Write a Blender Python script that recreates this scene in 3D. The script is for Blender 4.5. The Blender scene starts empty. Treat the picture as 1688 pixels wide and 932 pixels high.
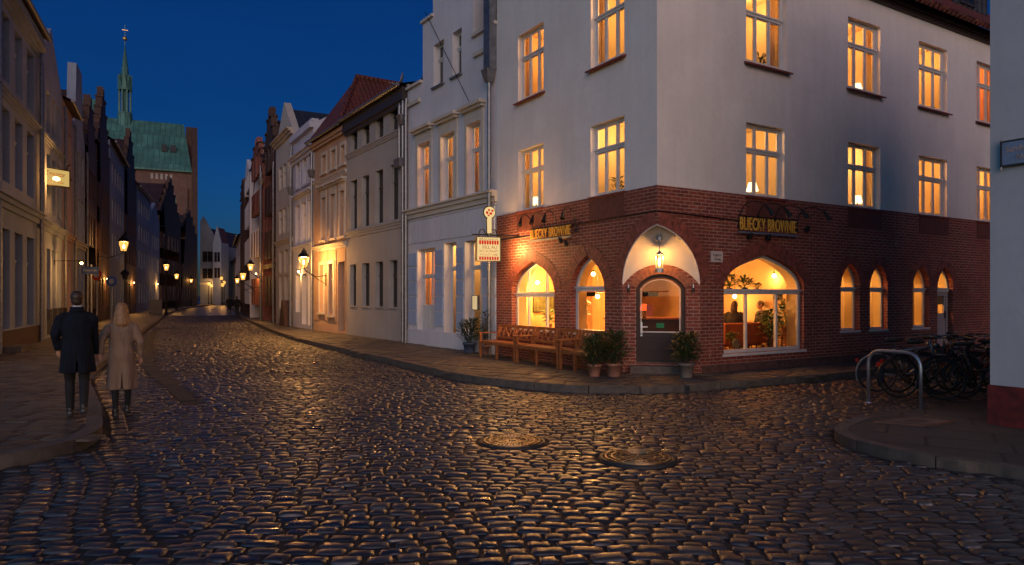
SKY_TINT = (.66, .80, 1.08, 1)
SKY_STR = .082
GLOW_DIR = (-.40, -.915, .06)
GLOW_C = (12.8, 9.5, 4.9, 1)
SUN_E = 1.6
SUN_C = (1, .56, .36)
EXPO = 0.0
import bpy, math, random
import numpy as np
from mathutils import Vector, Matrix
from mathutils.geometry import tessellate_polygon

random.seed(7)
S = bpy.context.scene
COL = S.collection
R = math.radians
# ---------------------------------------------------------------- measured camera
FPX, CX, HY, CAMH = 1144.0, 844.0, 488.0, 1.75      # focal length, centre, horizon (pixels of the photo), eye height


def ray(px):
    return (px - CX) / FPX


def gp(px, py, z=0.0):
    """ground point seen at a pixel, on the level z"""
    Y = (CAMH - z) * FPX / (py - HY)
    return Vector((ray(px) * Y, Y, z))


def at(px, Y):
    return Vector((ray(px) * Y, Y))


def zat(py, Y):
    return CAMH + (HY - py) / FPX * Y


# ---------------------------------------------------------------- tagging
def tag(o, label=None, cat=None, group=None, kind=None):
    if label: o['label'] = label
    if cat: o['category'] = cat
    if group: o['group'] = group
    if kind: o['kind'] = kind
    return o


def empty(name, loc=(0, 0, 0), rz=0.0, parent=None):
    o = bpy.data.objects.new(name, None)
    o.empty_display_size = 0.2
    COL.objects.link(o)
    o.location = loc
    o.rotation_euler = (0, 0, rz)
    if parent: o.parent = parent
    return o


def thing(name, label, cat, loc=(0, 0, 0), rz=0.0, group=None):
    return tag(empty(name, loc, rz), label, cat, group)


def kids(o):
    return [c for c in bpy.data.objects if c.parent == o]


def copy_tree(o, parent=None):
    c = o.copy()
    COL.objects.link(c)
    if parent: c.parent = parent
    for ch in kids(o):
        copy_tree(ch, c)
    return c


# ---------------------------------------------------------------- mesh builder
class MB:
    def __init__(s):
        s.v = []; s.f = []

    def add(s, vs, fs):
        b = len(s.v)
        s.v += [tuple(v) for v in vs]
        s.f += [tuple(b + i for i in f) for f in fs]

    def quad(s, a, b, c, d):
        s.add([a, b, c, d], [(0, 1, 2, 3)])

    def box(s, x0, x1, y0, y1, z0, z1):
        if x0 > x1: x0, x1 = x1, x0
        if y0 > y1: y0, y1 = y1, y0
        if z0 > z1: z0, z1 = z1, z0
        s.add([(x0, y0, z0), (x1, y0, z0), (x1, y1, z0), (x0, y1, z0), (x0, y0, z1), (x1, y0, z1), (x1, y1, z1), (x0, y1, z1)],
              [(0, 3, 2, 1), (4, 5, 6, 7), (0, 1, 5, 4), (1, 2, 6, 5), (2, 3, 7, 6), (3, 0, 4, 7)])

    def room(s, x0, x1, y0, y1, z0, z1):
        """a box seen from inside, open at y1"""
        s.add([(x0, y0, z0), (x1, y0, z0), (x1, y1, z0), (x0, y1, z0), (x0, y0, z1), (x1, y0, z1), (x1, y1, z1), (x0, y1, z1)],
              [(0, 1, 2, 3), (7, 6, 5, 4), (4, 5, 1, 0), (5, 6, 2, 1), (7, 4, 0, 3)])

    def bar(s, p, q, w, h, up=(0, 0, 1)):
        p = Vector(p); q = Vector(q); d = (q - p).normalized(); up = Vector(up)
        if abs(d.dot(up)) > .98: up = Vector((1, 0, 0))
        a = d.cross(up).normalized() * (w / 2); b = a.cross(d).normalized() * (h / 2)
        s.add([p - a - b, p + a - b, p + a + b, p - a + b, q - a - b, q + a - b, q + a + b, q - a + b],
              [(0, 3, 2, 1), (4, 5, 6, 7), (0, 1, 5, 4), (1, 2, 6, 5), (2, 3, 7, 6), (3, 0, 4, 7)])

    def tube(s, pts, r, n=8, cap=True, closed=False):
        pts = [Vector(p) for p in pts]
        m = len(pts)
        rs = r if isinstance(r, (list, tuple)) else [r] * m
        vs = []; prev = None
        for i, p in enumerate(pts):
            if closed: d = pts[(i + 1) % m] - pts[i - 1]
            else: d = pts[min(i + 1, m - 1)] - pts[max(i - 1, 0)]
            if d.length < 1e-9: d = Vector((0, 0, 1))
            d.normalize()
            if prev is None:
                a = d.cross(Vector((0, 0, 1)))
                if a.length < .05: a = d.cross(Vector((1, 0, 0)))
            else:
                a = prev - d * prev.dot(d)
                if a.length < 1e-6: a = d.cross(Vector((1, 0, 0)))
            a.normalize(); prev = a
            b = d.cross(a)
            for k in range(n):
                t = 2 * math.pi * k / n
                vs.append(p + (a * math.cos(t) + b * math.sin(t)) * rs[i])
        fs = []
        for i in range(m if closed else m - 1):
            j = (i + 1) % m
            for k in range(n):
                l = (k + 1) % n
                fs.append((i * n + k, i * n + l, j * n + l, j * n + k))
        if cap and not closed:
            fs.append(tuple(range(n - 1, -1, -1)))
            fs.append(tuple((m - 1) * n + k for k in range(n)))
        s.add(vs, fs)

    def lathe(s, prof, n=16, c=(0, 0, 0), cap=True):
        vs = []; c = Vector(c)
        for r, z in prof:
            for k in range(n):
                t = 2 * math.pi * k / n
                vs.append((c.x + r * math.cos(t), c.y + r * math.sin(t), c.z + z))
        fs = []
        for i in range(len(prof) - 1):
            for k in range(n):
                l = (k + 1) % n
                fs.append((i * n + k, i * n + l, (i + 1) * n + l, (i + 1) * n + k))
        if cap:
            fs.append(tuple(range(n - 1, -1, -1)))
            fs.append(tuple((len(prof) - 1) * n + k for k in range(n)))
        s.add(vs, fs)

    def ball(s, c, r, n=12, m=8):
        rx, ry, rz = r if isinstance(r, (tuple, list)) else (r, r, r)
        vs = []
        for i in range(m + 1):
            a = math.pi * (i + .0) / m
            sa = max(math.sin(a), .02)
            for k in range(n):
                t = 2 * math.pi * k / n
                vs.append((c[0] + rx * sa * math.cos(t), c[1] + ry * sa * math.sin(t), c[2] - rz * math.cos(a)))
        fs = []
        for i in range(m):
            for k in range(n):
                l = (k + 1) % n
                fs.append((i * n + k, i * n + l, (i + 1) * n + l, (i + 1) * n + k))
        fs.append(tuple(range(n - 1, -1, -1)))
        fs.append(tuple(m * n + k for k in range(n)))
        s.add(vs, fs)

    def rings(s, rs, n=20, cap=True):
        """elliptical rings (cx, cy, z, rx, ry)"""
        vs = []
        for cx, cy, z, rx, ry in rs:
            for k in range(n):
                t = 2 * math.pi * k / n
                vs.append((cx + rx * math.cos(t), cy + ry * math.sin(t), z))
        fs = []
        for i in range(len(rs) - 1):
            for k in range(n):
                l = (k + 1) % n
                fs.append((i * n + k, i * n + l, (i + 1) * n + l, (i + 1) * n + k))
        if cap:
            fs.append(tuple(range(n - 1, -1, -1)))
            fs.append(tuple((len(rs) - 1) * n + k for k in range(n)))
        s.add(vs, fs)

    def prism(s, poly, y0, y1):
        """outline in (x, z) given real thickness from y0 to y1 (y1 > y0: the front)"""
        tri = tessellate_polygon([[Vector((x, z, 0)) for x, z in poly]])
        n = len(poly)
        area = sum(poly[i][0] * poly[(i + 1) % n][1] - poly[(i + 1) % n][0] * poly[i][1] for i in range(n))
        vs = [(x, y0, z) for x, z in poly] + [(x, y1, z) for x, z in poly]
        fs = []
        for a, b, c in tri:
            A, B, Cc = poly[a], poly[b], poly[c]
            w = (B[0] - A[0]) * (Cc[1] - A[1]) - (Cc[0] - A[0]) * (B[1] - A[1])
            if w < 0: b, c = c, b
            fs.append((a, b, c)); fs.append((n + a, n + c, n + b))     # -y side, +y side
        for i in range(n):
            j = (i + 1) % n
            fs.append((i, n + i, n + j, j) if area > 0 else (i, j, n + j, n + i))
        s.add(vs, fs)

    def panel(s, outline, holes, y=0.0):
        """wall skin in the plane y, facing +y, with holes"""
        loops = [[Vector((x, z, 0)) for x, z in outline]] + [[Vector((x, z, 0)) for x, z in h] for h in holes]
        flat = [p for l in loops for p in l]
        fs = []
        for a, b, c in tessellate_polygon(loops):
            A, B, D = flat[a], flat[b], flat[c]
            w = (B.x - A.x) * (D.y - A.y) - (D.x - A.x) * (B.y - A.y)
            fs.append((a, c, b) if w > 0 else (a, b, c))
        s.add([(p.x, y, p.y) for p in flat], fs)

    def reveal(s, hole, y0, y1, closed=True):
        n = len(hole)
        vs = [(x, y0, z) for x, z in hole] + [(x, y1, z) for x, z in hole]
        s.add(vs, [(i, (i + 1) % n, n + (i + 1) % n, n + i) for i in range(n if closed else n - 1)])

    def build(s, name, mat, parent=None, smooth=False, bevel=0.0, loc=None, rz=None):
        me = bpy.data.meshes.new(name)
        me.from_pydata(s.v, [], s.f)
        nf = len(me.polygons)
        if nf:
            nl = len(me.loops)
            nor = np.empty(nf * 3); me.polygons.foreach_get('normal', nor); nor = nor.reshape(-1, 3)
            tot = np.empty(nf, dtype=np.int32); me.polygons.foreach_get('loop_total', tot)
            li = np.empty(nl, dtype=np.int32); me.loops.foreach_get('vertex_index', li)
            co = np.array(s.v, dtype=float)[li]
            N = np.repeat(nor, tot, axis=0)
            ux = np.stack([-N[:, 1], N[:, 0], np.zeros(nl)], 1)
            ln = np.linalg.norm(ux, axis=1)
            flatm = ln < .15
            ux[flatm] = (1, 0, 0); ln[flatm] = 1
            ux /= ln[:, None]
            vx = np.cross(N, ux)
            uv = np.stack([(co * ux).sum(1), (co * vx).sum(1)], 1)
            l = me.uv_layers.new(name='UVMap')
            l.data.foreach_set('uv', uv.astype(np.float32).ravel())
            if smooth:
                me.polygons.foreach_set('use_smooth', np.ones(nf, dtype=bool))
        if mat: me.materials.append(mat)
        o = bpy.data.objects.new(name, me)
        COL.objects.link(o)
        if parent: o.parent = parent
        if loc is not None: o.location = loc
        if rz is not None: o.rotation_euler = (0, 0, rz)
        if bevel:
            b = o.modifiers.new('bevel', 'BEVEL'); b.width = bevel; b.segments = 2; b.limit_method = 'ANGLE'
        return o


def fuse(mb, name, mat, parent, voxel=.012, smooth=4, cut=None):
    """join overlapping closed shapes into one continuous skin"""
    me = bpy.data.meshes.new('tmp'); me.from_pydata(mb.v, [], mb.f)
    o = bpy.data.objects.new('tmp', me); COL.objects.link(o)
    m = o.modifiers.new('r', 'REMESH'); m.mode = 'VOXEL'; m.voxel_size = voxel
    m2 = o.modifiers.new('s', 'SMOOTH'); m2.iterations = smooth; m2.factor = .5
    co = None
    if cut is not None:
        cme = bpy.data.meshes.new('cut'); cme.from_pydata(cut.v, [], cut.f)
        co = bpy.data.objects.new('cut', cme); COL.objects.link(co)
        b = o.modifiers.new('b', 'BOOLEAN'); b.operation = 'DIFFERENCE'; b.object = co; b.solver = 'EXACT'
    bpy.context.view_layer.update()
    dg = bpy.context.evaluated_depsgraph_get()
    new = bpy.data.meshes.new_from_object(o.evaluated_get(dg))
    bpy.data.objects.remove(o); bpy.data.meshes.remove(me)
    if co: bpy.data.objects.remove(co); bpy.data.meshes.remove(cme)
    new.name = name
    new.materials.clear(); new.materials.append(mat)
    new.polygons.foreach_set('use_smooth', np.ones(len(new.polygons), dtype=bool))
    r = bpy.data.objects.new(name, new); COL.objects.link(r)
    if parent: r.parent = parent
    return r


def text_mesh(name, txt, size, mat, parent, depth=.01, width=None, bold=0.0, align='CENTER', loc=(0, 0, 0), spacing=1.0, line=1.0, facing=1):
    """lettering: stands in the x-z plane of its parent, read from the +y side"""
    cu = bpy.data.curves.new('t', 'FONT')
    cu.body = txt; cu.size = size; cu.extrude = depth / 2; cu.align_x = align; cu.align_y = 'CENTER'
    cu.offset = bold; cu.space_character = spacing; cu.space_line = line; cu.resolution_u = 3
    o = bpy.data.objects.new('t', cu); COL.objects.link(o)
    bpy.context.view_layer.update()
    dg = bpy.context.evaluated_depsgraph_get()
    me = bpy.data.meshes.new_from_object(o.evaluated_get(dg))
    bpy.data.objects.remove(o); bpy.data.curves.remove(cu)
    co = np.empty(len(me.vertices) * 3); me.vertices.foreach_get('co', co); co = co.reshape(-1, 3)
    if width:
        k = width / (co[:, 0].max() - co[:, 0].min())
        co[:, 0] *= k
    # text x to the reader's right: from the +y side that is local -x
    out = np.stack([-co[:, 0] * facing + loc[0], co[:, 2] * facing + loc[1], co[:, 1] + loc[2]], 1)
    me.vertices.foreach_set('co', out.ravel())
    me.name = name; me.materials.clear(); me.materials.append(mat)
    r = bpy.data.objects.new(name, me); COL.objects.link(r)
    if parent: r.parent = parent
    return r


# ---------------------------------------------------------------- facade frames
class Facade:
    """vertical plane from A to B, the street on its left; local x along, y outward, z up"""
    def __init__(s, A, B):
        s.A = Vector((A[0], A[1])); s.B = Vector((B[0], B[1]))
        s.d = (s.B - s.A); s.L = s.d.length; s.d.normalize()
        s.n = Vector((-s.d.y, s.d.x))
        s.rz = math.atan2(s.d.y, s.d.x)
        s.loc = (A[0], A[1], 0)

    def t(s, px, off=0.0):
        r = ray(px); P = s.A + s.n * off
        return (r * P.y - P.x) / (s.d.x - r * s.d.y)

    def Y(s, px, off=0.0):
        return s.A.y + s.n.y * off + s.d.y * s.t(px, off)

    def z(s, px, py, off=0.0):
        return zat(py, s.Y(px, off))

    def p(s, t, o=0.0, z=0.0):
        q = s.A + s.d * t + s.n * o
        return Vector((q.x, q.y, z))

    def row(s, rects, off=0.0):
        """windows of one storey from pixel boxes (x0, x1, ytop, ybottom): true widths, shared levels"""
        out = []
        for x0, x1, yt, yb in rects:
            a, b = sorted((s.t(x0, off), s.t(x1, off)))
            xm = (x0 + x1) / 2
            out.append([a, b, s.z(xm, yb, off), s.z(xm, yt, off)])
        z0 = sum(o[2] for o in out) / len(out); z1 = sum(o[3] for o in out) / len(out)
        return [(a, b, z0, z1) for a, b, _, _ in out]


# ---------------------------------------------------------------- materials
MATS = {}


class NT:
    def __init__(s, name):
        s.m = bpy.data.materials.new(name); s.m.use_nodes = True
        s.t = s.m.node_tree; s.t.nodes.clear()
        s.out = s.n('ShaderNodeOutputMaterial')

    def n(s, typ, **kw):
        x = s.t.nodes.new(typ)
        for k, v in kw.items():
            if k.startswith('i_'):
                key = k[2:]
                key = int(key) if key.isdigit() else key.replace('_', ' ')
                x.inputs[key].default_value = v
            else:
                setattr(x, k, v)
        return x

    def l(s, a, b):
        s.t.links.new(a, b)

    def ramp(s, fac, stops):
        r = s.n('ShaderNodeValToRGB')
        e = r.color_ramp.elements
        while len(e) < len(stops): e.new(.5)
        for i, (p, c) in enumerate(stops):
            e[i].position = p; e[i].color = (*c, 1) if len(c) == 3 else c
        s.l(fac, r.inputs[0])
        return r.outputs[0]

    def mix(s, fac, a, b, mode='MIX'):
        x = s.n('ShaderNodeMix', data_type='RGBA', blend_type=mode)
        for sock, v in ((x.inputs[0], fac), (x.inputs[6], a), (x.inputs[7], b)):
            if hasattr(v, 'is_linked'): s.l(v, sock)
            else: sock.default_value = (*v, 1) if isinstance(v, (tuple, list)) and len(v) == 3 else v
        return x.outputs[2]

    def noise(s, vec, scale, detail=4, rough=.55):
        x = s.n('ShaderNodeTexNoise', i_Scale=scale, i_Detail=detail, i_Roughness=rough)
        if vec is not None: s.l(vec, x.inputs['Vector'])
        return x.outputs['Fac']

    def bump(s, h, strength, dist=.02, normal=None):
        b = s.n('ShaderNodeBump', i_Strength=strength, i_Distance=dist)
        s.l(h, b.inputs['Height'])
        if normal: s.l(normal, b.inputs['Normal'])
        return b.outputs[0]

    def coords(s, kind='Object', scale=(1, 1, 1)):
        t = s.n('ShaderNodeTexCoord')
        mp = s.n('ShaderNodeMapping')
        mp.inputs['Scale'].default_value = scale
        s.l(t.outputs[kind], mp.inputs['Vector'])
        return mp.outputs[0]

    def bsdf(s, col, rough=.6, normal=None, metal=0.0, **kw):
        b = s.n('ShaderNodeBsdfPrincipled')
        b.inputs['Metallic'].default_value = metal
        for sock, v in ((b.inputs['Base Color'], col), (b.inputs['Roughness'], rough)):
            if hasattr(v, 'is_linked'): s.l(v, sock)
            else: sock.default_value = (*v, 1) if isinstance(v, (tuple, list)) and len(v) == 3 else v
        if normal: s.l(normal, b.inputs['Normal'])
        for k, v in kw.items(): b.inputs[k.replace('_', ' ')].default_value = v
        s.l(b.outputs[0], s.out.inputs[0])
        return b


def simple(name, col, rough=.5, metal=0.0, var=.25, scale=6.0, bump=.15, bscale=40.0, spec=.5):
    if name in MATS: return MATS[name]
    k = NT(name); c = k.coords()
    n1 = k.noise(c, scale, 5)
    lo = tuple(x * (1 - var) for x in col); hi = tuple(min(1, x * (1 + var)) for x in col)
    cc = k.ramp(n1, [(.3, lo), (.7, hi)])
    nb = k.bump(k.noise(c, bscale, 3), bump, .005) if bump else None
    rr = k.n('ShaderNodeMapRange', i_To_Min=max(.05, rough - .12), i_To_Max=min(1, rough + .12)); k.l(n1, rr.inputs[0])
    k.bsdf(cc, rr.outputs[0], nb, metal, Specular_IOR_Level=spec)
    MATS[name] = k.m
    return k.m


def plaster(name, col, dirt=.35, streak=.5, bump=.25):
    if name in MATS: return MATS[name]
    k = NT(name); c = k.coords(); cs = k.coords('Object', (2.2, 2.2, .22))
    big = k.noise(c, .55, 5); st = k.noise(cs, 2.0, 6, .6); fine = k.noise(c, 7, 6, .65)
    d = tuple(x * (1 - dirt) for x in col)
    a = k.ramp(big, [(.32, d), (.62, col)])
    b = k.mix(k.ramp(st, [(.42, (0, 0, 0)), (.75, (streak, streak, streak))]), a, tuple(x * .62 for x in col))
    b2 = k.mix(k.ramp(fine, [(.3, (.22,) * 3), (.62, (0, 0, 0))]), b, tuple(x * .7 for x in col))
    b2 = k.mix(k.ramp(k.noise(k.coords('Object', (1, 1, 1.4)), .85, 3, .4), [(.60, (0, 0, 0)), (.63, (.09,) * 3)]), b2, tuple(min(.9, x * 1.25) for x in col))
    crk = k.n('ShaderNodeTexVoronoi', feature='DISTANCE_TO_EDGE', i_Scale=.42); wv = k.n('ShaderNodeVectorMath', operation='MULTIPLY_ADD'); wv.inputs[1].default_value = (.9, .9, .9); wn_ = k.n('ShaderNodeTexNoise', i_Scale=1.7, i_Detail=6.0); k.l(c, wn_.inputs['Vector']); k.l(wn_.outputs['Color'], wv.inputs[0]); k.l(c, wv.inputs[2]); k.l(wv.outputs[0], crk.inputs['Vector'])
    ck = k.mix(k.ramp(k.noise(c, .5, 2), [(.5, (0, 0, 0)), (.58, (1, 1, 1))]), (0, 0, 0), k.ramp(crk.outputs['Distance'], [(0, (.14,) * 3), (.005, (0, 0, 0))]))
    b2 = k.mix(ck, b2, tuple(x * .35 for x in col))
    h = k.mix(.5, k.noise(c, 28, 5, .7), k.noise(c, 2.2, 3))
    k.bsdf(b2, .85, k.bump(h, bump, .02), Specular_IOR_Level=.25)
    MATS[name] = k.m
    return k.m


def brick(name, c1, c2, mortar, bw=.24, bh=.073, joint=.011, stain=.4, bump=.7):
    if name in MATS: return MATS[name]
    k = NT(name); uv = k.coords('UV')
    warp = k.n('ShaderNodeTexNoise', i_Scale=6.0, i_Detail=2.0); k.l(uv, warp.inputs['Vector'])
    w = k.n('ShaderNodeVectorMath', operation='MULTIPLY_ADD'); w.inputs[1].default_value = (.012, .012, 0)
    k.l(warp.outputs['Color'], w.inputs[0]); k.l(uv, w.inputs[2])
    b = k.n('ShaderNodeTexBrick', i_Scale=1.0, i_Mortar_Size=joint, i_Mortar_Smooth=.25, i_Bias=0.0, i_Brick_Width=bw, i_Row_Height=bh)
    b.offset = .5
    b.inputs['Color1'].default_value = (*c1, 1); b.inputs['Color2'].default_value = (*c2, 1); b.inputs['Mortar'].default_value = (*mortar, 1)
    k.l(w.outputs[0], b.inputs['Vector'])
    big = k.noise(uv, .6, 5); fine = k.noise(uv, 9, 5, .7)
    c = k.mix(k.ramp(fine, [(.35, (.55,) * 3), (.65, (0, 0, 0))]), b.outputs[0], tuple(x * .45 for x in c1))
    c = k.mix(k.ramp(big, [(.38, (stain,) * 3), (.62, (0, 0, 0))]), c, tuple(x * .4 for x in c1))
    salt = k.noise(uv, 2.3, 6, .7)
    c = k.mix(k.ramp(salt, [(.60, (0, 0, 0)), (.76, (.45,) * 3)]), c, tuple(min(1, x * 1.15) for x in mortar))
    inv = k.n('ShaderNodeMath', operation='SUBTRACT', i_0=1.0); k.l(b.outputs['Fac'], inv.inputs[1])
    nb = k.bump(inv.outputs[0], bump, .008)
    nb = k.bump(fine, .25, .006, nb)
    k.bsdf(c, .68, nb, Specular_IOR_Level=.3)
    MATS[name] = k.m
    return k.m


def tiles(name, c1, c2, w=.22, h=.32):
    if name in MATS: return MATS[name]
    k = NT(name); uv = k.coords('UV')
    b = k.n('ShaderNodeTexBrick', i_Scale=1.0, i_Mortar_Size=.022, i_Mortar_Smooth=.4, i_Brick_Width=w, i_Row_Height=h)
    b.offset = 0.0
    b.inputs['Color1'].default_value = (*c1, 1); b.inputs['Color2'].default_value = (*c2, 1); b.inputs['Mortar'].default_value = (.012, .008, .008, 1)
    k.l(uv, b.inputs['Vector'])
    st = k.noise(uv, 1.3, 5)
    c = k.mix(k.ramp(st, [(.4, (.6,) * 3), (.65, (0, 0, 0))]), b.outputs[0], tuple(x * .4 for x in c1))
    sep = k.n('ShaderNodeSeparateXYZ'); k.l(uv, sep.inputs[0])
    fr = k.n('ShaderNodeMath', operation='DIVIDE', i_1=h); k.l(sep.outputs[1], fr.inputs[0])
    fr2 = k.n('ShaderNodeMath', operation='FRACT'); k.l(fr.outputs[0], fr2.inputs[0])
    sx = k.n('ShaderNodeMath', operation='MULTIPLY', i_1=2 * math.pi / w); k.l(sep.outputs[0], sx.inputs[0])
    sn = k.n('ShaderNodeMath', operation='SINE'); k.l(sx.outputs[0], sn.inputs[0])
    hh = k.n('ShaderNodeMath', operation='MULTIPLY_ADD', i_1=-1.2); k.l(fr2.outputs[0], hh.inputs[0]); k.l(sn.outputs[0], hh.inputs[2])
    k.bsdf(c, .6, k.bump(hh.outputs[0], .8, .03))
    MATS[name] = k.m
    return k.m


def glow(name, col, strength):
    if name in MATS: return MATS[name]
    k = NT(name)
    e = k.n('ShaderNodeEmission', i_Strength=strength); e.inputs[0].default_value = (*col, 1)
    k.l(e.outputs[0], k.out.inputs[0])
    MATS[name] = k.m
    return k.m


def glass_clear(name='window_glass', tint=(.95, .97, .97), dirt=.0):
    if name in MATS: return MATS[name]
    k = NT(name)
    tr = k.n('ShaderNodeBsdfTransparent'); tr.inputs[0].default_value = (*tint, 1)
    gl = k.n('ShaderNodeBsdfGlossy', i_Roughness=.02)
    fr = k.n('ShaderNodeFresnel', i_IOR=1.45)
    mx = k.n('ShaderNodeMixShader')
    k.l(fr.outputs[0], mx.inputs[0]); k.l(tr.outputs[0], mx.inputs[1]); k.l(gl.outputs[0], mx.inputs[2])
    k.l(mx.outputs[0], k.out.inputs[0])
    MATS[name] = k.m
    return k.m


def lamp_glass():
    """faintly frosted lantern glass that scatters the bulb's own light"""
    if 'lantern_glass' in MATS: return MATS['lantern_glass']
    k = NT('lantern_glass')
    tr = k.n('ShaderNodeBsdfTransparent'); e = k.n('ShaderNodeEmission', i_Strength=2.2); e.inputs[0].default_value = (1, .44, .09, 1)
    mx = k.n('ShaderNodeMixShader', i_Fac=.45)
    k.l(tr.outputs[0], mx.inputs[1]); k.l(e.outputs[0], mx.inputs[2]); k.l(mx.outputs[0], k.out.inputs[0])
    MATS['lantern_glass'] = k.m
    return k.m


def leaf_mat(name, c1, c2):
    if name in MATS: return MATS[name]
    k = NT(name); c = k.coords()
    n = k.noise(c, 9, 3)
    k.bsdf(k.ramp(n, [(.35, c1), (.65, c2)]), .45, None)
    MATS[name] = k.m
    return k.m


WARM = (1.0, .44, .105)


def point(name, loc, power, col=WARM, r=.08, parent=None):
    l = bpy.data.lights.new(name, 'POINT'); l.energy = power; l.color = col; l.shadow_soft_size = r
    o = bpy.data.objects.new(name, l); COL.objects.link(o); o.location = loc
    if parent: o.parent = parent
    return o


def catmull(pts, n=8):
    pts = [Vector(p) for p in pts]; out = []
    for i in range(len(pts) - 1):
        p0 = pts[max(i - 1, 0)]; p1 = pts[i]; p2 = pts[i + 1]; p3 = pts[min(i + 2, len(pts) - 1)]
        for k in range(n):
            t = k / n
            out.append(.5 * ((2 * p1) + (p2 - p0) * t + (2 * p0 - 5 * p1 + 4 * p2 - p3) * t * t + (3 * p1 - p0 - 3 * p2 + p3) * t ** 3))
    out.append(pts[-1])
    return out


def bez(p0, p1, p2, p3, n):
    o = []
    for i in range(n + 1):
        t = i / n; u = 1 - t
        o.append(tuple(u ** 3 * a + 3 * u * u * t * b + 3 * u * t * t * c + t ** 3 * d for a, b, c, d in zip(p0, p1, p2, p3)))
    return o


def pointed(t0, t1, zs, za, n=9):
    """pointed arch curve from (t0, zs) over the apex to (t1, zs)"""
    m = (t0 + t1) / 2; w = m - t0; h = za - zs
    l = bez((t0, zs), (t0 + .03 * w, zs + .46 * h), (t0 + .42 * w, zs + .76 * h), (m, za), n)
    r = [(2 * m - x, z) for x, z in reversed(l[:-1])]
    return l + r


def segment(t0, t1, zs, rise, n=14):
    w = (t1 - t0) / 2; Rr = (w * w + rise * rise) / (2 * rise); m = (t0 + t1) / 2; a0 = math.asin(min(1, w / Rr))
    return [(m + Rr * math.sin(-a0 + 2 * a0 * i / n), zs + rise - Rr + Rr * math.cos(-a0 + 2 * a0 * i / n)) for i in range(n + 1)]


def voussoirs(mb, curve, depth, y0, y1, bw=.075, gap=.010, both=True):
    """bricks laid radially along a curve in (x, z)"""
    P = [Vector(c) for c in curve]
    seg = [(P[i + 1] - P[i]).length for i in range(len(P) - 1)]; tot = sum(seg); n = max(4, int(tot / bw))

    def pos(s):
        for i, l in enumerate(seg):
            if s <= l or i == len(seg) - 1:
                d = (P[i + 1] - P[i]).normalized(); return P[i] + d * s, d
            s -= l
    for k in range(n):
        s0 = tot * k / n + gap / 2; s1 = tot * (k + 1) / n - gap / 2
        a, da = pos(s0); b, db = pos(s1)
        na = Vector((-da.y, da.x)); nb = Vector((-db.y, db.x))
        dep = depth * (1 + random.uniform(-.01, .01)); j = random.uniform(-.003, .003)
        q = [a, b, b + nb * dep, a + na * dep]
        mb.prism([(v.x, v.y) for v in q], y0, y1 + j)
# ---------------------------------------------------------------- palette
M_WHITE = plaster('white_plaster', (.78, .73, .69), .13, .24)
M_WHITE2 = plaster('cool_white_plaster', (.64, .63, .66), .15, .22)
M_GREY = plaster('grey_beige_plaster', (.37, .36, .35), .16, .2)
M_ORANGE = plaster('orange_plaster', (.50, .34, .23), .2, .25)
M_BLUE = plaster('pale_blue_plaster', (.52, .54, .64), .15, .2)
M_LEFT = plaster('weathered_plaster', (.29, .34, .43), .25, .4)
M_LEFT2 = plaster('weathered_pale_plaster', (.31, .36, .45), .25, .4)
M_CREAM = plaster('cream_plaster', (.52, .47, .41), .2, .3)
M_PINK = plaster('dusty_pink_plaster', (.42, .31, .30), .25, .3)
M_TRIM = plaster('trim_plaster', (.58, .53, .46), .2, .25)
M_BLUEBLOCK = plaster('blue_rustic_blocks', (.38, .46, .62), .15, .2)
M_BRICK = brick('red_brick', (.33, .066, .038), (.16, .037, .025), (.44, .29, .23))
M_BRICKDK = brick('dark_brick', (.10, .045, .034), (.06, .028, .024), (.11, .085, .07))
M_BRICKCH = brick('church_brick', (.20, .10, .075), (.13, .07, .055), (.2, .15, .13), .6, .22, .02)
M_VOUSS = simple('arch_brick', (.23, .06, .04), .7, var=.5, scale=9, bump=.4)
M_VOUSS2 = simple('door_arch_brick', (.24, .085, .045), .7, var=.35, scale=9, bump=.4)
M_TILE = tiles('red_roof_tile', (.22, .055, .03), (.14, .04, .025))
M_TILEDK = tiles('brown_roof_tile', (.09, .04, .03), (.06, .03, .025))
M_SLATE = tiles('slate_roof', (.05, .055, .065), (.035, .04, .05), .3, .3)
M_COPPER = None
M_FRAME = simple('white_window_frame', (.62, .60, .57), .45, var=.08, bump=.05)
M_DKFRAME = simple('dark_window_frame', (.035, .03, .028), .4, var=.2, bump=.05)
M_IRON = simple('black_iron', (.018, .017, .017), .45, .6, bump=.1)
M_ZINC = simple('zinc_pipe', (.20, .21, .23), .42, .7, var=.25, bump=.08)
M_STEEL = simple('galvanised_steel', (.42, .45, .50), .35, .85, var=.15, bump=.05)
M_DARKPANE = None
M_ROOM = simple('warm_room_wall', (.78, .62, .38), .8, var=.12, scale=1.5, bump=0)
M_ROOMPALE = simple('pale_room_wall', (.80, .66, .42), .8, var=.08, scale=1.5, bump=0)
M_ROOMOR = simple('orange_room_wall', (.78, .43, .17), .8, var=.2, scale=1.5, bump=0)
_k = NT('curtain_cloth'); _d = _k.n('ShaderNodeBsdfDiffuse'); _d.inputs[0].default_value = (.8, .62, .36, 1); _t = _k.n('ShaderNodeBsdfTranslucent'); _t.inputs[0].default_value = (.85, .66, .38, 1)
_m = _k.n('ShaderNodeMixShader', i_Fac=.6); _k.l(_d.outputs[0], _m.inputs[1]); _k.l(_t.outputs[0], _m.inputs[2]); _k.l(_m.outputs[0], _k.out.inputs[0]); M_CURT = _k.m
M_CAFE = simple('amber_cafe_wall', (.56, .35, .16), .85, var=.25, scale=1.2, bump=0)
M_SILL = simple('red_tile_sill', (.19, .04, .025), .5, var=.4, scale=12)
M_WOOD = simple('teak_wood', (.27, .088, .026), .42, var=.35, scale=14, bump=.2)
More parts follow.
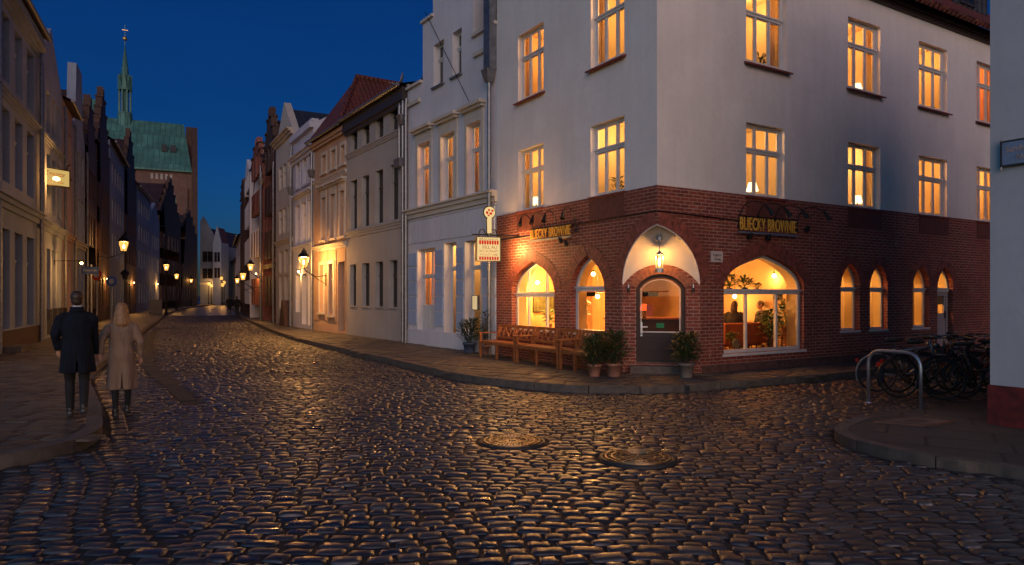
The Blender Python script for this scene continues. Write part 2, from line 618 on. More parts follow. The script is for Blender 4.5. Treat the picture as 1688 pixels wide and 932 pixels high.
M_DKWOOD = simple('dark_door_wood', (.028, .011, .009), .6, var=.3, scale=8, bump=.15)
M_CLAY = simple('terracotta', (.28, .13, .085), .65, var=.25, scale=5, bump=.2)
M_SOIL = simple('potting_soil', (.02, .014, .01), .9)
M_LEAF = leaf_mat('shrub_leaf', (.022, .045, .016), (.05, .085, .030))
M_LEAF2 = leaf_mat('house_plant_leaf', (.05, .11, .03), (.12, .20, .05))
M_BULB = glow('bulb', (1, .62, .25), 14)
M_LAMPGLOW = glow('lamp_flame', (1, .60, .20), 22)
M_GLASS = glass_clear()

_k = NT('copper_roof'); _c = _k.coords('UV'); _w = _k.n('ShaderNodeTexBrick', i_Scale=1.0, i_Mortar_Size=.06, i_Mortar_Smooth=.2, i_Brick_Width=.9, i_Row_Height=4.0)
_w.offset = .3
_w.inputs['Color1'].default_value = (.085, .24, .20, 1); _w.inputs['Color2'].default_value = (.06, .19, .165, 1); _w.inputs['Mortar'].default_value = (.03, .09, .08, 1)
_k.l(_c, _w.inputs['Vector'])
_k.bsdf(_k.mix(_k.ramp(_k.noise(_c, .5, 6), [(.38, (.7,) * 3), (.62, (0, 0, 0))]), _w.outputs[0], (.035, .10, .09)), .6, _k.bump(_w.outputs['Fac'], .5, .05))
M_COPPER = _k.m

_k = NT('dark_window_pane'); _c = _k.coords()
_k.bsdf(_k.ramp(_k.noise(_c, .8, 3), [(.35, (.012, .013, .016)), (.7, (.03, .03, .034))]), .06, _k.bump(_k.noise(_c, 1.6, 2), .06, .02), Specular_IOR_Level=.6)
M_DARKPANE = _k.m

# ---------------------------------------------------------------- street edges (metres, measured from the photograph)
KERB_R = catmull([(-58, 150), (-43.5, 108), (-33.0, 82), (-25.6, 65), (-21.0, 54), (-14.6, 40), (-10.6, 31.5), (-7.8, 26), (-5.2, 21.5), (-3.25, 18.2), (-1.36, 14.95), (-.5, 13.85), (.25, 13.2),
                  (1.0, 12.75), (1.75, 12.55), (2.5, 12.5), (3.3, 12.75), (4.3, 13.3), (5.9, 14.15), (7.4, 15.02), (10.5, 16.9), (20, 22.65)], 6)
KERB_L = catmull([(-62, 150), (-50.5, 112), (-42.5, 90), (-35.2, 72), (-29.5, 59), (-24.2, 47.7), (-17.6, 33.2), (-12.6, 22.6), (-9.2, 15.2), (-7.15, 11.9), (-6.1, 10.3), (-5.55, 9.4), (-5.12, 8.65), (-4.97, 8.1),
                  (-5.0, 7.6), (-5.22, 7.1), (-5.8, 6.65), (-7.2, 6.3), (-14, 5.8)], 6)
KERB_I = catmull([(8.4, .8), (6.0, 4.75), (4.89, 6.63), (4.5, 7.0), (4.18, 7.4), (3.98, 7.85), (3.93, 8.2), (4.0, 8.6), (4.2, 8.95), (4.6, 9.4), (5.2, 9.9), (5.75, 10.25)], 6)


def inside(poly, X, Y):
    r = np.zeros(X.shape, dtype=bool); n = len(poly)
    for i in range(n):
        x0, y0 = poly[i]; x1, y1 = poly[(i + 1) % n]
        if y0 == y1: continue
        c = ((y0 > Y) != (y1 > Y)) & (X < (x1 - x0) * (Y - y0) / (y1 - y0) + x0)
        r ^= c
    return r


POLY_R = [tuple(p[:2]) for p in KERB_R] + [(60, 22.65), (60, 150)]
POLY_L = [tuple(p[:2]) for p in KERB_L] + [(-150, 5.8), (-150, 150)]
POLY_I = [tuple(p[:2]) for p in KERB_I] + [(6.35, 10.75), (16.5, 17.0), (30, 17), (30, .8)]


def dist_poly(line, X, Y):
    d = np.full(X.shape, 1e9)
    for i in range(len(line) - 1):
        a = line[i]; b = line[i + 1]; ex, ey = b[0] - a[0], b[1] - a[1]; L2 = ex * ex + ey * ey
        t = np.clip(((X - a[0]) * ex + (Y - a[1]) * ey) / L2, 0, 1)
        d = np.minimum(d, np.hypot(X - a[0] - t * ex, Y - a[1] - t * ey))
    return d


BAND = catmull([(-18.0, 34.6), (-14.2, 27.2), (-11.3, 21.6), (-9.3, 17.7), (-7.0, 14.1), (-5.2, 11.3)], 6)
HOLES = [(0.0, 8.38, .41), (1.36, 7.53, .42)]
rng = np.random.default_rng(11)


def wavy(x, y):
    return .16 * np.sin(.55 * x + .3 * y) + .06 * np.sin(1.7 * x + 1.1 * y + 1.3) + .025 * np.sin(4.3 * x - 2.1 * y)


# -- rows of setts: arrays of centre, half width, half length, turn
SX, SY, SW, SH, SA = [], [], [], [], []


def take(x, y, w, h, a):
    SX.append(x); SY.append(y); SW.append(w); SH.append(h); SA.append(a)


y = 2.2
while y < 62:
    h = rng.uniform(.118, .155) if y < 20 else rng.uniform(.15, .20)
    xl, xr = -.80 * y - 2.6, min(.80 * y + 3.2, 19)
    n = int((xr - xl) / .15) + 2
    w = np.where(rng.random(n) < .25, rng.uniform(.23, .30, n), rng.uniform(.14, .23, n))
    edge = xl + np.concatenate([[rng.uniform(-.2, 0)], np.cumsum(w)])
    cx = (edge[:-1] + edge[1:]) / 2
    e = .02
    cy = y + h / 2 + wavy(cx, y) + rng.normal(0, .007, n)
    slope = (wavy(cx + e, y) - wavy(cx - e, y)) / (2 * e)
    ok = cx < xr
    take(cx[ok], cy[ok], w[ok] / 2 - .0050, np.full(ok.sum(), h / 2 - .0055) * rng.uniform(.9, 1.03, ok.sum()), np.arctan(slope[ok]) + rng.normal(0, .035, ok.sum()))
    y += h
X = np.concatenate(SX); Y = np.concatenate(SY); W = np.concatenate(SW); H = np.concatenate(SH); A = np.concatenate(SA)
# the zone of straight courses at the lower left, beyond the pavement corner
LB = lambda yy: -4.72 - .67 * (yy - 8.6) + .08 * np.sin(2.1 * yy)
zoneL = (Y < 8.75) & (X < LB(Y) - .02)
keep = ~inside(POLY_R, X, Y) & ~inside(POLY_L, X, Y) & ~inside(POLY_I, X, Y) & ~zoneL
keep &= dist_poly(BAND, X, Y) > .21
gut = dist_poly(KERB_L, X, Y)
keep &= ~((gut < .36) & (Y > 8.7) & (Y < 40))
for hx, hy, hr in HOLES:
    keep &= np.hypot(X - hx, Y - hy) > hr + .09
X, Y, W, H, A = X[keep], Y[keep], W[keep], H[keep], A[keep]
ex = [[], [], [], [], []]
# straight courses
for c in range(0, 20):
    yy = 2.4
    while yy < 8.7:
        h = rng.uniform(.115, .165)
        cw = .235 + .012 * math.sin(c * 2.1)
        x = float(LB(np.array(yy))) - (c + .5) * .265 + .03 * math.sin(1.7 * yy + c) + rng.normal(0, .006)
        if not inside(POLY_L, np.array([x + .05]), np.array([yy + h / 2 + .08]))[0] and x > -.80 * yy - 2.4:
            for q, v in zip(ex, (x, yy + h / 2 + rng.normal(0, .005), cw / 2 * rng.uniform(.93, 1.02), h / 2 - .008, rng.normal(.03, .04))): q.append(v)
        yy += h
# gutter course beside the left kerb
kl = [p for p in KERB_L if 8.6 < p[1] < 41]
for i in range(len(kl) - 1):
    a, b = kl[i], kl[i + 1]; L = (b - a).length; m = max(1, round(L / .15)); d = (b - a) / L; nn = Vector((-d.y, d.x))
    for j in range(m):
        p = a + d * (L * (j + .5) / m) + nn * .185
        for q, v in zip(ex, (p.x, p.y, .12 * rng.uniform(.93, 1.02), L / m / 2 - .007, math.atan2(d.y, d.x) - math.pi / 2 + math.pi + rng.normal(0, .03))): q.append(v)
# rings of setts round the manholes
for hx, hy, hr in HOLES:
    m = 17
    for j in range(m):
        t = 2 * math.pi * (j + rng.uniform(-.12, .12)) / m; rr = hr + .115
        for q, v in zip(ex, (hx + rr * math.cos(t), hy + rr * math.sin(t), .086, .078, t + math.pi / 2)): q.append(v)
n0 = len(X)
X = np.concatenate([X, ex[0]]); Y = np.concatenate([Y, ex[1]]); W = np.concatenate([W, ex[2]]); H = np.concatenate([H, ex[3]]); A = np.concatenate([A, ex[4]])


def sett_mesh(X, Y, W, H, A, g, zs, nz, tilt=.022):
    """all stones of one detail level as arrays"""
    k = len(g); U, V = np.meshgrid(g, g); U = U.ravel(); V = V.ravel()
    mx = np.maximum(abs(U), abs(V))
    Z0 = np.interp(mx, zs[0], zs[1]) + .002 * (1 - U * U) * (1 - V * V)
    n = len(X); nv = k * k
    cr = rng.uniform(.03, .12, (n, 1))
    lx = W[:, None] * U * (1 - cr * V * V); ly = H[:, None] * V * (1 - cr * U * U)
    lx = lx + rng.normal(0, .0045, (n, nv)); ly = ly + rng.normal(0, .0035, (n, nv))
    hz = rng.normal(0, .005, (n, 1)); tx = rng.normal(0, tilt, (n, 1)); ty = rng.normal(0, tilt, (n, 1))
    lz = Z0 + hz + tx * lx + ty * ly + rng.normal(0, nz, (n, nv)) * (mx < .95)
    ca, sa = np.cos(A)[:, None], np.sin(A)[:, None]
    P = np.stack([X[:, None] + lx * ca - ly * sa, Y[:, None] + lx * sa + ly * ca, lz], 2).reshape(-1, 3)
    q = []
    for i in range(k - 1):
        for j in range(k - 1):
            q.append((i * k + j, i * k + j + 1, (i + 1) * k + j + 1, (i + 1) * k + j))
    F = (np.array(q)[None] + (np.arange(n) * nv)[:, None, None]).reshape(-1, 4)
    tone = np.repeat(rng.random(n), nv)
    return P, F, tone


def crown(x, y):
    return .012 * np.sin(.7 * x + .4 * y) + .006 * np.sin(1.9 * x - 1.2 * y) - .012


near = Y < 15
g1 = np.array([-1, -.88, -.62, -.2, .2, .62, .88, 1.]); z1 = ([0, .2, .62, .88, 1], [.001, .001, -.0005, -.0075, -.05])
g2 = np.array([-1, -.80, 0, .80, 1.]); z2 = ([0, .8, 1], [.0015, -.004, -.05])
P1, F1_, T1 = sett_mesh(X[near], Y[near], W[near], H[near], A[near], g1, z1, .0014)
P2, F2_, T2 = sett_mesh(X[~near], Y[~near], W[~near], H[~near], A[~near], g2, z2, .0018)
P = np.concatenate([P1, P2]); Fq = np.concatenate([F1_, F2_ + len(P1)]); T = np.concatenate([T1, T2])
# slight crown and dips of the whole roadway
P[:, 2] += crown(P[:, 0], P[:, 1])
me = bpy.data.meshes.new('cobblestone_road')
me.vertices.add(len(P)); me.vertices.foreach_set('co', P.astype(np.float32).ravel())
me.loops.add(Fq.size); me.loops.foreach_set('vertex_index', Fq.astype(np.int32).ravel())
me.polygons.add(len(Fq)); me.polygons.foreach_set('loop_start', np.arange(0, Fq.size, 4, dtype=np.int32))
me.polygons.foreach_set('use_smooth', np.ones(len(Fq), dtype=bool))
me.update(calc_edges=True)
at_ = me.attributes.new('tone', 'FLOAT', 'POINT'); at_.data.foreach_set('value', T.astype(np.float32))
_k = NT('sett_stone'); _c = _k.coords()
_a = _k.n('ShaderNodeAttribute', attribute_name='tone')
_f = _k.noise(_c, 55, 5, .7); _g = _k.noise(_c, .9, 4)
_col = _k.ramp(_a.outputs['Fac'], [(0, (.012, .012, .014)), (.3, (.024, .023, .024)), (.6, (.030, .025, .022)), (.85, (.050, .043, .038)), (1, (.072, .062, .055))])
_col = _k.mix(_k.ramp(_f, [(.35, (.5,) * 3), (.7, (0, 0, 0))]), _col, (.015, .014, .015))
_rr = _k.n('ShaderNodeMapRange', i_From_Min=.3, i_From_Max=.7, i_To_Min=.22, i_To_Max=.36); _k.l(_g, _rr.inputs[0])
_r2 = _k.n('ShaderNodeMath', operation='MULTIPLY_ADD', i_1=.14); _k.l(_f, _r2.inputs[0]); _k.l(_rr.outputs[0], _r2.inputs[2])
_q = _k.n('ShaderNodeMath', operation='MULTIPLY', i_1=7.31); _k.l(_a.outputs['Fac'], _q.inputs[0]); _q2 = _k.n('ShaderNodeMath', operation='FRACT'); _k.l(_q.outputs[0], _q2.inputs[0])
_q3 = _k.n('ShaderNodeMath', operation='MULTIPLY_ADD', i_1=.20, i_2=-.07); _k.l(_q2.outputs[0], _q3.inputs[0])
_r3 = _k.n('ShaderNodeMath', operation='ADD'); _k.l(_r2.outputs[0], _r3.inputs[0]); _k.l(_q3.outputs[0], _r3.inputs[1])
_k.bsdf(_col, _r3.outputs[0], _k.bump(_f, .10, .005, _k.bump(_k.noise(_c, 14, 3), .06, .012)), Specular_IOR_Level=1.0)
me.materials.append(_k.m)
road = bpy.data.objects.new('cobblestone_road', me); COL.objects.link(road); tag(road, kind='structure')

# earth under everything, out to the horizon
g = MB(); g.quad((-3000, -3000, -.052), (3000, -3000, -.052), (3000, 3000, -.052), (-3000, 3000, -.052))
_k = NT('joint_sand'); _c = _k.coords(); _k.bsdf(_k.ramp(_k.noise(_c, 30, 4), [(.3, (.008, .008, .008)), (.7, (.02, .018, .016))]), .8, _k.bump(_k.noise(_c, 60, 3), .4, .01)); M_SAND = _k.m
tag(g.build('ground', M_SAND), kind='structure')

nx_, ny_ = 150, 210
gx_, gy_ = np.meshgrid(np.linspace(-32, 22, nx_), np.linspace(2.5, 64, ny_))
zs_ = crown(gx_, gy_) - .0135 + .003 * np.sin(5 * gx_ + 3 * gy_)
g = MB(); g.add(np.stack([gx_.ravel(), gy_.ravel(), zs_.ravel()], 1).tolist(), [(j * nx_ + i, j * nx_ + i + 1, (j + 1) * nx_ + i + 1, (j + 1) * nx_ + i) for j in range(ny_ - 1) for i in range(nx_ - 1)])
tag(g.build('road_joint_sand', M_SAND, smooth=True), kind='structure')

# far roadway beyond the modelled setts
_k = NT('far_setts'); _c = _k.coords()
_b = _k.n('ShaderNodeTexBrick', i_Scale=1.0, i_Mortar_Size=.02, i_Mortar_Smooth=.5, i_Brick_Width=.24, i_Row_Height=.18)
_b.inputs['Color1'].default_value = (.05, .045, .042, 1); _b.inputs['Color2'].default_value = (.03, .03, .032, 1); _b.inputs['Mortar'].default_value = (.01, .01, .01, 1)
_k.l(_c, _b.inputs['Vector'])
_k.bsdf(_b.outputs[0], .36, _k.bump(_k.noise(_c, 4, 4), .8, .03))
g = MB(); g.quad((-70, 61.8, -.012), (10, 61.8, -.012), (10, 240, -.012), (-160, 240, -.012)); tag(g.build('far_road', _k.m), kind='structure')


# pavements
def flag_mat(name, c1, c2, bw, bh, rot, rough, mort=(.015, .013, .012)):
    k = NT(name); t = k.n('ShaderNodeTexCoord'); mp = k.n('ShaderNodeMapping'); mp.inputs['Rotation'].default_value = (0, 0, rot); k.l(t.outputs['Object'], mp.inputs[0])
    c = mp.outputs[0]
    wn = k.n('ShaderNodeTexNoise', i_Scale=1.6, i_Detail=3.0); k.l(c, wn.inputs['Vector'])
    w = k.n('ShaderNodeVectorMath', operation='MULTIPLY_ADD'); w.inputs[1].default_value = (.07, .07, 0); k.l(wn.outputs['Color'], w.inputs[0]); k.l(c, w.inputs[2])
    b = k.n('ShaderNodeTexBrick', i_Scale=1.0, i_Mortar_Size=.022, i_Mortar_Smooth=.3, i_Brick_Width=bw, i_Row_Height=bh)
    b.offset = .37; b.squash = .75; b.squash_frequency = 3
    b.inputs['Color1'].default_value = (*c1, 1); b.inputs['Color2'].default_value = (*c2, 1); b.inputs['Mortar'].default_value = (*mort, 1)
    k.l(w.outputs[0], b.inputs['Vector'])
    f = k.noise(c, 60, 4, .75); big = k.noise(c, 1.1, 5)
    col = k.mix(k.ramp(f, [(.38, (.6,) * 3), (.62, (0, 0, 0))]), b.outputs[0], tuple(x * .4 for x in c1))
    col = k.mix(k.ramp(big, [(.35, (.55,) * 3), (.65, (0, 0, 0))]), col, tuple(x * .5 for x in c2))
    inv = k.n('ShaderNodeMath', operation='SUBTRACT', i_0=1.0); k.l(b.outputs['Fac'], inv.inputs[1])
    nb = k.bump(f, .8, .012, k.bump(big, .4, .05, k.bump(inv.outputs[0], 1.0, .018)))
    k.bsdf(col, rough, nb, Specular_IOR_Level=.45)
    return k.m


def sheet(name, poly, z, mat):
    tri = tessellate_polygon([[Vector((p[0], p[1], 0)) for p in poly]])
    mb = MB(); fs = []
    for a, b, c in tri:
        A_, B_, C_ = poly[a], poly[b], poly[c]
        w = (B_[0] - A_[0]) * (C_[1] - A_[1]) - (C_[0] - A_[0]) * (B_[1] - A_[1])
        fs.append((a, b, c) if w > 0 else (a, c, b))
    mb.add([(p[0], p[1], z) for p in poly], fs)
    return tag(mb.build(name, mat), kind='structure')


M_FLAGR = flag_mat('concrete_flags', (.12, .105, .09), (.085, .075, .068), .62, .42, R(-33), .5)
M_FLAGL = flag_mat('stone_flags', (.20, .155, .115), (.075, .058, .043), .62, .40, R(-4), .52)
M_FLAGI = flag_mat('grit_pavement', (.075, .07, .064), (.055, .052, .05), 1.1, .6, R(31), .7)
M_ASPH = flag_mat('asphalt_yard', (.04, .04, .042), (.032, .032, .034), 3.1, 2.3, R(31), .7)
sheet('pavement_by_corner_building', POLY_R, .094, M_FLAGR)
sheet('pavement_by_left_houses', POLY_L, .094, M_FLAGL)
ISL = [tuple(p[:2]) for p in KERB_I] + [(6.6, 9.95), (14, 14.4), (14, .8)]
sheet('pavement_island', ISL, .086, M_FLAGI)
sheet('bike_parking_ground', [(5.75, 10.25), (6.35, 10.75), (16.5, 17.0), (19, 13.5), (6.0, 8.6)], .004, M_ASPH)


def slabs(name, poly, line, turn, sw, sh_, ymin, ymax, xlo, xhi, cols, keep_in):
    """real flagstones laid in courses over the bedding of a pavement"""
    xs_, ys_, ws_, hs_ = [], [], [], []
    v = -80.0
    while v < 80:
        h = sh_ * rng.uniform(.85, 1.15); n = int(160 / sw); w = sw * rng.uniform(.6, 1.45, n); e = -80 + np.concatenate([[rng.uniform(-.3, 0)], np.cumsum(w)])
        xs_.append((e[:-1] + e[1:]) / 2); ys_.append(np.full(n, v + h / 2)); ws_.append(w / 2 - .005); hs_.append(np.full(n, h / 2 - .005)); v += h
    U, V_, W_, H_ = map(np.concatenate, (xs_, ys_, ws_, hs_)); c, s_ = math.cos(turn), math.sin(turn)
    Xp, Yp_ = U * c - V_ * s_, U * s_ + V_ * c
    k = (Yp_ > ymin) & (Yp_ < ymax) & (Xp > xlo) & (Xp < xhi)
    Xp, Yp_, W_, H_ = Xp[k], Yp_[k], W_[k], H_[k]
    ok = inside(poly, Xp, Yp_) & (dist_poly(line, Xp, Yp_) > .10) & keep_in(Xp, Yp_)
    Xp, Yp_, W_, H_ = Xp[ok], Yp_[ok], W_[ok], H_[ok]
    g_ = np.array([-1, -.94, -.5, .5, .94, 1.]); z_ = ([0, .5, .94, 1], [0, 0, -.002, -.03])
    P_, F_, T_ = sett_mesh(Xp, Yp_, W_, H_, np.full(len(Xp), turn), g_, z_, .0006, .006)
    P_[:, 2] = P_[:, 2] * .8 + .111
    me = bpy.data.meshes.new(name); me.vertices.add(len(P_)); me.vertices.foreach_set('co', P_.astype(np.float32).ravel())
    me.loops.add(F_.size); me.loops.foreach_set('vertex_index', F_.astype(np.int32).ravel())
    me.polygons.add(len(F_)); me.polygons.foreach_set('loop_start', np.arange(0, F_.size, 4, dtype=np.int32)); me.update(calc_edges=True)
    a = me.attributes.new('tone', 'FLOAT', 'POINT'); a.data.foreach_set('value', T_.astype(np.float32))
    k = NT(name); cc = k.coords(); at2 = k.n('ShaderNodeAttribute', attribute_name='tone')
    f = k.noise(cc, 45, 5, .75); g2 = k.noise(cc, 2.2, 5)
    col = k.ramp(at2.outputs['Fac'], cols); col = k.mix(k.ramp(f, [(.36, (.65,) * 3), (.64, (0, 0, 0))]), col, tuple(x * .35 for x in cols[0][1])); col = k.mix(k.ramp(g2, [(.38, (.6,) * 3), (.62, (0, 0, 0))]), col, tuple(x * .5 for x in cols[0][1]))
    k.bsdf(col, k.ramp(g2, [(.3, (.52,) * 3), (.7, (.78,) * 3)]), k.bump(f, .5, .012), Specular_IOR_Level=.45); me.materials.append(k.m)
    o = bpy.data.objects.new(name, me); COL.objects.link(o); tag(o, kind='structure')


slabs('left_flagstones', POLY_L, KERB_L, R(-5), .52, .31, 5.9, 34, -24, -4.5, [(0, (.075, .058, .042)), (.5, (.115, .09, .066)), (1, (.18, .14, .10))], lambda x, y: (x > -.8 * y - 1))
slabs('right_flagstones', POLY_R, KERB_R, R(-31), .62, .45, 11, 30, -9, 8.5, [(0, (.075, .064, .055)), (.5, (.10, .087, .075)), (1, (.14, .12, .10))], lambda x, y: (dist_poly(KERB_R, x, y) < 2.9))
M_KERB = simple('granite_kerb', (.085, .07, .058), .78, var=.35, scale=7, bump=.35, bscale=60)


def kerb(name, line, side, ymax=150, w=.16, z=.121, L0=.95, step=.0, mat=None):
    mb = MB(); acc = 0; cur = [Vector(line[0])]
    pts = [Vector(p) for p in line]
    for i in range(len(pts) - 1):
        a, b = pts[i], pts[i + 1]; L = (b - a).length; s = 0
        while s < L:
            need = L0 - acc
            if s + need <= L:
                s += need; q = a + (b - a) * (s / L); cur.append(q)
                if len(cur) >= 2: piece(mb, cur, side, w, z + random.uniform(-.004, .004)); 
                cur = [q]; acc = 0; L0 = random.uniform(.75, 1.15) if not step else step * random.uniform(.85, 1.15)
            else:
                acc += L - s; s = L; cur.append(b)
    return tag(mb.build(name, mat or M_KERB, bevel=.012), kind='structure')


def piece(mb, pl, side, w, z):
    n = len(pl); d0 = (pl[1] - pl[0]).normalized(); d1 = (pl[-1] - pl[-2]).normalized()
    pl = list(pl); pl[0] = pl[0] + d0 * .008; pl[-1] = pl[-1] - d1 * .008
    vs = []
    for i, p in enumerate(pl):
        d = (pl[min(i + 1, n - 1)] - pl[max(i - 1, 0)]).normalized(); nn = Vector((-d.y, d.x)) * side
        q = p + nn * w
        zc_ = float(crown(p.x, p.y)) if z < .05 else 0.0
        vs += [(p.x, p.y, -.1), (p.x, p.y, z + zc_), (q.x, q.y, z + zc_), (q.x, q.y, -.1)]
    fs = []
    for i in range(n - 1):
        for k in range(4):
            l = (k + 1) % 4
            f = (i * 4 + k, i * 4 + l, i * 4 + 4 + l, i * 4 + 4 + k)
            fs.append(f if side < 0 else f[::-1])
    e0 = (0, 3, 2, 1); e1 = tuple((n - 1) * 4 + k for k in range(4))
    fs += [e0, e1] if side < 0 else [e0[::-1], e1[::-1]]
    mb.add(vs, fs)


kerb('right_kerb', KERB_R, 1); kerb('left_kerb', KERB_L, -1, w=.19); kerb('island_kerb', KERB_I, -1, w=.15, z=.096)
_bl=[]
for _i,_p in enumerate(BAND):
    _d=(BAND[min(_i+1,len(BAND)-1)]-BAND[max(_i-1,0)]).normalized(); _bl.append(_p-Vector((-_d.y,_d.x))*.13)
kerb('flat_stone_band', _bl, 1, w=.26, z=-.001, step=.42, mat=simple('band_stone', (.020, .018, .016), .8, var=.45, scale=9, bump=.3, bscale=50))

# manhole covers
M_CAST = simple('cast_iron', (.035, .031, .028), .55, .2, var=.3, scale=20, bump=.2, bscale=90)
M_WORN = simple('worn_iron', (.20, .13, .07), .38, .8, var=.25, scale=25, bump=.1, bscale=90)


def manhole(loc, r, label, spokes):
    t = thing('manhole_cover', label, 'manhole cover', loc, group='manhole covers in the cobbles')
    m = MB(); m.lathe([(r * 1.0, -.05), (r * 1.0, .0), (r * .93, .004), (r * .90, .0), (r * .90, -.012), (r * .88, -.014)], 48, cap=False); m.build('rim', M_CAST, t, True)
    m = MB(); m.lathe([(r * .875, -.05), (r * .875, -.002), (.001, -.002)], 48, cap=False); m.build('lid', M_CAST, t)
    m = MB()
    for q in (.84, .68, .46):
        m.lathe([(r * (q + .022), -.002), (r * (q + .014), .013), (r * (q - .014), .013), (r * (q - .022), -.002)], 48, cap=False)
    for k in range(spokes):
        a = 2 * math.pi * k / spokes; c, s_ = math.cos(a), math.sin(a)
        m.bar((c * r * .5, s_ * r * .5, .001), (c * r * .80, s_ * r * .80, .003), .014, .018)
        if k % 2: m.bar((c * r * .12, s_ * r * .12, .001), (c * r * .42, s_ * r * .42, .001), .016, .009)
    m.build('ridges', M_WORN, t)
    return t


manhole((HOLES[0][0], HOLES[0][1], .0), HOLES[0][2] - .01, 'round cast iron manhole cover with radial ribs catching orange light', 40)
manhole((HOLES[1][0], HOLES[1][1], .0), HOLES[1][2] - .01, 'duller round manhole cover nearer the viewer with a plain dark centre', 14)
# square inspection cover on the island
q = [(4.76, 9.14), (5.51, 9.52), (5.87, 9.19), (5.28, 8.86)]
t = thing('inspection_cover', 'flat rust edged inspection plate in the pavement beside the bicycle hoop', 'utility cover', (5.35, 9.18, .086))
m = MB(); M_RUST = simple('rusty_steel', (.10, .05, .03), .6, .3, var=.4, scale=18)
cc = Vector((5.35, 9.18))
for i in range(4):
    a = Vector(q[i]) - cc; b = Vector(q[(i + 1) % 4]) - cc
    m.bar((a.x, a.y, .006), (b.x, b.y, .006), .035, .02)
m.build('rim', M_RUST, t)
m = MB(); vs = [((Vector(p) - cc) * .94) for p in q]; m.add([(v.x, v.y, .008) for v in vs] + [(v.x, v.y, -.02) for v in vs], [(3, 2, 1, 0), (0, 1, 5, 4), (1, 2, 6, 5), (2, 3, 7, 6), (3, 0, 4, 7)]); m.build('plate', simple('plate_concrete', (.12, .09, .07), .6, var=.3), t)
m = MB(); vs = [((Vector(p) - cc) * .36) for p in q]; m.add([(v.x, v.y, .014) for v in vs] + [(v.x, v.y, -.01) for v in vs], [(3, 2, 1, 0), (0, 1, 5, 4), (1, 2, 6, 5), (2, 3, 7, 6), (3, 0, 4, 7)]); m.build('centre_lid', M_RUST, t)
# ---------------------------------------------------------------- building kit
def rect(a, b, z0, z1):
    return [(a, z0), (b, z0), (b, z1), (a, z1)]


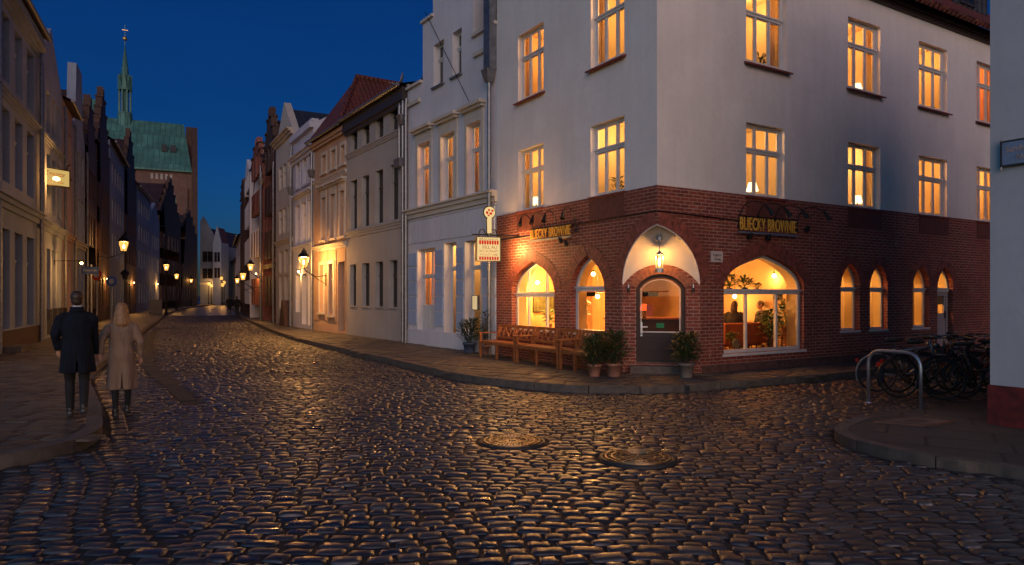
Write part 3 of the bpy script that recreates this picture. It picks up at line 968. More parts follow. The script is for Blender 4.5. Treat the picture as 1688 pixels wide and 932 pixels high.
def window(par, a, b, z0, z1, rec=.16, cols=2, trans=.34, mat=None, pane='dark', fw=.06, bw=.045, low=None, sill=None, sill_out=.09, arch=None, hsplit=None):
    """a casement in its opening: frame with mullions and transom, and its panes as a sub-part"""
    mat = mat or M_FRAME
    m = MB(); d0, d1 = -rec - .05, -rec
    if arch is None:
        m.box(a, a + fw, d0, d1, z0, z1); m.box(b - fw, b, d0, d1, z0, z1); m.box(a + fw, b - fw, d0, d1, z0, z0 + fw); m.box(a + fw, b - fw, d0, d1, z1 - fw, z1)
        zt = z1 - (z1 - z0) * trans if trans else None
        if zt:
            m.box(a + fw, b - fw, d0, d1 + .022, zt - .045, zt + .045)
            m.box(a + fw * .4, b - fw * .4, d0, d1 + .045, zt + .012, zt + .05)
        spans = [(z0 + fw, zt - .045), (zt + .045, z1 - fw)] if zt else [(z0 + fw, z1 - fw)]
        for s0, s1 in spans:
            for k in range(1, cols):
                x = a + (b - a) * k / cols; m.box(x - bw / 2, x + bw / 2, d0 - .003, d1 + .012, s0, s1)
            for k in range(cols):           # sash frames within
                xa = a + fw + .004 if k == 0 else a + (b - a) * k / cols + bw / 2 + .003
                xb = b - fw - .004 if k == cols - 1 else a + (b - a) * (k + 1) / cols - bw / 2 - .003
                sw = .022
                m.box(xa, xa + sw, d0 + .01, d1 - .008, s0, s1); m.box(xb - sw, xb, d0 + .01, d1 - .008, s0, s1)
                m.box(xa + sw, xb - sw, d0 + .01, d1 - .008, s0, s0 + .028); m.box(xa + sw, xb - sw, d0 + .01, d1 - .008, s1 - .022, s1)
            if hsplit:
                for q in range(1, hsplit):
                    zz = s0 + (s1 - s0) * q / hsplit
                    if s1 - s0 > .8: m.box(a + fw, b - fw, d0 + .006, d1 - .004, zz - .014, zz + .014)
    else:
        zs, cv = arch                         # springing level and the arch curve
        ins = []
        cx, cz = (a + b) / 2, zs
        for x, z in cv:
            ins.append((cx + (x - cx) * (1 - fw / ((b - a) / 2)), cz + (z - cz) * (1 - fw / max(.1, (max(c[1] for c in cv) - zs)))))
        n = len(cv)
        outer = [(a, z0), (b, z0)] + list(reversed(cv)); inner = [(a + fw, z0 + fw), (b - fw, z0 + fw)] + list(reversed(ins))
        nn = len(outer); vs = []
        for yy in (d0, d1):
            vs += [(x, yy, z) for x, z in outer] + [(x, yy, z) for x, z in inner]
        fs = []
        for i in range(nn):
            j = (i + 1) % nn
            fs.append((2 * nn + j, 2 * nn + i, 3 * nn + i, 3 * nn + j))       # front
            fs.append((nn + i, nn + j, 3 * nn + j, 3 * nn + i))               # inner edge
            fs.append((i, j, nn + j, nn + i))                                # back
        m.add(vs, fs)
        zt = trans
        m.box(a + fw * .6, b - fw * .6, d0 - .004, d1 + .03, zt - .06, zt + .055); m.box(a, b, d0, d1 + .055, zt + .01, zt + .04)
        za = max(c[1] for c in cv)

        def top(x):
            for i in range(n - 1):
                if min(cv[i][0], cv[i + 1][0]) <= x <= max(cv[i][0], cv[i + 1][0]):
                    f = (x - cv[i][0]) / (cv[i + 1][0] - cv[i][0] + 1e-9); return cv[i][1] + f * (cv[i + 1][1] - cv[i][1])
            return za
        for k in range(1, cols):
            x = a + (b - a) * k / cols if not low else a + (b - a) * low[k - 1]
            m.box(x - bw / 2, x + bw / 2, d0 - .003, d1 + .012, z0 + fw, zt - .06)
            if hsplit: m.box(x - bw / 2, x + bw / 2, d0 - .003, d1 + .008, zt + .055, top(x) - .02)
    w = m.build('window', mat, par)
    m = MB()
    if arch is None: m.quad((a + .01, -rec - .026, z0 + .01), (a + .01, -rec - .026, z1 - .01), (b - .01, -rec - .026, z1 - .01), (b - .01, -rec - .026, z0 + .01))
    else: m.panel([(a + .02, z0 + .02), (b - .02, z0 + .02)] + [(x, z - .02) for x, z in reversed(arch[1])], [], -rec - .026)
    m.build('pane', M_GLASS if pane == 'clear' else M_DARKPANE, w)
    if sill:
        m = MB()
        if sill == 'tile':
            n = max(4, int((b - a + .16) / .11)); L = (b - a + .16)
            for k in range(n):
                x0 = a - .08 + L * k / n
                m.add([(x0 + .004, -rec, z0 + .02), (x0 + L / n - .004, -rec, z0 + .02), (x0 + L / n - .004, .12, z0 - .075), (x0 + .004, .12, z0 - .075),
                       (x0 + .004, -rec, z0 - .03), (x0 + L / n - .004, -rec, z0 - .03), (x0 + L / n - .004, .115, z0 - .115), (x0 + .004, .115, z0 - .115)],
                      [(0, 3, 2, 1)[::-1], (4, 5, 6, 7)[::-1], (3, 2, 6, 7), (0, 3, 7, 4), (1, 5, 6, 2)])
            m.build('sill', M_SILL, w)
        else:
            m.box(a - .05, b + .05, -rec, sill_out, z0 - .055, z0 - .002); m.build('sill', sill, w)
    return w


def lit_room(par, a, b, z0, z1, rec, power, depth=1.5, mat=None, lamp=None, curtain=True, side=.35, col=None):
    m = MB(); m.room(a - side, b + side, -depth, -.012, z0 - .35, z1 + .22); m.build('room', mat or M_ROOM, par)
    cx = (a + b) / 2 if lamp is None else a + (b - a) * lamp
    point('room_light', (cx, -depth * .55, z1 - .15), power, col or (1, .52, .17), parent=par, r=.12)
    if curtain:
        m = MB()
        for x0, x1 in ((a - .05, a + (b - a) * .17), (b - (b - a) * .17, b + .05)):
            n = 9; vs = []
            for i in range(n):
                x = x0 + (x1 - x0) * i / (n - 1); yy = -rec - .14 - .025 * math.sin(i * 2.4)
                vs += [(x, yy, z0 + .03), (x, yy, z1 - .02), (x, yy - .006, z1 - .02), (x, yy - .006, z0 + .03)]
            fs = []
            for i in range(n - 1):
                for k in range(4): fs.append((i * 4 + k, i * 4 + (k + 1) % 4, i * 4 + 4 + (k + 1) % 4, i * 4 + 4 + k))
            m.add(vs, fs)
        m.build('curtain', M_CURT, par, smooth=True)


# ================================================================= the corner building
YC = 14.0
D1 = Vector((-.5187, .8550)); D2 = Vector((.8550, .5187))
C0 = Vector((ray(1083) * YC, YC))
CE = C0 + D1 * 6.45
LF2 = 16.0
F1 = Facade(C0, CE)                      # left face, t from the corner
F2 = Facade(C0 + D2 * LF2, C0)           # right face, t from its far end
ZB = 3.98                                # top of the brick storey
ZR = 9.75                                # eaves
corner = thing('corner_building', 'corner house with red brick ground floor, white upper walls and lit windows', 'building', (C0.x, C0.y, 0))


def sub(par, f, name='f'):
    """matrix that places facade coordinates under a thing standing at par"""
    return Matrix.Translation((f.A.x - par.location.x, f.A.y - par.location.y, 0)) @ Matrix.Rotation(f.rz, 4, 'Z')


class Face:
    """stand-in parent: objects built with it are parented to the thing and carry the facade's placing"""


def place_on(par, f, before):
    mtx = sub(par, f)
    for o in list(COL.objects):
        if o.name not in before and o.parent == par and not o.get('placed'):
            o.matrix_basis = mtx @ o.matrix_basis
            o['placed'] = 1


def names(): return set(o.name for o in COL.objects)


# openings ------------------------------------------------------------------
up1 = F1.row([(854, 896, 47, 156), (974, 1029, -28, 103)])
up1 = [(a, b, (up1[0][2]), up1[0][3]) for a, b, _, _ in up1]
lo1 = F1.row([(854.5, 895.6, 242, 345), (973.7, 1029.3, 200, 321)])
up2 = F2.row([(1398, 1451, 37, 149), (1515, 1561, 74, 180)])
zz = up2[0][2:4]
up2 = [(*sorted((F2.t(x0), F2.t(x1))), *zz) for x0, x1 in ((1230, 1297), (1398, 1451), (1515, 1561), (1610, 1644))]
lo2 = F2.row([(1230, 1293, 208, 329), (1398, 1451, 239, 342), (1515, 1561, 259, 354.5)])
zz = lo2[0][2:4]
lo2 = lo2 + [(*sorted((F2.t(1610), F2.t(1644))), *zz)]
print('corner rows', up1, lo1, up2, lo2)

before = names()
# white plaster walls
m = MB()
gx = 6.45; 
out1 = [(0, ZB), (gx, ZB), (gx, 13.2), (0, 13.2)]
holes = [rect(*h) for h in up1 + lo1]
lo_cut = min(h[2] for h in lo1)
holes1w = [rect(a, b, max(z0, ZB + .003), z1) for a, b, z0, z1 in up1 + lo1]
m.panel(out1, holes1w, 0)
for h in holes1w: m.reveal(h, -.22, 0)
m.add([(gx, 0, 0), (gx, -8, 0), (gx, -8, 9.7), (gx, 0, 13.2)], [(0, 1, 2, 3)])
m.build('white_wall', M_WHITE, corner)
place_on(corner, F1, before)
before = names()
m = MB()
out2 = [(0, ZB), (LF2, ZB), (LF2, ZR), (0, ZR)]
holes2w = [rect(a, b, max(z0, ZB + .003), z1) for a, b, z0, z1 in up2 + lo2]
m.panel(out2, holes2w, 0)
for h in holes2w: m.reveal(h, -.22, 0)
m.add([(0, 0, 0), (0, 0, ZR), (0, -6, ZR + 4), (0, -6.4, 0)], [(0, 1, 2, 3)])
m.add([(0, -6.44, 0), (LF2, -6.44, 0), (LF2, -6.44, ZR + 3.4), (0, -6.44, ZR + 3.4)], [(3, 2, 1, 0)])
m.build('white_wall', M_WHITE, corner)
for i, (a, b, z0, z1) in enumerate(up2 + lo2):
    r1 = i >= len(up2)
    window(corner, a, b, z0, z1, cols=3, trans=.36, rec=.13, pane='clear', sill=M_SILL if r1 else 'tile', sill_out=.06, fw=.065, bw=.05)
    lit_room(corner, a, b, z0, z1, .13, [52, 70, 60, 44, 55, 66, 58, 50][i], lamp=[.3, .6, .45, .5, .7, .35, .6, .4][i], mat=[M_ROOMPALE, M_ROOM, M_ROOMPALE, M_ROOMOR, M_ROOMPALE, M_ROOM, M_ROOMPALE, M_ROOM][i], curtain=i not in (2, 4, 6), col=[(1, .50, .15), (1, .46, .13), (1, .44, .11), (1, .42, .12), (1, .48, .14), (1, .54, .19), (1, .43, .11), (1, .46, .13)][i])
# eaves and roof on this side, real slope towards the ridge over the left gable
m = MB()
m.add([(-.3, .42, ZR - .12), (LF2 + .05, .42, ZR - .12), (LF2 + .05, -6.45, ZR + 6.6), (-.3, -6.45, ZR + 6.6),
       (-.3, .42, ZR - .22), (LF2 + .05, .42, ZR - .22), (LF2 + .05, -6.45, ZR + 6.5), (-.3, -6.45, ZR + 6.5)],
      [(3, 2, 1, 0)[::-1], (4, 5, 6, 7)[::-1], (0, 1, 5, 4), (1, 2, 6, 5), (3, 0, 4, 7)])
n = int(LF2 / .22)
roof_o = m.build('roof', M_TILE, corner)
m = MB()
for k in range(n):
    x = .05 + k * .22
    m.lathe([(.085, -.03), (.075, .03)], 8, (x, .44, ZR - .16)) if False else m.tube([(x, .30, ZR - .10), (x, .48, ZR - .235)], [.075, .085], 7)
m.build('eaves_tile_ends', M_TILE, roof_o)
m = MB(); m.box(0, LF2, .003, .16, ZR - .30, ZR - .10); m.box(0, LF2, .003, .09, ZR - .42, ZR - .30); m.build('eaves_moulding', M_DKWOOD, roof_o)
# dormer
dt = F2.t(1640); m = MB()
m.prism([(dt - 1.2, ZR + .8), (dt + .75, ZR + .8), (dt + .75, ZR + 2.3), (dt - 1.2, ZR + 2.3)], -3.4, -.75)
m.build('dormer', M_SLATE, corner)
window(corner, dt - .35, dt + .55, ZR + 1.1, ZR + 2.1, rec=.70, cols=2, trans=0, pane="dark", mat=M_DKFRAME)
place_on(corner, F2, before)
before = names()
for i, (a, b, z0, z1) in enumerate(up1 + lo1):
    r1 = i >= len(up1)
    window(corner, a, b, z0, z1, cols=3, trans=.36, rec=.13, pane='clear', sill=M_SILL if r1 else 'tile', sill_out=.06, fw=.065, bw=.05)
    lit_room(corner, a, b, z0, z1, .13, [50, 62, 58, 66][i], lamp=[.5, .35, .6, .55][i], depth=1.3, mat=[M_ROOM, M_ROOMPALE, M_ROOM, M_ROOMPALE][i], col=[(1, .42, .10), (1, .48, .14), (1, .46, .13), (1, .50, .16)][i], curtain=i != 3)
place_on(corner, F1, before)

# brick storey ----------------------------------------------------------------
tA = F1.t(1027); zA = F1.z(1027, 470); zAp = zat(370, YC)
tB = LF2 - F2.t(1153); zBs = F2.z(1153, 466); zsp = (zA + zBs) / 2
print('niche', tA, tB, zsp, zAp)
# left face: two arched windows and the half arch at the corner
wl = [(F1.t(915), F1.t(844.5), F1.z(880, 543), F1.z(880, 431)), (F1.t(998), F1.t(941.5), F1.z(970, 550), F1.z(970, 421))]
z0w = .5 * (wl[0][2] + wl[1][2])
spring = F1.z(880, 481) + .02
archL = [pointed(a, b, spring, za) for a, b, z0, za in wl]
holesL = [[(a, z0w), (b, z0w)] + list(reversed(cv)) for (a, b, _, _), cv in zip(wl, archL)]
# half pointed arch of the corner niche
halfL = bez((tA, zsp), (tA * .97, zsp + .55 * (zAp - zsp)), (tA * .55, zsp + .9 * (zAp - zsp)), (0.0, zAp), 10)
halfR = bez((tB, zsp), (tB * .97, zsp + .55 * (zAp - zsp)), (tB * .55, zsp + .9 * (zAp - zsp)), (0.0, zAp), 10)
BO = .018                                 # brick stands proud of the plaster
before = names()
m = MB()
m.panel([(tA, 0), (gx, 0), (gx, ZB), (-BO, ZB)] + [(t if i else t - BO, z) for i, (t, z) in enumerate(reversed(halfL))], holesL, BO)
for h in holesL: m.reveal(h, -.14, BO)
m.reveal([(tA, 0)] + halfL, -.10, BO, closed=False)
m.quad((-BO, BO, ZB), (gx, BO, ZB), (gx, 0, ZB + .01), (-BO, 0, ZB + .01))
m.quad((gx, -.1, 0), (gx, BO, 0), (gx, BO, ZB), (gx, -.1, ZB))
m.build('brick_wall', M_BRICK, corner)
for cv, dp_ in [(q_, .30) for q_ in archL] + [(halfL, -.30)]:
    m = MB(); voussoirs(m, cv, dp_, BO - .05, BO + .012); m.build('brick_arch', M_VOUSS, corner)
for h in holesL: m = MB(); m.reveal(h, -.46, -.19); m.build('inner_reveal', M_ROOM, corner)
for (a, b, _, za), cv, cols, hs in zip(wl, archL, (3, 2), (2, None)):
    if cols == 3: window(corner, a, b, z0w, za, rec=.14, cols=3, trans=F1.z(880, 486), pane='clear', arch=(spring, cv), fw=.06, bw=.05, low=(.28, .70), hsplit=2, sill=M_FRAME, sill_out=.05)
    else: window(corner, a, b, z0w, za, rec=.14, cols=1, trans=F1.z(970, 476), pane='clear', arch=(spring, cv), fw=.075, bw=.05, sill=M_FRAME, sill_out=.05)
# dark recessed brick panels and brick course
simple('rubbed_brick', (.13, .035, .024), .7, var=.3, scale=7, bump=.3)
for a, b, z0, z1 in lo1:
    m = MB(); m.box(a - .02, b + .02, BO, BO + .012, max(z0 - .52, 3.35), z0 - .1); m.build('panel_under_window', MATS['rubbed_brick'], corner)
m = MB(); m.tube([(6.3, BO + .02, 3.3), (3.2, BO + .02, 3.3), (3.1, BO + .02, 3.42), (-.02, BO + .02, 3.46)], .014, 6); m.build('cable', M_IRON, corner)
place_on(corner, F1, before)

# right face
wR = (F2.t(1192), F2.t(1324)); wRa, wRb = min(wR), max(wR)
zR0 = F2.z(1258, 580); zRa = F2.z(1258.7, 419.6); zRs = F2.z(1258, 474); zRt = F2.z(1258, 481)
small = []
for x0, x1, xa, ya in ((1385, 1416, 1399, 432.5), (1433, 1462, 1446, 435), (1503.5, 1531, 1515.5, 440), (1544, 1570, 1556, 441)):
    a, b = sorted((F2.t(x0), F2.t(x1))); small.append((a, b, F2.z((x0 + x1) / 2, ya)))
zS0 = F2.z(1400, 545); zSs = F2.z(1400, 472)
zSa = sum(s[2] for s in small) / 4
archR = pointed(wRa, wRb, zRs, zRa, 12)
cvs = [pointed(a, b, zSs, zSa) for a, b, _ in small]
holesR = [[(wRa, zR0), (wRb, zR0)] + list(reversed(archR))]
for i, ((a, b, _), cv) in enumerate(zip(small, cvs)):
    zb = zS0 if i < 3 else .25
    holesR.append([(a, zb), (b, zb)] + list(reversed(cv)))
before = names()
m = MB()
hr = [(LF2 - t, z) for t, z in halfR]
m.panel([(0, 0), (LF2 - tB, 0)] + [(t if i < len(hr) - 1 else t + BO, z) for i, (t, z) in enumerate(hr)] + [(LF2 + BO, ZB), (0, ZB)], holesR, BO)
for h in holesR[:1]: m.reveal(h, -.14, BO)
for h in holesR[1:]: m.reveal(h, -.16, BO)
m.reveal([(LF2 - tB, 0)] + hr, -.10, BO, closed=False)
m.quad((0, BO, ZB), (LF2 + BO, BO, ZB), (LF2 + BO, 0, ZB + .01), (0, 0, ZB + .01))
m.build('brick_wall', M_BRICK, corner)
for cv, dp_ in [(archR, .32), (hr, .30)] + [(q_, .24) for q_ in cvs]:
    m = MB(); voussoirs(m, cv, dp_, BO - .05, BO + .012); m.build('brick_arch', M_VOUSS, corner)
for i_, h in enumerate(holesR): m = MB(); m.reveal(h, -.46 if i_ == 0 else -.4, -.19 if i_ == 0 else -.17); m.build('inner_reveal', M_ROOM, corner)
window(corner, wRa, wRb, zR0, zRa, rec=.10, cols=3, trans=zRt, pane='clear', arch=(zRs, archR), fw=.075, bw=.055, low=(.31, .69), sill=M_FRAME, sill_out=.06)
for (a, b, _), cv in list(zip(small, cvs))[:3]:
    window(corner, a, b, zS0, zSa, rec=.12, cols=1, trans=zSs - .08, pane='clear', arch=(zSs, cv), fw=.055, sill=M_FRAME, sill_out=.02)
# side door: fanlight above a white door leaf
a, b, _ = small[3]; cv = cvs[3]
window(corner, a, b, zSs - .12, zSa, rec=.12, cols=1, trans=zSs - .07, pane='clear', arch=(zSs, cv), fw=.05)
m = MB(); zt = zSs - .125
m.box(a, a + .09, -.20, -.13, .25, zt); m.box(b - .09, b, -.20, -.13, .25, zt); m.box(a + .09, b - .09, -.20, -.13, zt - .12, zt)
m.box(a + .09, b - .09, -.20, -.155, .25, .25 + (zt - .25) * .62); m.box(a + .16, b - .16, -.155, -.145, .42, 1.15)
m.box(a + .09, a + .17, -.20, -.15, .25 + (zt - .25) * .62, zt - .12); m.box(b - .17, b - .09, -.20, -.15, .25 + (zt - .25) * .62, zt - .12)
dr = m.build('door', simple('white_door_paint', (.42, .36, .35), .45, var=.1, bump=.05), corner)
m = MB(); m.quad((a + .17, -.18, 1.5), (a + .17, -.18, zt - .12), (b - .17, -.18, zt - .12), (b - .17, -.18, 1.5)); m.build('pane', simple('frosted_warm_pane', (.25, .16, .06), .3, bump=0), dr)
m = MB(); m.box(a + .11, a + .135, -.15, -.13, 1.1, 1.32); m.bar((a + .12, -.12, 1.24), (a + .22, -.12, 1.24), .02, .02); m.build('handle', M_IRON, dr)
m = MB(); m.box(a - .1, b + .1, -.30, .25, 0, .24); m.build('doorstep', M_KERB, corner)
for a, b, z0, z1 in lo2: m = MB(); m.box(a - .02, b + .02, BO, BO + .012, max(z0 - .52, 3.35), z0 - .1); m.build('panel_under_window', MATS['rubbed_brick'], corner)
m = MB(); m.tube([(LF2 + .02, BO + .02, 3.46), (F2.t(1216), BO + .02, 3.40)], .014, 6); m.build('cable', M_IRON, corner)
# plinth stones just above the pavement
m = MB(); m.box(0, LF2 - tB - .05, BO, BO + .03, .05, .28); m.build('plinth', simple('sooty_brick', (.10, .045, .035), .8, var=.5, scale=11, bump=.4), corner)
place_on(corner, F2, before)

# the cut corner with the entrance ----------------------------------------------
PA = F1.p(tA); PB = C0 + D2 * tB
FC = Facade(PB, PA)                       # chamfer; street on its left
Lc = FC.L
before = names()
da, db = sorted((FC.t(1048.5), FC.t(1130)))
zd0 = .32; zds = FC.z(1050, 476); zdt = FC.z(1088, 452)
seg = segment(da, db, zds, zdt - zds)
segN = segment(0, Lc, zsp - .03, FC.z(1088, 436) - zsp + .03)     # where the plaster vault meets the wall
m = MB()
m.panel([(0, 0), (Lc, 0), (Lc, zsp - .03)] + list(reversed(segN))[1:-1] + [(0, zsp - .03)], [[(da, zd0), (db, zd0)] + list(reversed(seg))], 0)
m.reveal([(da, zd0), (db, zd0)] + list(reversed(seg)), -.10, 0)
m.build('brick_wall', M_BRICK, corner)
m = MB(); voussoirs(m, seg, (segN[7][1] - seg[7][1]) - .02, -.04, .012, bw=.08); m.build('brick_arch', M_VOUSS2, corner)
# door
m = MB(); fw = .085
outer = [(da, zd0), (db, zd0)] + list(reversed(seg))
ia, ib = da + fw, db - fw; si = segment(ia, ib, zds, zdt - zds - .075)
inner = [(ia, zd0 + .02), (ib, zd0 + .02)] + list(reversed(si))
nn = len(outer); vs = []
for yy in (-.2, -.075): vs += [(x, yy, z) for x, z in outer] + [(x, yy, z) for x, z in inner]
fs = []
for i in range(nn):
    j = (i + 1) % nn
    fs += [(2 * nn + j, 2 * nn + i, 3 * nn + i, 3 * nn + j), (nn + i, nn + j, 3 * nn + j, 3 * nn + i)]
m.add(vs, fs); m.build('door_frame', M_DKWOOD, corner)
zm = FC.z(1090, 549)                       # top of the wooden lower panel
m = MB()
m.box(ia + .004, ib - .004, -.15, -.11, zd0 + .02, zm); m.box(ia + .02, ib - .02, -.112, -.098, zm - .1, zm - .01); m.box(ia + .02, ib - .02, -.112, -.098, zd0 + .03, zd0 + .2)
for k in range(2):
    x0 = ia + .05 + k * (ib - ia - .06) / 2; x1 = x0 + (ib - ia) / 2 - .09
    m.box(x0, x0 + .03, -.112, -.10, zd0 + .26, zm - .16); m.box(x1 - .03, x1, -.112, -.10, zd0 + .26, zm - .16)
    m.box(x0 + .03, x1 - .03, -.112, -.10, zd0 + .26, zd0 + .29); m.box(x0 + .03, x1 - .03, -.112, -.10, zm - .19, zm - .16)
door = m.build('door', M_DKWOOD, corner)
# white bead round the glass
gi = segment(ia + .03, ib - .03, zds - .02, zdt - zds - .10)
go = [(ia + .012, zm), (ib - .012, zm)] + list(reversed(segment(ia + .012, ib - .012, zds - .02, zdt - zds - .083)))
gin = [(ia + .034, zm + .022), (ib - .034, zm + .022)] + list(reversed(gi))
m = MB(); nn = len(go); vs = []
for yy in (-.145, -.115): vs += [(x, yy, z) for x, z in go] + [(x, yy, z) for x, z in gin]
fs = []
for i in range(nn):
    j = (i + 1) % nn
    fs += [(2 * nn + j, 2 * nn + i, 3 * nn + i, 3 * nn + j), (nn + i, nn + j, 3 * nn + j, 3 * nn + i), (i, j, nn + j, nn + i)]
m.add(vs, fs); m.build('glazing_bead', M_FRAME, door)
m = MB(); m.panel(gin, [], -.13); m.build('pane', M_GLASS, door)
m = MB(); hx = ib - .03
m.box(hx - .02, hx + .02, -.108, -.095, zm - .08, zm + .22); m.bar((hx, -.07, zm + .12), (hx - .13, -.07, zm + .12), .022, .022); m.bar((hx, -.1, zm + .12), (hx, -.06, zm + .12), .02, .02); m.ball((hx, -.09, zm - .03), .02)
m.build('handle', M_STEEL, door)
m = MB(); m.box(da - .12, db + .12, -.12, .22, .0, .27); m.box(da, db, -.2, -.02, .27, zd0 + .02); m.build('doorstep', simple('worn_step', (.12, .09, .075), .7, var=.4, scale=8, bump=.3), corner)
# flyer and cards stuck to the glass
for x0, z0_, w_, h_, col in ((.80, .10, .16, .10, (.02, .30, .10)), (.38, .34, .13, .26, (.70, .10, .03))):
    xx = ia + (ib - ia) * x0 if False else ia + (ib - ia) * (1 - x0 * .62)
    m = MB(); m.box(xx - w_ / 2, xx + w_ / 2, -.142, -.137, zm + z0_, zm + z0_ + h_); m.build('paper_notice', simple('notice_%d' % int(x0 * 100), col, .7, bump=0), door)
place_on(corner, FC, before)

# plaster vault between the two half arches and the entrance wall
m = MB()
outerc = [F1.p(t, BO * .2, z) for t, z in halfL] + [Vector(((C0 + D2 * t).x, (C0 + D2 * t).y, z)) for t, z in list(reversed(halfR))[1:]]
NV = len(outerc); inn = []
sg = segment(0, Lc, zsp - .03, FC.z(1088, 436) - zsp + .03, NV - 1)
for t, z in reversed(sg): inn.append(FC.p(t, .003, z))
rows = 8
vs = []
for j in range(rows + 1):
    f = j / rows
    for i in range(NV):
        p = outerc[i].lerp(inn[i], f)
        p.z += .16 * math.sin(math.pi * f) * math.sin(math.pi * i / (NV - 1))
        vs.append(p - Vector((C0.x, C0.y, 0)))
fs = [(j * NV + i, j * NV + i + 1, (j + 1) * NV + i + 1, (j + 1) * NV + i) for j in range(rows) for i in range(NV - 1)]
m.add(vs, fs); m.build('entrance_vault', plaster('vault_plaster', (.72, .64, .55), .12, .15), corner, smooth=True)
m = MB(); m.tube([v - Vector((C0.x, C0.y, 0)) for v in outerc], .022, 6); m.build('vault_edge', M_WHITE, corner)
# ---------------------------------------------------------------- inside the cafe (seen through the glass)
LX = LF2
xs = (wRa + small[0][1]) / 2              # partition between the cafe and the small room
before = names()
m = MB()
zf, zc = .27, 3.42
fl = [(0, 0), (LX - tB, 0), (LX, -tA), (LX, -6.42), (0, -6.42)]
m.add([(x, y, zf) for x, y in fl], [tuple(range(5))[::-1]])
m.build('cafe_floor', simple('cafe_floor_boards', (.16, .09, .045), .5), corner)
m = MB(); m.quad((0, 0, zc), (LX, 0, zc), (LX, -6.42, zc), (0, -6.42, zc)); m.build('cafe_ceiling', M_CAFE, corner)
m = MB()
m.quad((xs, -6.40, zf), (LX, -6.40, zf), (LX, -6.40, zc), (xs, -6.40, zc))
m.quad((xs, 0, zf), (xs, -6.4, zf), (xs, -6.4, zc), (xs, 0, zc))
m.quad((xs + 3.2, -3.9, zf), (LX - 2.3, -3.9, zf), (LX - 2.3, -3.9, zc), (xs + 3.2, -3.9, zc))
m.build('cafe_wall', M_CAFE, corner)
m = MB(); m.quad((LX - 2.35, -6.36, zf), (LX - .5, -6.36, zf), (LX - .5, -6.36, zc), (LX - 2.35, -6.36, zc)); m.quad((LX - 3.3, -4.4, zf), (LX - 3.3, -6.36, zf), (LX - 3.3, -6.36, zc), (LX - 3.3, -4.4, zc))
m.build('orange_wall', M_ROOMOR, corner)
m = MB(); m.quad((0, -1.9, zf), (xs - .01, -1.9, zf), (xs - .01, -1.9, zc), (0, -1.9, zc)); m.quad((xs - .02, 0, zf), (xs - .02, -1.9, zf), (xs - .02, -1.9, zc), (xs - .02, 0, zc)); m.build('side_room_wall', M_ROOM, corner)
m = MB()
for (a, b, _), zb in zip(small[:3], (0, 0, 0)):
    n = 10; vs = []
    for i in range(n):
        x = a + (b - a) * (.30 + .38 * i / (n - 1)); yy = -.62 - .03 * math.sin(i * 2.2)
        vs += [(x, yy, .9), (x, yy, 3.0), (x, yy - .006, 3.0), (x, yy - .006, .9)]
    m.add(vs, [(i * 4 + k, i * 4 + (k + 1) % 4, i * 4 + 4 + (k + 1) % 4, i * 4 + 4 + k) for i in range(n - 1) for k in range(4)])
m.build('curtain', M_CURT, corner, True)
for i, (x, y, p) in enumerate(((small[0][0] + .3, -1.0, 130), (small[2][0] + .2, -1.0, 130))):
    point('side_room_light', (x, y, 2.75), p, parent=corner, r=.1)
for x, y, p in ((LX - 1.2, -5.2, 55), (LX - 1.3, -2.8, 50), (LX - 1.6, -1.3, 60), ((wRa + wRb) / 2 + .5, -1.9, 34), ((wRa + wRb) / 2 - .7, -2.4, 28)):
    point('cafe_light', (x, y, 2.82), p, parent=corner, r=.22)
place_on(corner, F2, before)


def loc2(x, y, z):
    q = F2.A + F2.d * x + F2.n * y
    return (q.x, q.y, z)


def pend(x, y, z, label, pw=240):
    t = thing('pendant_lamp', label, 'lamp', loc2(x, y, z), group='bare bulbs hanging in the cafe')
    m = MB(); m.ball((0, 0, 0), .055, 12, 8); m.build('bulb', M_LAMPGLOW, t, True)
    m = MB(); m.tube([(0, 0, .05), (0, 0, zc - z)], .006, 5); m.lathe([(.02, .04), (.022, .1)], 8); m.build('cord', M_IRON, t)
    point('bulb_light', (0, 0, -.09), pw, (1, .45, .12), .2, t)


pend(LX - .95, -F1.t(886, -.95), F1.z(886, 466, -.95), 'glowing bulb high in the arched window above the benches')
pend(LX - 1.5, -F1.t(887, -1.5), F1.z(887, 492, -1.5), 'lower glowing bulb hanging in front of the orange cafe wall')
pend(LX - 1.25, -F1.t(978, -1.25), F1.z(978, 452, -1.25), 'glowing bulb at the top of the narrower arched window')
pend(LX - 1.35, -F1.t(985, -1.35), F1.z(985, 489, -1.35), 'glowing bulb low in the narrower arched window beside the entrance')
pend(F2.t(1276, -1.3), -1.3, F2.z(1276, 455, -1.3), 'glowing bulb above the shelf plants in the wide pointed window', 42)
pend(F2.t(1211, -2.3), -2.3, F2.z(1211, 489, -2.3), 'glowing bulb above the first seated guest in the wide window', 42)
pend(F2.t(1246, -2.6), -2.6, F2.z(1246, 489, -2.6), 'small glowing bulb in the middle of the wide window', 42)


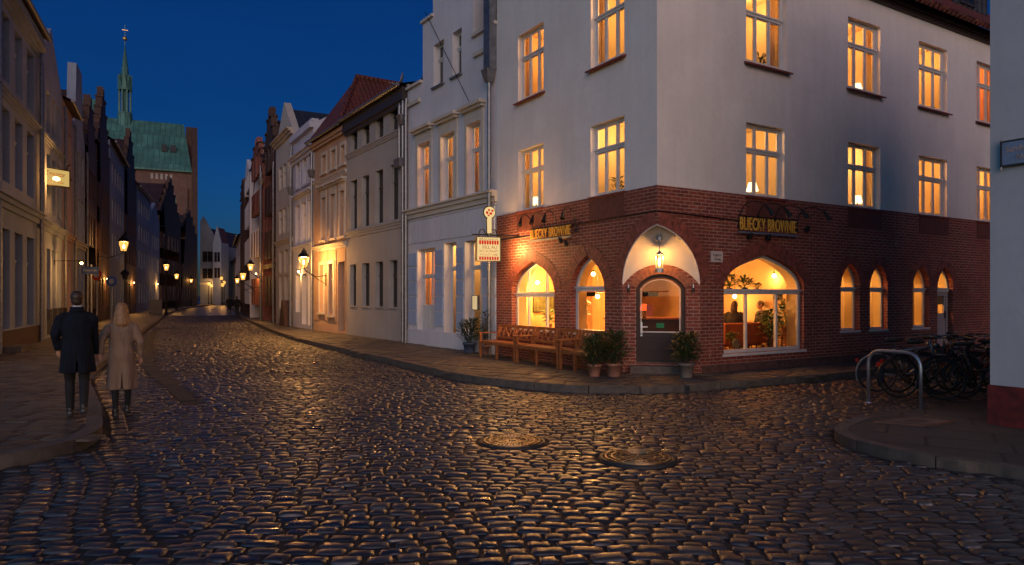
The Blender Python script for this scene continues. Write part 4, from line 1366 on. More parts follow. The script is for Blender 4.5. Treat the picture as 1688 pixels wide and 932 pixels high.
def leafy(mb, n, h, spread, size, c=(0, 0, 0), droop=.25, wide=.18, seed=0):
    """lance leaves spread through a bushy volume"""
    rg = random.Random(seed)
    for i in range(n):
        a = rg.uniform(0, 2 * math.pi); hh = rg.random() ** .8; r = spread * rg.random() ** .6 * (1 - .45 * abs(hh - .45) * 2)
        b = Vector((c[0] + r * math.cos(a) * .55, c[1] + r * math.sin(a) * .55, c[2] + h * hh * .78))
        d = Vector((math.cos(a + rg.uniform(-.6, .6)), math.sin(a + rg.uniform(-.6, .6)), rg.uniform(.2, 1.5) - droop)).normalized()
        L = size * rg.uniform(.6, 1.25); w = L * wide * rg.uniform(.7, 1.2)
        sd = d.cross(Vector((rg.uniform(-.3, .3), rg.uniform(-.3, .3), 1))).normalized() * w / 2
        mid = b + d * L * .5 + Vector((0, 0, -.03 * L)); tip = b + d * L + Vector((0, 0, -.22 * L * (1 + droop)))
        up = sd.cross(d).normalized() * w * .12
        mb.add([b, mid - sd + up, mid, mid + sd + up, tip], [(0, 2, 1), (0, 3, 2), (1, 2, 4), (2, 3, 4)])


def pot_profile(r, h):
    return [(r * .72, 0), (r * .95, h * .80), (r * 1.06, h * .80), (r * 1.08, h), (r * .97, h), (r * .93, h * .9), (.001, h * .88)]


def house_plant(x, y, z, h, spread, label, n=90, size=.2, pr=.1, potmat=None, seed=1, wide=.3):
    t = thing('house_plant', label, 'plant', loc2(x, y, z))
    m = MB(); m.lathe(pot_profile(pr, pr * 1.7), 14, cap=False); m.build('pot', potmat or M_CLAY, t, True)
    m = MB(); leafy(m, n, h, spread, size, (0, 0, pr * 1.6), seed=seed, wide=wide)
    for k in range(5):
        a = k * 1.26; m.tube([(0, 0, pr * 1.4), (.06 * math.cos(a), .06 * math.sin(a), pr * 1.6 + h * .5), (spread * .4 * math.cos(a), spread * .4 * math.sin(a), pr * 1.6 + h * .8)], .006, 5)
    m.build('foliage', M_LEAF2, t)


wm = (wRa + wRb) / 2; ww = wRb - wRa
# shelf at the height of the transom of the wide window with plants on it
t = thing('window_shelf', 'narrow board behind the transom of the wide pointed window', 'shelf', loc2(wm, -.62, zRt - .03), F2.rz)
m = MB(); m.box(-ww / 2 + .02, ww / 2 - .02, -.14, .14, -.03, 0); m.build('board', M_WOOD, t)
m = MB(); m.box(-ww / 2 + .1, -ww / 2 + .13, -.13, .13, -.16, -.03); m.box(ww / 2 - .13, ww / 2 - .1, -.13, .13, -.16, -.03); m.build('bracket', M_IRON, t)
house_plant(wm + ww * .17, -.62, zRt - .03, .34, .30, 'bushy green plant on the shelf left of the middle of the wide window', 110, .17, .07, seed=3)
house_plant(wm - ww * .02, -.62, zRt - .03, .26, .30, 'trailing green plant on the shelf in the middle of the wide window', 100, .18, .08, simple('green_pot', (.06, .12, .06)), seed=4)
house_plant(wm - ww * .18, -.62, zRt - .03, .16, .20, 'small low plant on the shelf next to the bright bulb', 60, .12, .06, seed=5)
t = thing('hat', 'dark felt hat lying on the shelf at the end of the wide window', 'hat', loc2(wm + ww * .36, -.60, zRt - .03))
m = MB(); m.lathe([(.13, 0), (.13, .012), (.075, .018), (.07, .10), (.05, .12), (.001, .12)], 16, cap=False); m.build('crown', simple('black_felt', (.012, .012, .012), .9), t, True)
m = MB(); m.lathe([(.075, .018), (.076, .04)], 16, cap=False); m.build('ribbon', simple('dark_ribbon', (.05, .02, .02), .6), t)
# tall plant in the wide window, standing on the inner sill bench
t = thing('window_bench', 'low wooden ledge along the inside of the wide window', 'bench', loc2(wm, -.75, zf), F2.rz)
m = MB(); m.box(-ww / 2, ww / 2, -.2, .22, zR0 - zf - .05, zR0 - zf); m.build('ledge', M_WOOD, t)
m = MB()
for sx in (-1, 1): m.box(sx * (ww / 2 - .05) - .03, sx * (ww / 2 - .05) + .03, -.15, .15, 0, zR0 - zf - .05)
m.build('support', M_WOOD, t)
house_plant(F2.t(1271, -.72), -.72, zR0, .85, .40, 'tall leafy plant in an orange pot on the ledge of the wide window', 150, .26, .13, seed=8, wide=.34)
house_plant(wm + ww * .44, -.7, zR0, .30, .17, 'small grey green plant in a terracotta pot at the end of the window ledge', 60, .14, .08, seed=9)


def vessel(name, label, x, y, z, prof, mat, extra=None):
    t = thing(name, label, name.replace('_', ' '), loc2(x, y, z), F2.rz)
    m = MB(); m.lathe(prof, 16, cap=False); m.build('body', mat, t, True)
    m = MB(); r, h = prof[-1]; m.tube([(r * math.cos(q * .4), r * math.sin(q * .4), h) for q in range(16)], .006, 5, closed=True); m.build('rim', mat, t)
    return t


vessel('vase', 'flame orange glass vase on the window ledge', wm + ww * .28, -.66, zR0, [(.05, 0), (.085, .1), (.06, .22), (.05, .26), (.075, .32)], simple('orange_glass', (.75, .22, .03), .2))
vessel('jug', 'squat yellow jug on the window ledge beside the orange vase', wm + ww * .35, -.60, zR0, [(.05, 0), (.07, .06), (.05, .14), (.055, .17)], simple('yellow_glaze', (.6, .38, .08), .3))
vessel('bowl', 'dark bowl near the foot of the tall window plant', wm - ww * .02, -.60, zR0, [(.03, 0), (.075, .05), (.085, .08)], simple('dark_glaze', (.04, .03, .03), .3))
vessel('bottle', 'slim dark bottle on the ledge at the bright end of the wide window', wm - ww * .34, -.62, zR0, [(.03, 0), (.032, .16), (.012, .22), (.012, .28)], simple('bottle_glass', (.02, .04, .02), .1))
t = thing('round_platter', 'grey enamel platter propped upright on the window ledge', 'platter', loc2(wm + ww * .06, -.68, zR0 + .13), F2.rz)
m = MB(); m.tube([(.11 * math.cos(q * .35), 0, .11 * math.sin(q * .35)) for q in range(18)], .02, 6, closed=True); m.build('rim', simple('grey_enamel', (.17, .18, .19), .3), t)
m = MB(); m.prism([(.11 * math.cos(q * .35), .11 * math.sin(q * .35)) for q in range(18)], -.008, .008); m.build('dish', MATS['grey_enamel'], t)


def cafe_table(x, y, label):
    t = thing('cafe_table', label, 'table', loc2(x, y, zf), F2.rz)
    m = MB(); m.lathe([(.001, .72), (.36, .72), (.36, .75), (.001, .75)], 24, cap=False); m.build('tabletop', M_WOOD, t)
    m = MB(); m.lathe([(.22, 0), (.20, .03), (.03, .05), (.03, .72)], 16); m.build('pedestal', M_IRON, t)


cafe_table(F2.t(1234, -1.75), -1.75, 'round wooden table between the two guests in the wide window')
# settee with an orange back below the guests
t = thing('settee', 'orange upholstered settee with its back to the wide window', 'settee', loc2(F2.t(1228, -1.12), -1.12, zf), F2.rz)
m = MB(); m.box(-.75, .75, -.08, .05, .30, .82); m.build('backrest', simple('orange_upholstery', (.45, .11, .03), .8, var=.2), t, bevel=.03)
m = MB(); m.box(-.75, .75, -.60, -.09, .24, .45); m.build('seat', MATS['orange_upholstery'], t, bevel=.03)
for sx in (-1, 1):
    for yy in (-.55, .0):
        m = MB(); m.box(sx * .68 - .03, sx * .68 + .03, yy - .03, yy + .03, 0, .24); m.build('leg', M_WOOD, t)


def picture(x, y, z, w, h, label, col, rz=None):
    t = thing('wall_picture', label, 'picture', loc2(x, y, z), F2.rz if rz is None else rz)
    m = MB(); e = .025
    m.box(-w / 2, w / 2, -.01, .02, -h / 2, -h / 2 + e); m.box(-w / 2, w / 2, -.01, .02, h / 2 - e, h / 2); m.box(-w / 2, -w / 2 + e, -.01, .02, -h / 2 + e, h / 2 - e); m.box(w / 2 - e, w / 2, -.01, .02, -h / 2 + e, h / 2 - e)
    m.build('frame', M_DKWOOD, t)
    m = MB(); m.box(-w / 2 + e, w / 2 - e, -.01, .008, -h / 2 + e, h / 2 - e); m.build('print', simple('print_%d' % int(x * 100), col, .7, var=.6, scale=9, bump=0), t)


picture(wm + .9, -3.85, 1.95, .42, .34, 'small dark framed picture on the cream wall above the first guest', (.10, .06, .03))
picture(LX - 2.55, -3.85, 2.35, .26, .26, 'topmost small framed picture seen through the entrance door', (.12, .08, .05))
picture(LX - 2.60, -3.85, 1.97, .24, .28, 'dark middle picture seen through the entrance door', (.03, .02, .02))
picture(LX - 2.62, -3.85, 1.60, .2, .24, 'lowest small picture seen through the entrance door', (.2, .14, .06))
picture(LX - 1.5, -6.33, 1.55, .75, .55, 'olive green board with a red top edge on the orange wall', (.10, .10, .03))
# counter behind the door
t = thing('cafe_counter', 'dark counter behind the glass of the entrance door', 'counter', loc2(LX - 1.75, -2.35, zf), FC.rz)
m = MB(); m.box(-.9, .9, -.25, .25, 0, .92); m.build('cabinet', M_DKWOOD, t)
m = MB(); m.box(-.95, .95, -.3, .3, .92, .96); m.build('worktop', M_WOOD, t)
t = thing('table_lamp', 'red shaded lamp on the dark counter behind the door', 'lamp', loc2(LX - 1.45, -2.0, zf + .96))
m = MB(); m.lathe([(.06, 0), (.05, .02), (.012, .04), (.012, .2)], 12); m.build('stand', M_IRON, t)
m = MB(); m.lathe([(.11, .17), (.065, .33)], 16, cap=False); m.build('lamp_shade', glow('red_shade', (1, .10, .02), 1.6), t, True)
# column shelf and plants in the two arched windows above the benches
house_plant(LX - .75, -wl[1][0] - .25, z0w + .02, .55, .36, 'spiky dark green plant inside the narrower arched window', 70, .34, .11, seed=12, wide=.12)
house_plant(LX - .62, -wl[0][0] - .35, F1.z(880, 486) - .02, .20, .22, 'small plant standing on the transom of the broad arched window', 50, .14, .07, seed=14)
t = thing('crate', 'olive wooden crate standing behind the transom of the narrower arched window', 'crate', loc2(LX - .66, -(wl[1][0] + .42), F1.z(970, 476) - .03), F1.rz)
m = MB()
for k in range(4): m.box(-.24, .24, -.12, -.10, .005 + k * .085, .08 + k * .085); m.box(-.24, .24, .10, .12, .005 + k * .085, .08 + k * .085)
for sx in (-1, 1): m.box(sx * .24 - .01, sx * .24 + .01, -.12, .12, 0, .34)
m.build('slats', simple('olive_wood', (.12, .11, .04), .7), t)
m = MB(); m.box(-.23, .23, -.10, .10, 0, .015); m.build('bottom', MATS['olive_wood'], t)
t = thing('inner_shelf', 'board behind the transoms of the two arched windows above the benches', 'shelf', loc2(LX - .66, -3.4, F1.z(970, 476) - .06), F1.rz)
m = MB(); m.box(-2.9, 2.7, -.14, .14, -.03, 0.0); m.build('board', M_WOOD, t)
m = MB()
for x in (-2.6, -.4, 2.4): m.box(x, x + .03, -.12, .3, -.12, -.03)
m.build('bracket', M_IRON, t)
t = thing('easel', 'small easel with a dark sheet inside the broad arched window', 'easel', loc2(LX - 1.1, -(wl[0][0] + .75), zf), F1.rz)
m = MB(); m.bar((-.25, 0, 0), (-.05, 0, 1.5), .03, .03); m.bar((.25, 0, 0), (.05, 0, 1.5), .03, .03); m.bar((0, -.35, 0), (0, 0, 1.4), .03, .03); m.bar((-.3, .03, .75), (.3, .03, .75), .04, .03); m.build('legs', M_WOOD, t)
m = MB(); m.box(-.34, .34, .03, .05, .78, 1.28); m.build('sheet', simple('olive_sheet', (.09, .10, .035), .8), t)


# ---- things standing behind the upper windows
def in_face(f, px, off, z): q = f.p(f.t(px, off), off, z); return (q.x, q.y, z)


def sill_plant(f, px, off, z, h, sp, label, n=60, size=.16, seed=3):
    t = thing('house_plant', label, 'plant', in_face(f, px, off, z))
    m = MB(); m.lathe(pot_profile(.09, .15), 14, cap=False); m.build('pot', M_CLAY, t, True)
    m = MB(); leafy(m, n, h, sp, size, (0, 0, .13), seed=seed, wide=.3)
    for k in range(4): a = k * 1.6; m.tube([(0, 0, .12), (sp * .4 * math.cos(a), sp * .4 * math.sin(a), .13 + h * .7)], .006, 5)
    m.build('foliage', M_LEAF, t)


def shade_lamp(f, px, off, z, label, s=1.0):
    t = thing('table_lamp', label, 'lamp', in_face(f, px, off, z))
    m = MB(); m.lathe([(.09, 0), (.08, .02), (.02, .05), (.018, .28 * s)], 12); m.build('stand', M_WOOD, t)
    m = MB(); m.lathe([(.17 * s, .26 * s), (.10 * s, .50 * s)], 16, cap=False); m.build('lamp_shade', glow('cream_shade', (1, .78, .42), 2.6), t, True)


def room_table(f, px, off, z, w, label):
    t = thing('side_table', label, 'table', in_face(f, px, off, 0), f.rz)
    m = MB(); m.box(-w / 2, w / 2, -.2, .2, z - .04, z); m.build('tabletop', M_WOOD, t)
    for sx in (-1, 1):
        for sy in (-1, 1): m = MB(); m.box(sx * (w / 2 - .04) - .02, sx * (w / 2 - .04) + .02, sy * .16 - .02, sy * .16 + .02, z - .75, z - .04); m.build('leg', M_WOOD, t)


for f, px, z0, kind, lab in ((F2, 1253, up2[0][2], 'p', 'dark leaved plant behind the uppermost window next to the building corner'), (F2, 1413, up2[1][2], 'l', 'lit table lamp behind the upper window second from the corner'), (F2, 1624, up2[3][2], 'l', 'lit table lamp behind the upper window beside the pale edge wall'),
                            (F2, 1540, lo2[2][2], 'p', 'bushy plant in the window over the third small arched window'), (F2, 1413, lo2[1][2], 'l', 'lit lamp low in the window right of the gold letters'), (F2, 1240, lo2[0][2], 'l', 'lit lamp at the left side of the window over the right gold letters'), (F1, 1018, lo1[1][2], 'p', 'dark plant in the window over the narrower arched window'), (F1, 884, lo1[0][2], 'l', 'lit lamp in the window over the left gold letters')):
    room_table(f, px, -.62, z0 + .02, .7, 'table under the ' + lab.replace('lit ', '').replace(' behind the', ' at the').replace('dark leaved ', '').replace('dark ', ''))
    if kind == 'p': sill_plant(f, px, -.62, z0 + .02, .42, .24, lab, seed=int(px))
    else: shade_lamp(f, px, -.62, z0 + .02, lab, .85)
# shelves with jars on the cafe's inner wall, framed things, hanging baskets
for k, (px, py, lab) in enumerate(((1222, 505, 'lower wall shelf of jars in the wide window'), (1222, 470, 'upper wall shelf of jars half hidden by the transom of the wide window'))):
    off = -3.8; x = F2.t(px, off); z = F2.z(px, py, off)
    t = thing('wall_shelf', lab, 'shelf', loc2(x, off, z), F2.rz)
    m = MB(); m.box(-.8, .8, -.1, .12, -.03, 0); m.build('board', M_DKWOOD, t)
    m = MB(); m.box(-.7, -.67, -.09, .1, -.15, -.03); m.box(.67, .7, -.09, .1, -.15, -.03); m.build('bracket', M_IRON, t)
    rg = random.Random(k)
    for q in range(7):
        xx = x - .66 + q * .21; r = rg.uniform(.045, .075); h = rg.uniform(.12, .24)
        j = thing('jar', 'jar number %d along the %s' % (q + 1, lab) if False else '%s jar, %s from the left on the %s' % (('dark', 'amber', 'green')[q % 3], ('last', 'sixth', 'fifth', 'fourth', 'third', 'second', 'first')[q], ' '.join(lab.split()[:2]) + ' in wide window'), 'jar', loc2(xx, off, z), 0, 'jars on the cafe wall shelves')
        m = MB(); m.lathe([(r * .9, 0), (r, .02), (r, h * .75), (r * .7, h * .85), (r * .7, h * .9)], 10); m.build('body', simple(('dark_jar', 'amber_jar', 'green_jar')[q % 3], ((.04, .025, .02), (.35, .12, .02), (.05, .09, .03))[q % 3], .25, bump=0), j, True)
        m = MB(); m.lathe([(r * .75, h * .9), (r * .75, h)], 10); m.build('lid', M_IRON, j)
for px, py, off, lab in ((1266, 500, -2.2, 'dark wicker basket hanging between the bulbs of the wide window'), (1291, 505, -2.0, 'brown lampshade like basket hanging at the right of the wide window')):
    x = F2.t(px, off); z = F2.z(px, py, off)
    t = thing('hanging_basket', lab, 'basket', loc2(x, off, z))
    m = MB(); m.lathe([(.05, -.16), (.12, -.10), (.14, .02), (.10, .10), (.04, .14)], 14); m.build('basket', simple('wicker', (.09, .05, .025), .8, bump=.5, bscale=60), t, True)
    m = MB(); m.tube([(0, 0, .13), (0, 0, zc - z)], .006, 5); m.build('cord', M_IRON, t)
house_plant(F2.t(1207, -.9), -.9, zR0 + .02, .30, .2, 'small dark plant left of the settee in the wide window', 50, .15, .08, seed=31)
house_plant(F2.t(1296, -1.0), -1.0, zf + .5, .85, .32, 'tall dark plant behind the right pane of the wide window', 110, .26, .12, seed=33)
t = thing('plant_stand', 'wooden stand under the tall dark plant at the right of the wide window', 'stand', loc2(F2.t(1296, -1.0), -1.0, zf))
m = MB(); m.lathe([(.16, .46), (.16, .5)], 14); m.build('top', M_WOOD, t)
for k in range(3): a = k * 2.1; m = MB(); m.tube([(.12 * math.cos(a), .12 * math.sin(a), .46), (.17 * math.cos(a), .17 * math.sin(a), 0)], .016, 6); m.build('leg', M_WOOD, t)
# things inside the two arched windows over the benches
for px, py, off, sc, lab in ((862, 520, -1.0, 1.0, 'white flowered plant inside the left pane of the broad arched window'), (905, 525, -1.2, .9, 'orange tinted plant inside the right pane of the broad arched window'), (960, 515, -.8, 1.1, 'large leaved plant at the left of the narrower arched window')):
    z = F1.z(px, py, off) - .3; x = LX + off; yy = -F1.t(px, off)
    house_plant(x, yy, z, .5 * sc, .22, lab, 80, .2, .09, seed=int(px), wide=.3)
    t = thing('plant_stand', 'stand under the ' + lab.replace('inside the', 'in the'), 'stand', loc2(x, yy, zf))
    m = MB(); m.lathe([(.15, z - zf - .03), (.15, z - zf)], 14); m.build('top', M_WOOD, t)
    for k in range(3): a = k * 2.1; m = MB(); m.tube([(.11 * math.cos(a), .11 * math.sin(a), z - zf - .03), (.15 * math.cos(a), .15 * math.sin(a), 0)], .014, 6); m.build('leg', M_WOOD, t)
# ---------------------------------------------------------------- terraced houses
def house(label, f, ztop, depth, wall, shape='eaves', rise=3.5, roof=None, wins=(), steps=4, cat='house', name='house', fascia=None, extra=(), peak=None, roof2=None, group=None, over=.32, plinth=None):
    """a closed house body standing on a facade; wins: (a, b, z0, z1, options)"""
    L = f.L
    t = thing(name, label, cat, f.loc, f.rz, group)
    holes = [rect(*w[:4]) for w in wins]
    roof = roof or M_TILE
    pk = peak if peak is not None else ztop + rise
    if shape in ('eaves', 'parapet', 'hip'):
        out = [(0, 0), (L, 0), (L, ztop), (0, ztop)]
    elif shape == 'gable':
        out = [(0, 0), (L, 0), (L, ztop), (L / 2, pk), (0, ztop)]
    elif shape == 'step':
        hw = L / (2 * steps + 1); dz = (pk - ztop) / steps
        left = []; right = []
        for k in range(steps):
            left += [(k * hw, ztop + k * dz + (dz if k == 0 else dz)), ((k + 1) * hw, ztop + (k + 1) * dz)]
        pts = [(0, ztop + dz * .55)]
        for k in range(1, steps + 1):
            pts += [(k * hw, ztop + (k - 1) * dz + dz * .55), (k * hw, ztop + k * dz + dz * .55)]
        right = [(L - x, z) for x, z in reversed(pts)]
        out = [(0, 0), (L, 0)] + right + list(reversed(pts))
    elif shape == 'outline':
        out = [(0, 0), (L, 0)] + list(extra)
    m = MB()
    m.panel(out, holes, 0)
    for h in holes: m.reveal(h, -.30, 0)
    # flanks and back
    m.quad((0, 0, 0), (0, 0, ztop), (0, -depth, ztop), (0, -depth, 0))
    m.quad((L, 0, 0), (L, -depth, 0), (L, -depth, ztop), (L, 0, ztop))
    m.quad((0, -depth, 0), (0, -depth, ztop), (L, -depth, ztop), (L, -depth, 0))
    if shape in ('gable', 'step', 'outline'):    # the gable has its own thickness
        n = len(out)
        for i in range(2, n - 1 if shape != 'outline' else n - 1):
            a, b = out[i], out[i + 1]
            m.quad((a[0], 0, a[1]), (a[0], -.38, a[1]), (b[0], -.38, b[1]), (b[0], 0, b[1]))
        m.panel([(x, z) for x, z in out[2:]] if len(out) > 4 else out, [], -.38)
    w = m.build('wall', wall, t)
    # roof
    m = MB()
    if shape in ('eaves', 'parapet'):
        e = over if shape == 'eaves' else -.25; zr = pk; y1 = -depth / 2; ze = ztop - .02 if shape == 'eaves' else ztop - .5
        m.add([(0, e, ze), (L, e, ze), (L, y1, zr), (0, y1, zr), (L, -depth, ztop), (0, -depth, ztop)], [(0, 3, 2, 1)[::-1], (3, 5, 4, 2)[::-1]])
        m.add([(0, e, ze - .12), (L, e, ze - .12), (L, y1, zr - .15), (0, y1, zr - .15), (L, -depth, ztop - .1), (0, -depth, ztop - .1)], [(0, 3, 2, 1), (3, 5, 4, 2)])
        m.quad((0, e, ze - .12), (L, e, ze - .12), (L, e, ze), (0, e, ze))
        g2 = MB()
        for x in (.004, L - .004): g2.add([(x, 0, ztop - .1), (x, y1, zr - .08), (x, -depth, ztop - .1)], [(0, 1, 2)])
        g2.build('gable_end', wall, t)
        if shape == 'eaves':
            g3 = MB(); g3.tube([(0, e + .06, ze - .05), (L, e + .06, ze - .05)], .075, 8); g3.build('gutter', M_ZINC, t)
        else:
            g3 = MB(); g3.box(0, L, -.25, .1, ztop, ztop + .12); g3.box(0, L, .002, .2, ztop - .32, ztop - .02); g3.build('cornice', wall, t)
    elif shape == 'hip':
        e = over
        m.add([(0, e, ztop), (L, e, ztop), (L / 2, -1.3, pk), (L / 2, -depth, pk), (0, -depth, ztop + .3), (L, -depth, ztop + .3)], [(0, 1, 2), (0, 2, 3, 4), (1, 5, 3, 2), (0, 4, 5, 1), (4, 3, 5)])
        g3 = MB(); g3.tube([(0, e + .06, ztop - .05), (L, e + .06, ztop - .05)], .075, 8); g3.build('gutter', M_ZINC, t)
        g3 = MB(); g3.tube([(L / 2, -1.25, pk + .04), (L / 2, -depth, pk + .04)], .11, 8); g3.tube([(0, e, ztop + .03), (L / 2, -1.3, pk + .03)], .09, 8); g3.build('ridge_tiles', roof, t)
    else:
        zt_ = ztop + .1; pr = pk - .35
        m.add([(0, -.36, zt_), (0, -depth, zt_), (L / 2, -depth, pr), (L / 2, -.36, pr), (L, -depth, zt_), (L, -.36, zt_)], [(0, 3, 2, 1)[::-1], (3, 5, 4, 2)[::-1]])
        m.add([(0, -depth, zt_), (L, -depth, zt_), (L / 2, -depth, pr)], [(0, 1, 2)])
        if shape == 'step':
            g3 = MB()
            for i in range(2, len(out) - 1):
                a, b = out[i], out[i + 1]
                if abs(a[1] - b[1]) < .01: g3 = MB(); g3.box(min(a[0], b[0]) - .06, max(a[0], b[0]) + .06, -.42, .06, a[1], a[1] + .1); g3.build('coping', M_TILEDK if wall in (M_BRICK, M_BRICKDK) else wall, t)
    rf = m.build('roof', roof, t)
    if fascia:
        m = MB(); m.box(0, L, .004, .22, ztop - fascia, ztop - .12); m.box(0, L, .004, .14, ztop - fascia - .12, ztop - fascia); m.build('fascia', M_DKFRAME if fascia > .4 else wall, t)
    for wspec in wins:
        a, b, z0, z1 = wspec[:4]; o = dict(wspec[4]) if len(wspec) > 4 else {}
        lit = o.pop('lit', 0); room = o.pop('room', None); lamp = o.pop('lamp', None); trim = o.pop('trim', None); dep = o.pop('deep', 1.5); cur = o.pop('curtain', True); hood = o.pop('hood', None)
        window(t, a, b, z0, z1, pane='clear' if lit else 'dark', **o)
        if lit: lit_room(t, a, b, z0, z1, o.get('rec', .16), lit, depth=dep, mat=room, lamp=lamp, side=.2, curtain=cur)
        if trim:
            m = MB(); q = .14
            m.box(a - q, a, .003, .045, z0 - .02, z1 + q); m.box(b, b + q, .003, .045, z0 - .02, z1 + q); m.box(a, b, .003, .045, z1, z1 + q); m.box(a - q - .03, b + q + .03, .003, .11, z0 - .12, z0 - .02)
            if hood:
                m.box(a - q, b + q, .003, .05, z1 + q, z1 + q + .22); m.box(a - q - .06, b + q + .06, .003, .16, z1 + q + .22, z1 + q + .30); m.box(a - q - .12, b + q + .12, .003, .25, z1 + q + .30, z1 + q + .40)
            m.build('window_surround', trim, t)
    return t


def course(t, L, z, h=.14, out=.10, mat=None, name='string_course'):
    m = MB(); m.box(0, L, .003, out * .5, z - h, z - h * .45); m.box(0, L, .003, out, z - h * .45, z); m.box(.0, L, .003, out * 1.5, z, z + .05); return m.build(name, mat or M_TRIM, t)


def downpipe(t, x, z1, z0=.12, y=.13, hopper=None, mat=None):
    m = MB(); m.tube([(x, y, z0), (x, y, z1 - .3), (x, y * .8, z1)], .055, 8)
    z = z0 + 1.0
    while z < z1 - .5: m.lathe([(.066, -.03), (.066, .03)], 8, (x, y, z)); z += 1.7
    if hopper: m.add(*hop(x, y, hopper))
    return m.build('downpipe', mat or M_ZINC, t)


def hop(x, y, z):
    a, b = .17, .09
    vs = [(x - b, y - b, z - .35), (x + b, y - b, z - .35), (x + b, y + b, z - .35), (x - b, y + b, z - .35), (x - a, y - .12, z), (x + a, y - .12, z), (x + a, y + a, z), (x - a, y + a, z)]
    return vs, [(0, 3, 2, 1), (4, 5, 6, 7), (0, 1, 5, 4), (1, 2, 6, 5), (2, 3, 7, 6), (3, 0, 4, 7)]


def opts(rows, **k):
    return [(*w, k) for w in rows]


# ---- the row on the right of the street, nearest first (t runs away from the viewer)
RP = [CE, at(672, 24.4), at(572, 29.6), at(517, 33.6), at(483, 37.4), at(455, 41.8), at(433, 46.8), at(412, 53), at(402, 61), at(396, 71), at(389, 86)]
# H1 white house with the stepped gable
f = Facade(RP[0], RP[1]); fW = f
att = f.row([(714.8, 732, 72, 144), (745.7, 761, 48, 122)])
fst = f.row([(690, 710, 238, 341), (728, 751, 220, 331), (771, 794, 200, 316)])
gw = [(*sorted((f.t(688), f.t(717))), .55, f.z(702, 410))]
gd = [(*sorted((f.t(732), f.t(752))), .2, f.z(742, 400)), (*sorted((f.t(766), f.t(795))), .2, f.z(780, 396))]
sh = f.z(685, 143)                          # shoulder of the gable
s1 = f.z(700, 38); t_l = f.t(697); t_r = f.t(780)
ex = [(f.L, sh), (t_l, sh), (t_l, s1), (t_l - .75, s1), (t_l - .75, s1 + 1.3), (t_r + .75, s1 + 1.3), (t_r + .75, s1), (t_r, s1), (t_r, sh + .45), (0, sh + .45)]
w_all = opts(att, cols=2, trans=.36, rec=.18, sill=M_ZINC, bw=.05) + [
    (*fst[0], dict(cols=2, trans=.36, rec=.18, lit=52, room=M_ROOMOR, trim=M_TRIM, hood=1, bw=.06)), (*fst[1], dict(cols=2, trans=.36, rec=.18, lit=52, trim=M_TRIM, hood=1, bw=.06)),
    (*fst[2], dict(cols=2, trans=.36, rec=.18, lit=46, room=M_ROOMOR, trim=M_TRIM, hood=1, bw=.06))] + [
    (*gw[0], dict(cols=2, trans=.33, rec=.24, lit=64, room=M_ROOMOR, low=None, fw=.08, bw=.07, hsplit=None)), (*gd[0], dict(cols=2, trans=.25, rec=.27, lit=52, curtain=False)), (*gd[1], dict(cols=2, trans=.25, rec=.27, lit=46, curtain=False))]
t = house('white plastered house with stepped gable between the brick corner house and the grey house', f, sh, 8, M_WHITE2, 'outline', extra=ex, peak=sh + 3, wins=w_all, roof=M_TILE)
whouse = t
zc1 = f.z(740, 335); course(t, f.L, zc1, .26, .16)
m = MB()
tx = [(0, gd[1][0] - .02), (gd[1][1], gd[0][0]), (gd[0][1], gw[0][0]), (gw[0][1], f.L)]
zt = gw[0][3]
for a, b in tx:
    z = .75
    if b - a < .12: continue
    m = MB()
    while z < zt - .1:
        m.box(a + .04, b - .04, .003, .035, z + .02, min(z + .47, zt)); z += .5
    m.build('rustic_pier', M_BLUEBLOCK, t)
m = MB(); n = 17
for k in range(n):
    x0 = .1 + (f.L - .2) * k / n; m.box(x0 + .012, x0 + (f.L - .2) / n - .012, .003, .03, zt + .22, zt + .95)
m.box(.05, f.L - .05, .003, .03, zt + 1.0, zc1 - .32)
m.build('frieze', M_WHITE2, t)
m = MB(); m.box(0, f.L, .003, .06, .1, .6); m.build('plinth', M_WHITE2, t)
m = MB(); a, b = gw[0][:2]; m.box(a + .06, b - .06, -.3, -.19, .55, 1.45)
for k in range(2): m.box(a + .14 + k * (b - a - .2) / 2, a + .06 + (k + 1) * (b - a - .2) / 2 + .02, -.19, -.175, .68, 1.36)
m.build('window_apron', M_FRAME, t)
m = MB()
for (x0, x1) in ((t_l + .03, f.L - .02), (.0, t_r - .02)):
    zz = sh if x0 > 1 else sh + .45; m = MB()
    m.box(x0, x1, -.4, .10, zz, zz + .09); m.build('coping', M_TRIM, t); m = MB(); m.box(x0 + .12, x1 - .1, .003, .09, zz - .62, zz - .5); m.build('gable_moulding', M_TRIM, t)
for x0, x1, zz in ((t_l - .75, t_l, s1), (t_r, t_r + .75, s1)): m = MB(); m.box(x0 - .05, x1 + .05, -.4, .08, zz, zz + .09); m.build('coping', M_TRIM, t)
downpipe(t, .18, f.z(812, 60) , y=.16, hopper=f.z(812, 118)); downpipe(t, f.L - .1, sh - .3, y=.12)
m = MB(); m.box(.02, .34, -.2, .24, f.z(812, 118), sh + 2.2); m.build('chimney_flue', M_ZINC, t)
m = MB(); m.tube([(t_l - .3, .06, s1 + .3), (fst[2][0] + .4, .2, fst[2][3] + .6)], .012, 5); m.build('stay_wire', M_IRON, t)
m = MB(); m.box(.95, 1.25, .01, .07, 1.35, 1.75); 
st = Facade(RP[0], RP[1])
q = tag(m.build('menu_box', glow('menu_glow', (1, .72, .36), .62), loc=None), 'small lit menu case on the white house wall beside the hanging sign', 'menu case')
q.location = (*f.p(0, 0, 0).xy, 0); q.rotation_euler = (0, 0, f.rz)
m = MB()
for a, b, c, d in ((.93, .95, 1.33, 1.77), (1.25, 1.27, 1.33, 1.77), (.95, 1.25, 1.33, 1.35), (.95, 1.25, 1.75, 1.77)): m.box(a, b, .01, .085, c, d)
m.build('case_frame', M_ZINC, q)

